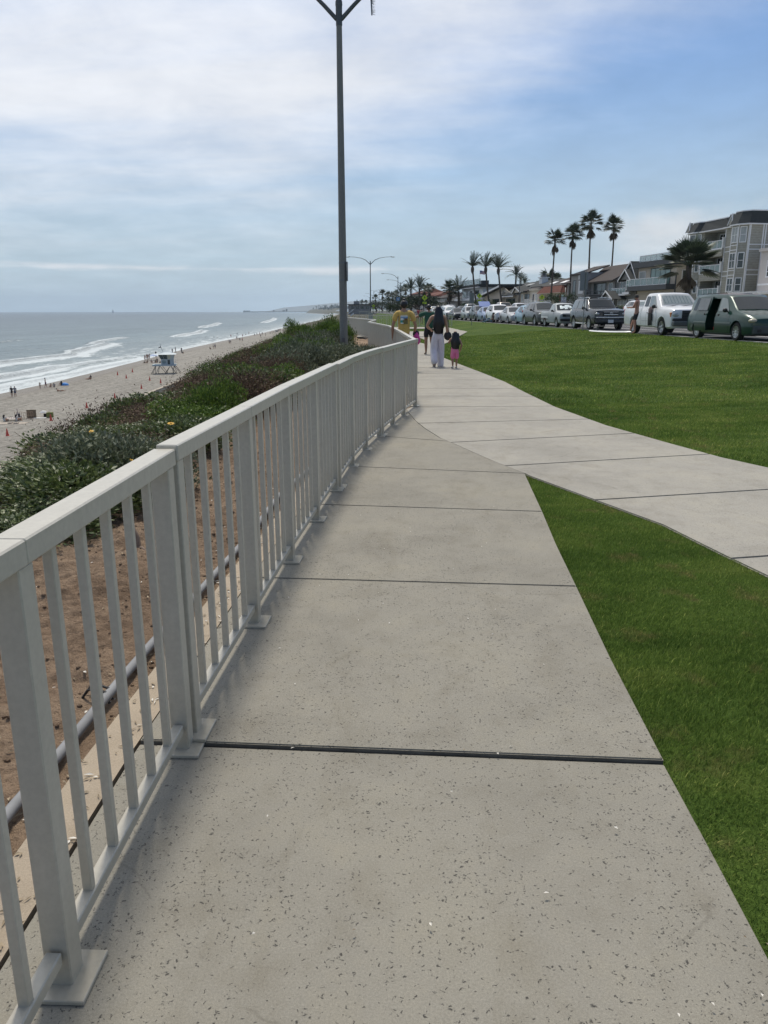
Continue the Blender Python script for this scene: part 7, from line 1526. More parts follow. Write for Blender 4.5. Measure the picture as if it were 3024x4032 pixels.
# ---- tan house with the slanting roof, and the long dark roof behind it
h = House('slant_roof_house', 'tan house with one long slanting roof and white fascia boards', 183.0); u = h.u
h.box('wall', 0, 9, 0, u(211), .7, 5.0, M_BEIGE); h.slabp('wall_panel', [(-.05, u(186), 5.0), (-.05, u(194), 7.0), (-.05, u(211), 5.0)], (.1, 0, 0), M_BEIGE); mb = MB(); mb.slab([(-1.5, u(213.5), 4.9), (-1.5, u(193), 7.1), (6, u(193), 7.1), (6, u(213.5), 4.9)], (0, 0, .25)); r = part('roof', mb, MS_ROOF, h.r)
mb = MB(); mb.slab([(-1.56, u(213.8), 4.75), (-1.56, u(193), 6.95), (-1.56, u(193), 7.4), (-1.56, u(213.8), 5.2)], (.05, 0, 0)); part('fascia', mb, M_WTR, r); h.slabp('roof', [(-1.0, 0, 4.8), (-1.0, u(192.8), 4.8), (3, u(192.8), 6.9), (3, 0, 6.9)], (0, 0, .25), MS_ROOF); h.box('fascia', -1.1, -1.0, 0, u(192), 4.55, 4.8, M_WTR)
h.window('f', -.05, u(196), u(203), 2.2, 4.3, 2, 1, M_WIN, M_DGREY); h.window('f', 0, 1.5, u(191.5), 2.0, 4.2, 3, 1, M_WIN, M_DGREY); h.box('column', -.8, .001, u(192.6), u(194.6), .7, 5.9, M_BEIGE); h.rail(-1.6, u(184), u(192), .9, 1.0, 4, False, M_WTR, True); h.box('chimney_stack', 2, 3.6, u(205), u(208), 4, 7.3, M_BEIGE)
h.window('f', 0, u(205.5), u(207.5), 3.2, 4.6, 1, 1, M_CURT)
h = House('long_roof_house', 'long low house with a dark flat roof and white chimney behind the tan house', 183.0, 9.5); u = h.u
h.box('wall', 0, 9, 0, u(222), .7, 7.0, M_GSTUC); h.slabp('roof', [(-1.2, -3, 6.9), (-1.2, u(224), 6.9), (4, u(218), 8.6), (4, 4, 8.6)], (0, 0, .25), MS_ROOF); h.slabp('roof', [(-1.2, -3, 6.9), (4, 4, 8.6), (9, 4, 8.6), (12, -3, 6.9)], (0, 0, .25), MS_ROOF)
for a in (2, 7, 12): h.window('f', 0, a, a + 3, 5.4, 6.7, 3, 1, M_CURT)
h.box('chimney', 1.2, 2.8, u(198), u(200), 7.6, 9.3, M_WTR); h.box('chimney_cap', .9, 3.1, u(197.7), u(200.3), 9.3, 9.5, M_WTR); mb = MB(); mb.lathe([(.9, 0), (.6, .5), (.45, .5), (.45, .9)], 10, 0, Matrix.Translation((2, u(199), 9.5))); part('chimney_pot', mb, M_DGREY, h.r)
for a in (205, 212): h.slabp('skylight', [(.2, u(a), 7.6), (.2, u(a + 4), 7.6), (2, u(a + 4), 8.2), (2, u(a), 8.2)], (0, 0, .08), mat('skylight_panel', (.30, .30, .28), .4))
# ---- white house with rooftop glass
h = House('white_house', 'white two storey house with greenish windows and a glass railed roof deck', 212.5); u = h.u
h.box('wall', 0, 11, 0, u(236), .7, 7.6, M_WSTUC); h.box('roof', -1.6, 12, -1, u(240), 7.6, 8.3, MS_ROOF); h.box('soffit', -1.7, -1.2, -1.05, u(240.2), 7.45, 7.6, M_WTR); h.box('balcony', -1.3, -.002, u(214), u(240), 4.2, 4.7, M_WTR); h.rail(-1.2, u(215), u(239), 4.7, .6, 6, False, M_WTR); h.rail(-.6, 1, u(236), 8.3, 1.5, 7)
for a, b, g_ in ((216, 221.5, M_WIN), (223.5, 229, M_WIN), (230.5, 235, M_WING)): h.window('f', 0, u(a), u(b), 4.8, 7.2, 1, 1, g_, fw=.3); h.window('f', 0, u(a), u(b), 1.4, 3.9, 1, 1, M_WING, fw=.3)
h.box('deck_table', 2, 4, 9, 12, 8.3, 9.6, M_DGREY)
fx, fy = atY(1885, 226), 226.0; ft = thing('flagpole', 'white pole with a striped flag on the roof of the white house', 'flagpole', (fx, fy, 8.3)); mb = MB(); mb.tube([(0, 0, 0), (0, 0, zat(1064, 226) - 8.3)], [.07, .04], 6); part('pole', mb, M_WTR, ft)
mb = MB(); zt = zat(1066, 226) - 8.3; n = 12
cols = [mat('flag_red', (.45, .06, .08), .9), mat('flag_white', (.62, .62, .64), .9), mat('flag_blue', (.06, .09, .26), .9)]
def fl(u0, u1, v0, v1, mi, lay=0):
    V = []
    for i in range(n + 1):
        a = u0 + (u1 - u0) * i / n
        for v_ in (v0, v1): V.append((.05 + 1.35 * a, -.12 * math.sin(a * 7) * a - lay * .006, zt - .95 * v_ - .22 * a * a))
    mb.add(V, [(2 * i, 2 * i + 1, 2 * i + 3, 2 * i + 2) for i in range(n)], mi)
for k in range(13): fl(0, 1, k / 13, (k + 1) / 13, k % 2)
fl(0, .42, 0, 7 / 13, 2, 1)
rs_ = random.Random(1)
for r_i in range(5):
    for c_i in range(6): fl(.03 + c_i * .065, .05 + c_i * .065, (.05 + r_i * .1), (.08 + r_i * .1), 1, 2)
part('flag', mb, cols, ft)
# ---- farther houses towards the bend
for k, (y0, y1, off, zt, wm, rm, lab, nm) in enumerate(((243, 252, 0, 5.2, M_GSTUC, MS_ROOF, 'small grey house with white windows left of the white house', 'grey_house'), (254, 262, 1.5, 5.4, M_WTR, MS_ROOF, 'small white front house with a dark roof, second left of the white house', 'white_cottage'),
        (266, 286, 3, 6.6, M_CREAM, MS_BROWN, 'cream two storey house in the haze', 'cream_house'), (290, 318, 4, 7.6, M_PINK, MS_RED, 'big pinkish house with a red tiled roof in the haze', 'red_roof_house'), (322, 350, 5, 9.2, M_CREAM, MS_RED, 'tall cream building with red roof, hazy beyond the palms', 'hazy_building'), (360, 400, 8, 8.0, M_BEIGE, MS_BROWN, 'hazy beige building behind the far palms', 'hazy_house'))):
    h = House(nm, lab, y0, off); u = h.u; L = u(y1); h.box('wall', 0, 9, 0, L, .7, zt - 1, wm); h.slabp('roof', [(-.8, -.6, zt - 1.1), (-.8, L + .6, zt - 1.1), (4.5, L - 1, zt + .6), (4.5, 1, zt + .6)], (0, 0, .25), rm); h.slabp('roof', [(-.8, -.6, zt - 1.1), (4.5, 1, zt + .6), (5.5, 1, zt + .6), (10, -.6, zt - 1.1)], (0, 0, .25), rm)
    nf = 2 if zt > 6 else 1
    for f in range(nf):
        for i in range(int(L / 3.2)): a = 1 + i * 3.2; h.window('f', 0, a, a + 1.6, 1.6 + f * 2.8, 3.2 + f * 2.8, 2, 1, M_WIN if (i + f) % 3 else M_CURT)
        h.window('s', 0, 1.5, 3.2, 1.6 + f * 2.8, 3.2 + f * 2.8, 2, 1); h.window('s', 0, 5, 6.6, 1.6 + f * 2.8, 3.2 + f * 2.8, 2, 1)
# front walls between pavement and houses
for k, (a, b, off, hh, m, lab) in enumerate(((96, 122, -6, 1.1, M_WTR, 'low white garden wall in front of the shingled block and glass house'), (132, 150, -5, 1.0, M_GSTUC, 'grey garden wall in front of the dark roofed house'), (154, 182, -4, 1.0, M_BEIGE, 'beige garden wall below the red tiled building'), (186, 206, -4.5, 1.5, M_DGREY, 'dark slatted fence in front of the tan house'), (236, 262, -3, 1.3, M_WTR, 'low white wall left of the white house'))):
    mb = MB(); mb.box(-.1, .1, 0, (b - a) * HN, .8, .95 + hh); mb.box(-.16, .16, -.03, (b - a) * HN + .03, .95 + hh, 1.03 + hh); tag(part('garden_wall', mb, m, None, None, (57 - .143 * a + off, a, 0), HRZ), lab, 'wall')
# the hazy bluff-top seawall building left of the lamps
mb = MB(); x0, x1 = atY(1372, 330), atY(1456, 330); hh = zat(1200, 330)
bt = thing('bluff_building', 'low hazy grey flat roofed building on the bluff left of the far lamps', 'building', (x0, 330, 0)); mb.box(0, x1 - x0, 0, 14, -6, hh); part('wall', mb, M_GSTUC, bt); mb = MB(); mb.box(-.4, x1 - x0 + .4, -.5, 14.5, hh, hh + .3); part('roof', mb, M_DGREY, bt); mb = MB(); mb.box(2.2, 4.4, 2, 5, hh + .3, hh + 1.5); part('chimney', mb, M_GSTUC, bt)
for i in range(4): mb = MB(); mb.box(1 + i * 2.1, 2.3 + i * 2.1, -.06, -.002, hh - 1.7, hh - .6); part('window', mb, M_WIN, bt)
x0 = atY(1392, 235); st_ = thing('beach_stairs', 'pale wooden stairs going down the hazy bluff', 'stairs', (x0 - 3.0, 235, 0))
for k in (0, 2.2):
    mb = MB(); mb.slab([(-5, k, -5.6), (-5, k, -5.2), (3, k, .9), (3, k, .5)], (0, .12, 0)); mb.slab([(-5, k, -4.3), (-5, k, -4.15), (3, k, 1.95), (3, k, 1.8)], (0, .08, 0)); part('stringer', mb, M_WTR, st_)
mb = MB()
for i in range(24): f = i / 24; mb.box(-5 + 8 * f, -4.7 + 8 * f, .1, 2.2, -5.45 + 6.1 * f, -5.38 + 6.1 * f)
part('tread', mb, mat('grey_planks', (.3, .29, .27), .9), st_)
# ================================================================ lamps, signs, street furniture
M_POLEC = mat('speckled_concrete_pole', (.205, .205, .19), .85, var=.2, vs=45, bump=.3, bs=90); M_POLE = mat('dark_steel_pole', (.085, .095, .10), .5, .3, var=.15, vs=4); M_SGREY = mat('bare_aluminium_sign', (.19, .20, .21), .5, .4, var=.08); M_SYEL = mat('fluorescent_yellow_green', (.50, .66, .03), .6, var=.05); M_SWH = mat('sign_white', (.62, .63, .65), .6); M_SBL = mat('sign_blue', (.10, .22, .40), .6); M_SBK = mat('sign_black', (.02, .02, .02), .6)
def lamp(label, px, y, H_, rb, rt, arms, reach=3.7, m=M_POLE, z0=.0, rz=0, base_py=HY, group='street lamps along the bluff'):
    x = atY(px, y, base_py); t = thing('street_lamp', label, 'street lamp', (x, y, z0), rz, group); mb = MB(); mb.tube([(0, 0, -.4), (0, 0, H_ * .3), (0, 0, H_ * .65), (0, 0, H_)], [rb, rb * .8 + rt * .2, (rb + rt) / 2 * .95, rt], 16); part('pole', mb, m, t, 60)
    mb = MB(); mb.lathe([(rt * 1.12, H_ - .06), (rt * 1.15, H_ + .42), (rt * 1.25, H_ + .46), (rt * 1.2, H_ + .55), (rt * .7, H_ + .66), (.001, H_ + .7)], 14); part('pole_cap', mb, M_POLE, t, 50)
    for s in arms:
        P = [(s * rt * .8, 0, H_ + .10), (s * .42, 0, H_ + .45), (s * .85, 0, H_ + .84), (s * reach * .45, 0, H_ + 1.18), (s * reach * .75, 0, H_ + 1.36), (s * reach, 0, H_ + 1.40)]
        mb = MB(); mb.tube(P, [.062, .058, .052, .045, .038, .034], 8); a = part('arm', mb, M_POLE, t, 60); mb = MB(); mb.ball((s * (reach + .32), 0, H_ + 1.36), (.40, .13, .065), 12, 6); mb.cbox(s * (reach + .02), 0, H_ + 1.44, .12, .08, .10); part('lamp_head', mb, M_POLE, a, 60)
    return t
t = lamp('concrete street lamp pole rising out of the bluff shrubs, its top cut by the frame', 1354, 24.8, 9.55, .128, .082, (-1, 1), 3.6, M_POLEC, -.05, 0, 1376)
for z in (1.5 + 24.8 * (ray(1354, 1035)[2] / ray(1354, 1035)[1]), 1.5 + 24.8 * (ray(1354, 1103)[2] / ray(1354, 1103)[1])): mb = MB(); mb.lathe([(.125, -.02), (.125, .02)], 16, 0, Matrix.Translation((0, 0, z + .05))); part('band', mb, M_SGREY, t)
mb = MB(); z0 = zat(1106, 24.8) + .05; z1 = zat(1031, 24.8) + .05; mb.box(.128, .155, -.16, .16, z0, z1); part('edge_on_sign', mb, M_SGREY, t); mb = MB(); mb.cbox(0, -.125, .62, .10, .04, .20); part('hand_hole_cover', mb, mat('dull_cover', (.13, .125, .12), .7), t, None, bevel=.01)
# bird-spike strip dangling under the right arm
bx_, by_ = atY(1466, 22.6, 30), 22.6; zt = zat(-40, 22.6); zb = zat(60, 22.6); mb = MB(); mb.tube([(-.03, 0, zt - zb), (-.01, 0, (zt - zb) * .5), (0, 0, 0)], [.028, .025, .02], 6); rs_ = random.Random(9)
for i in range(60): z = rs_.uniform(0, zt - zb); a = rs_.uniform(-1.2, 1.2); mb.tube([(0, 0, z), (.10 * math.cos(a), .10 * math.sin(a), z + rs_.uniform(-.04, .02))], .003, 3)
tag(part('bird_spikes', mb, M_SGREY, None, None, (bx_, by_, zb)), 'thin bristly bird spike strip hanging high right of the nearest lamp pole', 'bird spikes')
def zl(py, y): return zat(py, y)
for (px, pyj, y, arms, lab, rz) in ((1459, 1036, 146, (-1, 1), 'second street lamp with two curved arms, right of the nearest pole', 0), (1577, 1116, 252, (-1, 1), 'two armed street lamp above the man in yellow', 0), (1566.5, 1094, 212, (-1,), 'single armed street lamp with the blue sign above the man in yellow', .1), (1493, 1153, 384, (-1, 1), 'hazy two armed lamp right of the second lamp', 0), (1472, 1150, 372, (1,), 'hazy lamp with one right arm just right of the second lamp', .2), (1466, 1163, 444, (-1,), 'hazy lamp half hidden by the second lamp pole', .3), (1455, 1172, 520, (-1,), 'faint lamp left of the second pole', .2), (2042, 1082, 168, (-1,), 'street lamp in front of the stair house, arm to the left', .1), (1766, 1140, 290, (-1,), 'street lamp by the small grey house, arm to the left', .1)):
    z1 = zl(pyj, y); z0 = .1 if y < 160 else .4; lamp(lab, px, y, z1 - z0 - .3, .115, .075, arms, 3.8 if abs(rz) < .15 else 3.4, M_POLE if y > 150 else M_POLE, z0, rz)
mb = MB(); mb.prism([(-.4, -.4), (.4, -.4), (.4, .4), (-.4, .4)], 0, 1.2); tag(part('lamp_plinth', mb, M_PAVE, None, None, (atY(1459, 145.5), 145.3, -.1), bevel=.05), 'square concrete plinth at the foot of the second street lamp', 'plinth')
mb = MB(); mb.cbox(0, 0, 0, 1.0, .04, .9); sg_ = part('blue_sign', mb, M_SBL, None, None, (atY(1567, 211), 210.7, zat(1178, 211)), bevel=.01); tag(sg_, 'small square blue sign on the single armed lamp', 'sign'); mb = MB(); mb.cbox(0, -.03, .1, .5, .02, .12); mb.cbox(.05, -.03, -.15, .35, .02, .2); part('sign_symbol', mb, M_SWH, sg_)
def walker_shape(mb, s, y, mi=1):
    def pg(P): mb.slab([(a * s, y, b * s) for a, b in P], (0, -.008, 0), mi)
    mb.lathe([(.07 * s, 0), (.07 * s, .008)], 10, mi, Matrix.Translation((.02 * s, y, .36 * s)) @ Matrix.Rotation(R(90), 4, 'X')); pg([(-.07, .05), (.07, .05), (.08, .28), (-.04, .28)]); pg([(-.07, .06), (.0, .06), (-.12, -.20), (-.22, -.36), (-.28, -.33), (-.18, -.18)]); pg([(.0, .06), (.07, .06), (.12, -.14), (.16, -.36), (.09, -.37), (.05, -.12)]); pg([(.06, .27), (.12, .24), (.22, .06), (.17, .04), (.07, .16)]); pg([(-.03, .27), (-.08, .26), (-.20, .08), (-.15, .05), (-.04, .16)])
def ped_sign(label, px, py, y, d, z0):
    x = atY(px, y, py); z = zat(py, y); t = thing('crossing_sign', label, 'road sign', (x, y, z0), 0, 'yellow pedestrian crossing signs'); r = d / 2; mb = MB(); mb.tube([(0, .05, 0), (0, .05, z - z0 + r)], .035, 6); part('post', mb, M_SGREY, t)
    mb = MB(); mb.slab([(-r, 0, z - z0), (0, 0, z - z0 - r), (r, 0, z - z0), (0, 0, z - z0 + r)], (0, .02, 0)); b = part('diamond_plate', mb, M_SYEL, t); mb = MB(); walker_shape(mb, d * .72, -.004, 0); o = part('walker_symbol', mb, M_SBK, b, None, (0, 0, z - z0)); mb = MB()
    zc = z - z0 - r - .30 * d; mb.box(-.33 * d, .33 * d, 0, .02, zc - .17 * d, zc + .17 * d); b = part('arrow_plate', mb, M_SYEL, t); mb = MB(); mb.slab([(-.22 * d, -.003, zc - .13 * d), (-.22 * d, -.003, zc + .04 * d), (-.17 * d, -.003, zc - .01 * d), (.16 * d, -.003, zc + .12 * d), (.20 * d, -.003, zc + .06 * d), (-.10 * d, -.003, zc - .07 * d), (-.05 * d, -.003, zc - .12 * d)], (0, -.006, 0)); part('arrow_symbol', mb, M_SBK, b)
ped_sign('yellow green crossing sign in front of the white house', 1888, 1166, 152, 1.08, .5); ped_sign('yellow green crossing sign in front of the red tiled building', 2134, 1172, 130, .95, .6); ped_sign('yellow green crossing sign above the head of the man in green', 1672, 1173, 150, 1.15, .3); ped_sign('tiny hazy yellow crossing sign right of the second lamp', 1471, 1204, 300, 1.2, .3)
x, y = atY(2217, 112), 112; z = zat(1182, y); t = thing('yield_sign', 'square white yield to pedestrians sign before the dark hedge', 'road sign', (x, y, .7)); mb = MB(); mb.tube([(0, .05, 0), (0, .05, z - .5)], .03, 6); part('post', mb, M_SGREY, t); zc = z - .7; mb = MB(); mb.cbox(0, 0, zc, .76, .03, .76); b = part('sign_plate', mb, M_SWH, t)
mb = MB(); mb.box(-.35, .35, -.021, -.017, zc + .32, zc + .35); mb.box(-.35, .35, -.021, -.017, zc - .35, zc - .32); mb.box(-.35, -.32, -.021, -.017, zc - .32, zc + .32); mb.box(.32, .35, -.021, -.017, zc - .32, zc + .32); mb.slab([(-.17, -.02, zc + .27), (.17, -.02, zc + .27), (0, -.02, zc + .0)], (0, -.005, 0)); mb.slab([(-.27, -.02, zc - .22), (-.24, -.02, zc - .12), (.02, -.02, zc - .12), (.05, -.02, zc - .22)], (0, -.005, 0)); part('sign_symbol', mb, M_SBK, b)
mb = MB(); mb.slab([(-.09, -.027, zc + .22), (.09, -.027, zc + .22), (0, -.027, zc + .08)], (0, -.004, 0)); part('sign_symbol', mb, M_SWH, b); mb = MB(); walker_shape(mb, .34, -.02, 0); part('walker_symbol', mb, M_SBK, b, None, (.18, 0, zc - .17))
def back_sign(label, px, pyb, y, panels, z0=.42):
    x = atY(px, y, pyb); t = thing('parking_sign', label, 'road sign', (x, y, z0)); zt = max(zat(p[1], y) for p in panels) - z0; mb = MB(); mb.tube([(0, 0, -.1), (.012, 0, zt)], .026, 8); part('post', mb, mat('galvanised_post', (.20, .21, .20), .55, .4, var=.1, vs=6), t)
    for (a, p0, b_, p1, o) in panels: x0, x1 = atY(a, y, p0) - x, atY(b_, y, p0) - x; z0_, z1_ = zat(p1, y) - z0, zat(p0, y) - z0; mb = MB(); mb.box(x0, x1, o - .012, o, z0_, z1_); part('sign_panel', mb, M_SGREY, t, None, bevel=.004)
back_sign('tall grey parking sign on a leaning post in front of the dark off road suv', 2294, 1299, 44.5, [(2286, 1069, 2303, 1146, -.03), (2300, 1072, 2319, 1143, .06)]); back_sign('grey parking sign on a dark post in front of the parked silver crossover', 1857, 1275, 64.0, [(1849, 1153, 1858, 1197, -.03), (1857, 1153, 1867, 1195, .06)])
mb = MB(); mb.box(-.35, .35, -.3, .3, 0, 1.4); mb.box(-.38, .38, -.33, .33, 1.4, 1.5); tag(part('utility_box', mb, mat('teal_utility_box', (.05, .16, .17), .6), None, None, (atY(2038, 165), 165, .95), bevel=.03), 'teal utility box at the foot of the right hand street lamp', 'utility box')
# ================================================================ the beach
M_TWB = mat('tower_pale_blue', (.42, .50, .53), .7, var=.1, vs=2); M_TWR = mat('tower_roof', (.52, .58, .60), .6, var=.06, vs=1); M_TWG = mat('tower_window', (.045, .075, .085), .15, 0, var=.2); M_TLEG = mat('tower_leg', (.12, .105, .095), .8)
tx, ty = -46.6, 166.0; tz = float(beach_z(np.array([tx]), np.array([ty]))[0]); t = thing('lifeguard_tower', 'pale blue lifeguard tower on splayed legs with sloping windows', 'lifeguard tower', (tx, ty, tz), R(12)); zd = 1.75
mb = MB(); mb.box(-2.9, 2.0, -1.5, 1.7, zd, zd + .16); mb.box(-2.9, 2.0, -1.56, -1.5, zd - .12, zd + .2); part('deck', mb, M_TWB, t)
def leg(*P): mb = MB(); mb.tube(P, .055, 6); part('leg', mb, M_TLEG, t)
for (a, b) in (((-2.2, -1.3), (-3.3, -1.9)), ((-2.2, -1.3), (-2.4, -1.5)), ((-1.4, -1.3), (-2.3, -1.6)), ((-1.4, -1.3), (-1.8, -1.6)), ((-1.4, -1.3), (.1, -1.7)), ((.9, -1.3), (-.6, -1.7)), ((.9, -1.3), (2.1, -1.9)), ((.9, -1.3), (1.6, -1.5)), ((1.6, -1.3), (1.2, -1.7)), ((1.6, -1.3), (3.0, -1.9)), ((1.6, -1.3), (2.2, -1.7)), ((-2.2, 1.4), (-3.2, 2.0)), ((-1.2, 1.4), (.1, 1.8)), ((.8, 1.4), (-.4, 1.8)), ((1.6, 1.4), (2.9, 2.0)), ((1.6, 1.4), (1.0, 1.8))): leg((a[0], a[1], zd), (b[0], b[1], -.2))
def frus(x0, x1, X0, X1, y0, y1, Y0, Y1, z0, z1, m, n): mb = MB(); mb.add([(x0, y0, z0), (x1, y0, z0), (x1, y1, z0), (x0, y1, z0), (X0, Y0, z1), (X1, Y0, z1), (X1, Y1, z1), (X0, Y1, z1)], [(3, 2, 1, 0), (4, 5, 6, 7), (0, 1, 5, 4), (1, 2, 6, 5), (2, 3, 7, 6), (3, 0, 4, 7)]); return part(n, mb, m, t)
cb = frus(-1.05, 1.5, -1.05, 1.5, -1.1, 1.3, -1.1, 1.3, zd + .16, zd + 1.25, M_TWB, 'cabin'); frus(-1.05, 1.5, -1.6, 1.75, -1.1, 1.3, -1.5, 1.5, zd + 1.25, zd + 2.25, M_TWB, 'window_storey')
def tq(x0, x1, X0, X1, z0, z1, m, n, y0=-1.1, y1=-1.5):
    f = lambda z: y0 + (y1 - y0) * (z - (zd + 1.25)) / 1.0 - .02; mb = MB(); mb.add([(x0, f(z0), z0), (x1, f(z0), z0), (X1, f(z1), z1), (X0, f(z1), z1)], [(0, 1, 2, 3)]); part(n, mb, m, t)
tq(-1.02, -.42, -1.5, -.72, zd + 1.3, zd + 2.2, M_TWG, 'window'); tq(-.36, .3, -.66, .25, zd + 1.3, zd + 2.2, M_TWG, 'window'); tq(.36, .9, .35, 1.0, zd + 1.3, zd + 2.2, mat('shuttered_window', (.5, .52, .42), .6), 'window')
mb = MB(); mb.box(.30, .78, -1.13, -1.101, zd + .2, zd + 1.15); part('door', mb, M_TWG, cb); mb = MB(); mb.box(-.75, -.15, -1.125, -1.101, zd + .45, zd + .98); n_ = part('number_board', mb, mat('board_green', (.05, .13, .12), .6), cb); mb = MB(); mb.box(-.62, -.28, -1.13, -1.126, zd + .60, zd + .84); mb.box(-.75, -.1, -1.13, -1.126, zd + .38, zd + .42); part('board_mark', mb, M_TWB, n_)
mb = MB(); mb.add([(-2.4, -2.0, zd + 2.28), (2.1, -2.0, zd + 2.28), (2.1, 2.0, zd + 2.28), (-2.4, 2.0, zd + 2.28), (-.6, -.3, zd + 2.75), (.7, -.3, zd + 2.75), (.7, .3, zd + 2.75), (-.6, .3, zd + 2.75)], [(3, 2, 1, 0), (4, 5, 6, 7), (0, 1, 5, 4), (1, 2, 6, 5), (2, 3, 7, 6), (3, 0, 4, 7)]); rf = part('roof', mb, M_TWR, t)
mb = MB(); mb.tube([(-1.6, -1.2, zd + 2.5), (-.2, -.6, zd + 2.85), (.9, -.6, zd + 2.9), (1.4, -1.0, zd + 2.6)], .05, 6); part('rescue_board', mb, M_TWB, rf, 50); mb = MB(); mb.tube([(-.6, 0, zd + 2.7), (-1.1, 0, zd + 4.5)], [.05, .03], 6); fp_ = part('flag_pole', mb, M_SGREY, rf); mb = MB(); mb.slab([(-.95, 0, zd + 4.0), (-1.4, .05, zd + 3.75), (-1.5, .1, zd + 3.5), (-.88, 0, zd + 3.65)], (0, .02, 0)); part('pennant', mb, M_SGREY, fp_)
mb = MB()
for x in (1.6, 1.95): mb.tube([(x, -1.3, zd + .1), (x, -1.3, zd + 1.3), (x, 1.2, zd + 1.3)], .025, 5)
for z in (.6, 1.0): mb.tube([(1.95, -1.3, zd + z), (1.95, 1.5, zd + z)], .02, 5)
part('side_rail', mb, M_SWH, t)
# cones
M_CONE = mat('orange_cone', (.62, .10, .07), .6, var=.1); mb = MB(); mb.lathe([(.19, 0), (.19, .03), (.15, .04), (.035, .70), (.001, .71)], 12); CONE = mb.mesh('traffic_cone', [M_CONE], 50)
def bz(x, y): return float(beach_z(np.array([x]), np.array([y]))[0])
CN = [(-40.50, 92.4, 'cone right of the picnic bags'), (-40.3, 80.9, 'nearest cone, at the left edge of the photo'), (-40.9, 105, 'cone between the picnic and the dead flower stalk'), (-41.1, 116.9, 'cone nearest above the leafy brush tops'), (-41.6, 131.7, 'cone just left of the dark dry brush'), (-41.1, 141.6, 'cone closest to the brush below the tower'), (-45.1, 148.2, 'dark cone left of the row below the tower'), (-51.6, 154.3, 'left small dark cone in the sand below the tower'), (-56.5, 163.6, 'far small cone nearest the surf'), (-55.9, 171.6, 'small cone left of the tower legs'), (-40.5, 161.9, 'cone right behind the tower'), (-41, 186, 'far cone right of the tower'), (-41, 205, 'far cone beyond the tower'), (-41.5, 232, 'very far cone in the pale sand'), (-42, 265, 'farthest visible cone')]
for k, (x, y, lab) in enumerate(CN): tag(link('traffic_cone', CONE, None, (x, y, bz(x, y) - .01)), 'orange ' + lab, 'traffic cone', 'orange cones in a line along the beach').scale = (1.15, 1.15, 1.15)
# beach people: a few body types, copied
STAND = dict(elR=(.15, .0, .64), wrR=(.15, .04, .50)); WALK = dict(knR=(.055, .07, .285), anR=(.055, .09, .04), toR=(.06, .17, .02), knL=(-.055, .0, .28), anL=(-.055, -.11, .07), toL=(-.06, -.06, .01), wrR=(.15, -.05, .50), wrL=(-.15, .10, .51))
SIT = dict(pelvis=(0, 0, .06), waist=(0, -.02, .13), chest=(0, -.03, .25), nbase=(0, -.02, .345), neck=(0, -.01, .385), head=(0, .0, .435), crown=(0, .0, .50), shR=(.105, -.02, .33), shL=(-.105, -.02, .33), elR=(.15, .05, .20), wrR=(.10, .18, .20), elL=(-.15, .05, .20), wrL=(-.10, .18, .20), hpR=(.05, .01, .06), hpL=(-.05, .01, .06), knR=(.07, .21, .21), knL=(-.07, .21, .21), anR=(.06, .30, .03), anL=(-.06, .30, .03), toR=(.06, .38, .02), toL=(-.06, .38, .02))
LIE = dict(pelvis=(0, 0, .06), waist=(0, -.09, .075), chest=(0, -.20, .14), nbase=(0, -.28, .20), neck=(0, -.31, .225), head=(0, -.345, .26), crown=(0, -.40, .30), shR=(.105, -.26, .19), shL=(-.105, -.26, .19), elR=(.14, -.30, .05), wrR=(.12, -.18, .04), elL=(-.14, -.30, .05), wrL=(-.12, -.18, .04), hpR=(.05, .01, .06), hpL=(-.05, .01, .06), knR=(.06, .20, .14), knL=(-.06, .22, .06), anR=(.05, .38, .04), anL=(-.06, .44, .04), toR=(.06, .45, .06), toL=(-.07, .47, .10))
cl = {k: mat('beach_' + k, c, .9) for k, c in dict(black=(.02, .02, .025), navy=(.04, .06, .12), white=(.6, .6, .58), grey=(.25, .25, .26), red=(.4, .07, .07), olive=(.12, .12, .08), plum=(.12, .07, .13), brown=(.12, .08, .06)).items()}
def bp(label, x, y, H_, rz, pose, cloth, hair='short', grp=None): return person(label, x, y, bz(x, y) - .01, H_, rz, pose, cloth, SKIN_A, (hair, .22, .06, .07) if hair == 'long' else (hair,), grp, detail=0)[0]
def S2B(px, py): x, y = gnd(px, py, -11.6); z = bz(x, y); x, y = gnd(px, py, z); return x, y
x, y = S2B(52, 1560); bp('person in a grey tee and dark shorts standing at the water\'s edge, far left', x + .35, y, 1.74, R(190), STAND, [('shirt', cl['grey'], 1.1), ('shorts', cl['navy'])]); bp('person in black hugging the one in grey at the water\'s edge, far left', x - .25, y + .1, 1.72, R(170), STAND, [('shirt', cl['black']), ('shorts', cl['black'])])
x, y = S2B(158, 1528); bp('child standing left of the walking woman on the wet sand', x, y, 1.2, R(20), STAND, [('swimsuit_bottom', cl['olive']), ('top', cl['olive'])]); x, y = S2B(180, 1524); bp('woman in a dark skirt walking beside the child on the wet sand', x, y, 1.78, R(-60), WALK, [('top', cl['olive']), ('shorts', cl['plum'], 1.15)], 'bun')
x, y = S2B(200, 1522); bp('left of two small figures sitting right of the walking woman', x, y, 1.4, R(60), SIT, [('top', cl['grey'])]); x, y = S2B(213, 1522); bp('right of two small figures sitting right of the walking woman', x, y, 1.55, R(30), SIT, [('shirt', cl['grey'])])
x, y = S2B(241, 1516); bp('person sitting in black beside the blue sun shelter', x, y, 1.8, R(60), SIT, [('shirt', cl['black'])], 'long'); mb = MB(); mb.ball((0, 0, .1), (.75, .55, .52), 12, 7); x, y = S2B(255, 1515); tag(part('pop_up_shelter', mb, mat('blue_nylon', (.06, .25, .62), .6, var=.2, vs=3), None, 40, (x, y, bz(x, y) - .1)), 'low bright blue pop up shelter on the sand', 'beach shelter')
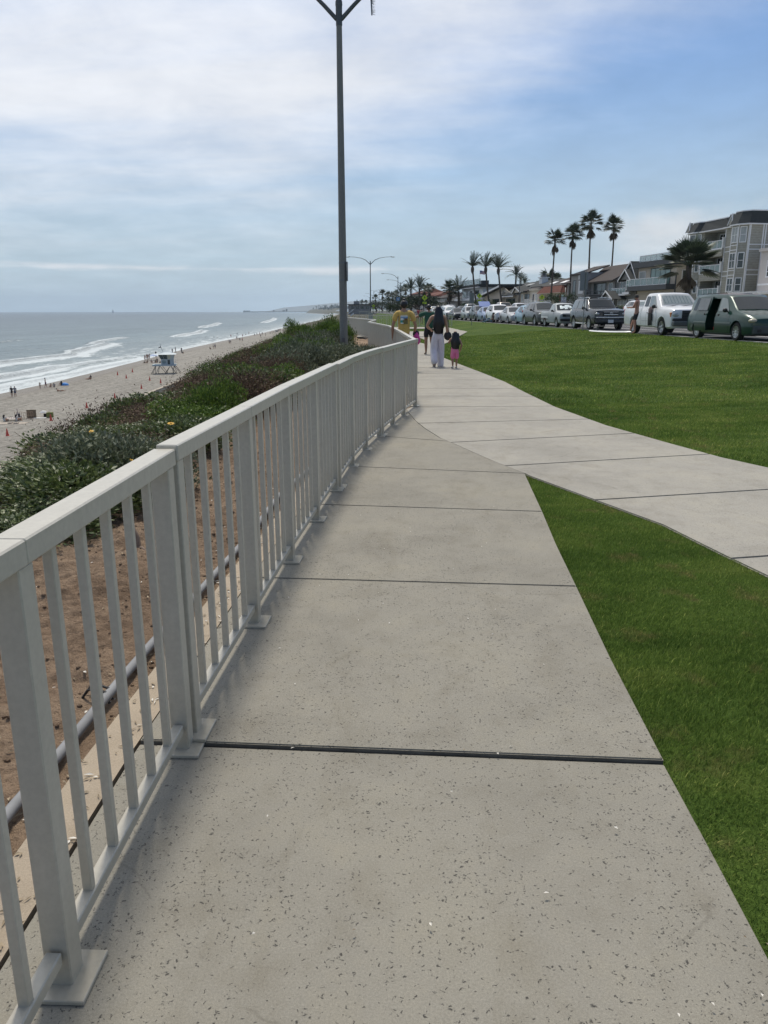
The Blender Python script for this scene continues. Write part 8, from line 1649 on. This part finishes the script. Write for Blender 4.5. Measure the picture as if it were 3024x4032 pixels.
x, y = S2B(238, 1539); bp('sunbather in a white hat reclining below the blue shelter', x, y, 1.72, R(-80), LIE, [('swimsuit_bottom', cl['brown'])]); x, y = S2B(357, 1491); bp('person in dark clothes sitting alone halfway to the tower', x, y, 1.8, R(70), SIT, [('shirt', cl['black']), ('shorts', cl['black'])]); x, y = S2B(348, 1492); bp('person lying beside the dark sitting figure', x, y, 1.6, R(80), LIE, [('swimsuit_bottom', cl['brown'])])
# picnic
for px, py, lab, c in ((18, 1658, 'long haired woman in white sitting leftmost at the picnic', cl['white']), (66, 1656, 'long haired woman in white sitting in the middle of the picnic', cl['white']), (77, 1652, 'dark haired person in white behind the middle picnic sitter', cl['white'])): x, y = S2B(px, py); bp(lab, x, y, 1.72, R(random.uniform(-60, 60)), SIT, [('shirt', c, 1.1)], 'long')
def sb(px, py, name, label, cat, fn, m, rz=0, bev=.01): x, y = S2B(px, py); mb = MB(); fn(mb); tag(part(name, mb, m, None, None, (x, y, bz(x, y)), rz, bev), label, cat)
M_BAM = mat('bamboo_screen', (.42, .30, .21), .8, var=.25, vs=6); M_LIN = mat('picnic_linen', (.62, .55, .50), .9, var=.1)
def lattice(mb):
    for i in range(9):
        mb.box(-1.1 + i * .27, -1.07 + i * .27, -.02, .02, 0, .9)
    for z in (0, .45, .87): mb.box(-1.1, 1.12, -.024, .024, z, z + .035)
    for i in range(7): mb.tube([(-1.1 + i * .3, .03, 0), (-.8 + i * .3, .03, .88)], .012, 4); mb.tube([(-.8 + i * .3, .035, 0), (-1.1 + i * .3, .035, .88)], .012, 4)
sb(95, 1648, 'windbreak_screen', 'slatted bamboo screen behind the picnic', 'screen', lattice, M_BAM, R(8)); sb(125, 1644, 'woven_panel', 'square brown woven panel right of the bamboo screen', 'screen', lambda mb: (mb.box(-.55, .55, -.02, .02, .02, .98), mb.box(-.6, .6, -.04, .04, .98, 1.04), mb.box(-.6, .6, -.04, .04, 0, .05)), mat('brown_weave', (.20, .155, .10), .9, var=.25, vs=14), R(14))
sb(46, 1654, 'picnic_table', 'low pink picnic table set with cups', 'table', lambda mb: (mb.box(-.9, .9, -.4, .4, .26, .32), mb.box(-.8, -.72, -.3, .3, 0, .26), mb.box(.72, .8, -.3, .3, 0, .26), [mb.cbox(-.6 + .3 * i, 0, .40, .07, .07, .15) for i in range(5)]), M_LIN); sb(52, 1664, 'picnic_blanket', 'pale picnic blanket with cushions on the sand', 'blanket', lambda mb: (mb.box(-1.9, 1.6, -.9, .7, .005, .035), mb.cbox(-.2, -.4, .1, .5, .4, .14), mb.cbox(.5, -.5, .1, .5, .4, .14)), mat('pale_blanket', (.38, .33, .27), .9, var=.3, vs=3), R(5))
sb(70, 1640, 'flower_vase', 'tall white vase with dried flowers behind the picnic', 'vase', lambda mb: (mb.lathe([(.10, 0), (.14, .3), (.08, .6), (.1, .7)], 10), [mb.tube([(0, 0, .6), (.15 * math.cos(i), .15 * math.sin(i), 1.1)], [.015, .03], 4) for i in range(8)]), M_LIN); sb(156, 1644, 'beach_towel', 'white towel spread right of the woven panel', 'towel', lambda mb: mb.box(-.75, .75, -.4, .4, .005, .04), cl['white'], R(12))
sb(172, 1640, 'small_parasol', 'small white tilted parasol by the striped bags', 'parasol', lambda mb: (mb.tube([(0, 0, 0), (.05, 0, .7)], .02, 5), mb.lathe([(.48, .55), (.3, .75), (.001, .84)], 12)), cl['white']); sb(184, 1640, 'striped_bag', 'black and white striped bag beside the olive bag', 'bag', lambda mb: [mb.cbox(-.3 + .15 * i, 0, .22, .08, .3, .42) for i in range(5)], cl['black'], R(8)); sb(197, 1641, 'olive_bag', 'boxy olive green bag at the right end of the picnic gear', 'bag', lambda mb: (mb.cbox(0, 0, .32, .75, .45, .62), mb.tube([(-.2, -.24, .5), (0, -.26, .78), (.2, -.24, .5)], .02, 5)), mat('olive_canvas', (.20, .21, .07), .9, var=.2, vs=8), R(10), .04)
# by the tower
rr = random.Random(12)
for k, (px, py, po, c) in enumerate(((571, 1420, STAND, 'black'), (578, 1416, WALK, 'red'), (583, 1416, STAND, 'brown'), (589, 1414, WALK, 'navy'))): x, y = S2B(px, py); bp(('first', 'second', 'third', 'fourth')[k] + ' from the left of four people standing left of the lifeguard tower', x, y, 1.75, rr.uniform(0, 6), po, [('swimsuit_bottom', cl[c]), ('top', cl[c])])
for k, (px, py) in enumerate(((570, 1428), (580, 1428), (596, 1426), (604, 1428), (612, 1427), (620, 1426), (630, 1427), (618, 1420))): x, y = S2B(px, py); bp('sitter in the dense group on the sand behind the lifeguard tower', x, y, 1.7, rr.uniform(0, 6), SIT if k % 3 else LIE, [('shirt', cl[rr.choice(list(cl))])], grp='sitters behind the lifeguard tower')
x, y = S2B(606, 1418); t = thing('beach_umbrella', 'low blue and white beach umbrella left of the lifeguard tower', 'umbrella', (x, y, bz(x, y))); mb = MB(); mb.tube([(0, 0, 0), (0, 0, 1.7)], .03, 6); part('pole', mb, cl['white'], t); mb = MB(); mb.lathe([(1.15, 1.25), (.7, 1.55), (.001, 1.78)], 16, 0, None, False); part('canopy', mb, mat('umbrella_cloth', (.42, .50, .66), .8, var=.4, vs=1.2), t)
x, y = S2B(614, 1404); bp('dark figure standing behind the tower roof at the left', x, y, 1.8, 0, STAND, [('jeans', cl['black']), ('shirt', cl['black'])]); 
for (px, py, c, lab) in ((679, 1392, 'grey', 'person walking left just above the tower roof'), (691, 1385, 'black', 'person in black wading right of the tower roof'), (715, 1388, 'black', 'tall dark figure at the waterline right of the tower')): x, y = S2B(px, py); bp(lab, x, y, 1.8, rr.uniform(0, 6), WALK, [('jeans', cl[c]), ('shirt', cl[c])])
x, y = S2B(720, 1391); bp('dark figure crouching beside the tall one right of the tower', x, y, 1.6, 0, SIT, [('shirt', cl['black'])])
# the far crowd: copies of two walkers and one sitter
c0 = (2.765, 800, 1150); f_ = lambda a, b: (c0[1] + a / c0[0], c0[2] + b / c0[0]); protos = []
for k, (po, c) in enumerate(((STAND, 'black'), (WALK, 'navy'), (SIT, 'brown'), (WALK, 'red'), (STAND, 'grey'))):
    px, py = f_(*((362, 515), (378, 515), (75, 620), (615, 468), (643, 465))[k]); x, y = S2B(px, py); protos.append(bp('tiny bather on the far beach by the surf', x, y, 1.75, rr.uniform(0, 6), po, [('shirt', cl[c]), ('shorts', cl['black'])], grp='tiny bathers along the far waterline'))
far = [(130, 615), (110, 615), (585, 470), (627, 493), (680, 480), (730, 450), (750, 448), (770, 447), (815, 432), (825, 430), (838, 425), (862, 425), (876, 440), (1040, 437), (300, 560), (285, 563), (400, 535), (425, 538), (22, 500), (40, 498), (117, 503), (153, 501), (302, 492), (370, 465), (430, 492), (463, 465), (498, 460), (558, 478)]
for i in range(120): a = rr.uniform(900, 1400); sh = np.interp(a, [900, 1040, 1180, 1300, 1440], [410, 372, 330, 300, 262]); far.append((a, sh + rr.uniform(3, 40) * (1400 - a + 60) / 560))
for (a, b) in far:
    px, py = f_(a, b); x, y = S2B(px, py); dup(rr.choice(protos), (x, y, max(bz(x, y), SEA - .5)), rr.uniform(0, 6), rr.uniform(.85, 1.05))
for k, (a, b, c) in enumerate(((975, 440, (.10, .20, .42)), (1085, 425, (.30, .34, .38)), (1215, 335, (.10, .16, .10)), (1330, 300, (.35, .38, .45)), (1420, 285, (.40, .40, .42)))):
    px, py = f_(a, b); x, y = S2B(px, py); s = 1 + k * .35; t = thing('beach_canopy', ('big blue', 'small grey', 'dark green', 'pale', 'farthest pale')[k] + ' shade canopy on the crowded far beach', 'canopy', (x, y, bz(x, y))); mb = MB(); mb.add([(-2 * s, -1.5, 1.1), (2 * s, -1.5, 1.1), (2 * s, 1.5, 1.3), (-2 * s, 1.5, 1.3), (-.6, 0, 2.1), (.6, 0, 2.1)], [(0, 1, 5, 4), (1, 2, 5), (2, 3, 4, 5), (3, 0, 4), (3, 2, 1, 0)]); part('cover', mb, mat('canopy_cloth_%d' % k, c, .8), t); mb = MB()
    for q in ((-1.9 * s, -1.4), (1.9 * s, -1.4), (1.9 * s, 1.4), (-1.9 * s, 1.4)): mb.tube([(*q, 0), (*q, 1.2)], .04, 4)
    part('pole', mb, cl['grey'], t)
px, py = f_(800, 545); x, y = S2B(px, py); mb = MB(); mb.tube([(0, 0, 0), (-.3, 0, 5.0)], .07, 6); mb.tube([(-.9, 0, 4.3), (.5, 0, 4.4)], .05, 5); mb.slab([(-.3, 0, 4.9), (.6, 0, 4.7), (.6, 0, 4.2), (-.25, 0, 4.3)], (0, .03, 0)); tag(part('flag_mast', mb, cl['grey'], None, None, (x, y, bz(x, y))), 'thin pale flag mast standing in the sand far right of the tower', 'flag mast')
px, py = f_(820, 556); x, y = S2B(px, py); mb = MB(); mb.box(-5, 5, -1.5, 1.5, -.4, .35); tag(part('concrete_ramp', mb, M_KERB, None, None, (x, y, bz(x, y))), 'flat pale concrete slab on the sand behind the dry brush', 'ramp')
# sailing boat on the horizon, pier, headland, mountains
x = atY(444, 6000, 1220); mb = MB(); mb.slab([(-9, 0, 1), (-7, 0, 0), (7, 0, 0), (10, 0, 1.4)], (0, 3, 0)); t = thing('sailing_boat', 'tiny white sailing boat on the horizon', 'boat', (x, 6000, SEA)); part('hull', mb, cl['white'], t); mb = MB(); mb.slab([(.5, 1.5, 2), (.5, 1.5, 27), (-9, 1.5, 2.5)], (0, .3, 0)); mb.slab([(1.2, 1.5, 2), (1.0, 1.5, 22), (8, 1.5, 2)], (0, .3, 0)); part('sail', mb, cl['white'], t); mb = MB(); mb.tube([(.8, 1.5, 1), (.8, 1.5, 28)], .3, 5); part('mast', mb, cl['grey'], t)
t = thing('pier', 'long dark pier reaching into the sea on the horizon', 'pier', (atY(958, 5000), 5000, SEA)); L = atY(1215, 5000) - atY(958, 5000); mb = MB(); mb.box(0, L, 0, 9, 9.0, 10.5); part('deck', mb, M_DGREY, t); mb = MB()
for i in range(60): mb.box(i * L / 60, i * L / 60 + 1.2, 0, 9, -3, 9.0)
part('piles', mb, M_DGREY, t)
for a, b, hh in ((.0, .10, 13), (.46, .475, 17), (.60, .64, 14), (.655, .675, 22)): mb = MB(); mb.box(a * L, b * L, 1, 8, 10.5, hh); mb.prism([(a * L - 2, 0), (b * L + 2, 0), (b * L + 2, 9), (a * L - 2, 9)], hh, hh + 1.5); part('pier_house', mb, M_DGREY, t)
# ================================================================ far land and air
def hill_z(x, y): return -12 + 0 * x
# headland with its belt of trees
xs = np.linspace(-460, 900, 160); ys = np.linspace(3300, 5200, 24)
def head_z(x, y):
    s = np.interp(y, [3000, 3300, 4000, 4500, 5200], [-190, -235, -350, -440, -560]); return SEA - 1 + np.clip((x - s) / 55, 0, 1) * (24 + 9 * fbm(x * .006, y * .002, 4))
link('headland', gridmesh('headland', xs, ys, head_z, [M_BLUFF]))['kind'] = 'structure'
global_n = 15000; RS = np.random.RandomState(77); px = RS.uniform(-430, 800, 420); py = RS.uniform(3300, 4800, 420); keep = px > np.interp(py, [3300, 4000, 4500, 5200], [-200, -310, -400, -500]); px, py = px[keep], py[keep]
cp_ = []; nn_ = []
for a, b in zip(px, py):
    k = RS.randint(18, 40); hgt = RS.uniform(6, 22); w = RS.uniform(5, 16); z0 = float(head_z(np.array([a]), np.array([b]))[0]); d = RS.normal(0, 1, (k, 3)); d /= np.linalg.norm(d, axis=1)[:, None]; cp_.append(np.array([a, b, z0 + hgt * .5]) + d * np.array([w * .6, w * .5, hgt * .5])); nn_.append(d)
o = link('far_wood', leaves('far_wood', np.concatenate(cp_), np.concatenate(nn_), 5.0, 4.0, ML_TREE, .8)); o['kind'] = 'stuff'; o['label'] = 'hazy belt of far trees along the headland'; o['category'] = 'trees'
# mountains
xs = np.linspace(-3200, 2500, 220); ys = np.linspace(9000, 12000, 26)
def mt_z(x, y):
    s = x / y * 3100 + 1512; base = np.interp(s, [1010, 1060, 1120, 1200, 1260, 1340, 1450, 1600, 2200], [0, 14, 62, 78, 96, 118, 150, 165, 120]); ridge = np.exp(-((y - 10600) / 900) ** 2); return SEA - 2 + base * ridge * (1 + .30 * fbm(x * .0022, y * .0022, 5))
link('mountains', gridmesh('mountains', xs, ys, mt_z, [mat('dry_hills', (.12, .12, .10), .95, var=.2, vs=.002, space='W')]))['kind'] = 'structure'
# sea air
mb = MB(); mb.box(-12800, 12800, -1500, 12700, -14, 215); hz_ = struct('haze', mb, mat('x', (1, 1, 1))); hz_['kind'] = 'stuff'; hz_['label'] = 'pale sea haze over the coast'; hz_['category'] = 'haze'
m = bpy.data.materials.new('sea_haze'); m.use_nodes = True; t_ = m.node_tree; t_.nodes.clear(); vo = t_.nodes.new('ShaderNodeVolumePrincipled'); vo.inputs['Density'].default_value = .00007; vo.inputs['Color'].default_value = (.72, .86, 1.0, 1); vo.inputs['Anisotropy'].default_value = .0
ou = t_.nodes.new('ShaderNodeOutputMaterial'); t_.links.new(vo.outputs[0], ou.inputs['Volume']); hz_.data.materials.clear(); hz_.data.materials.append(m)
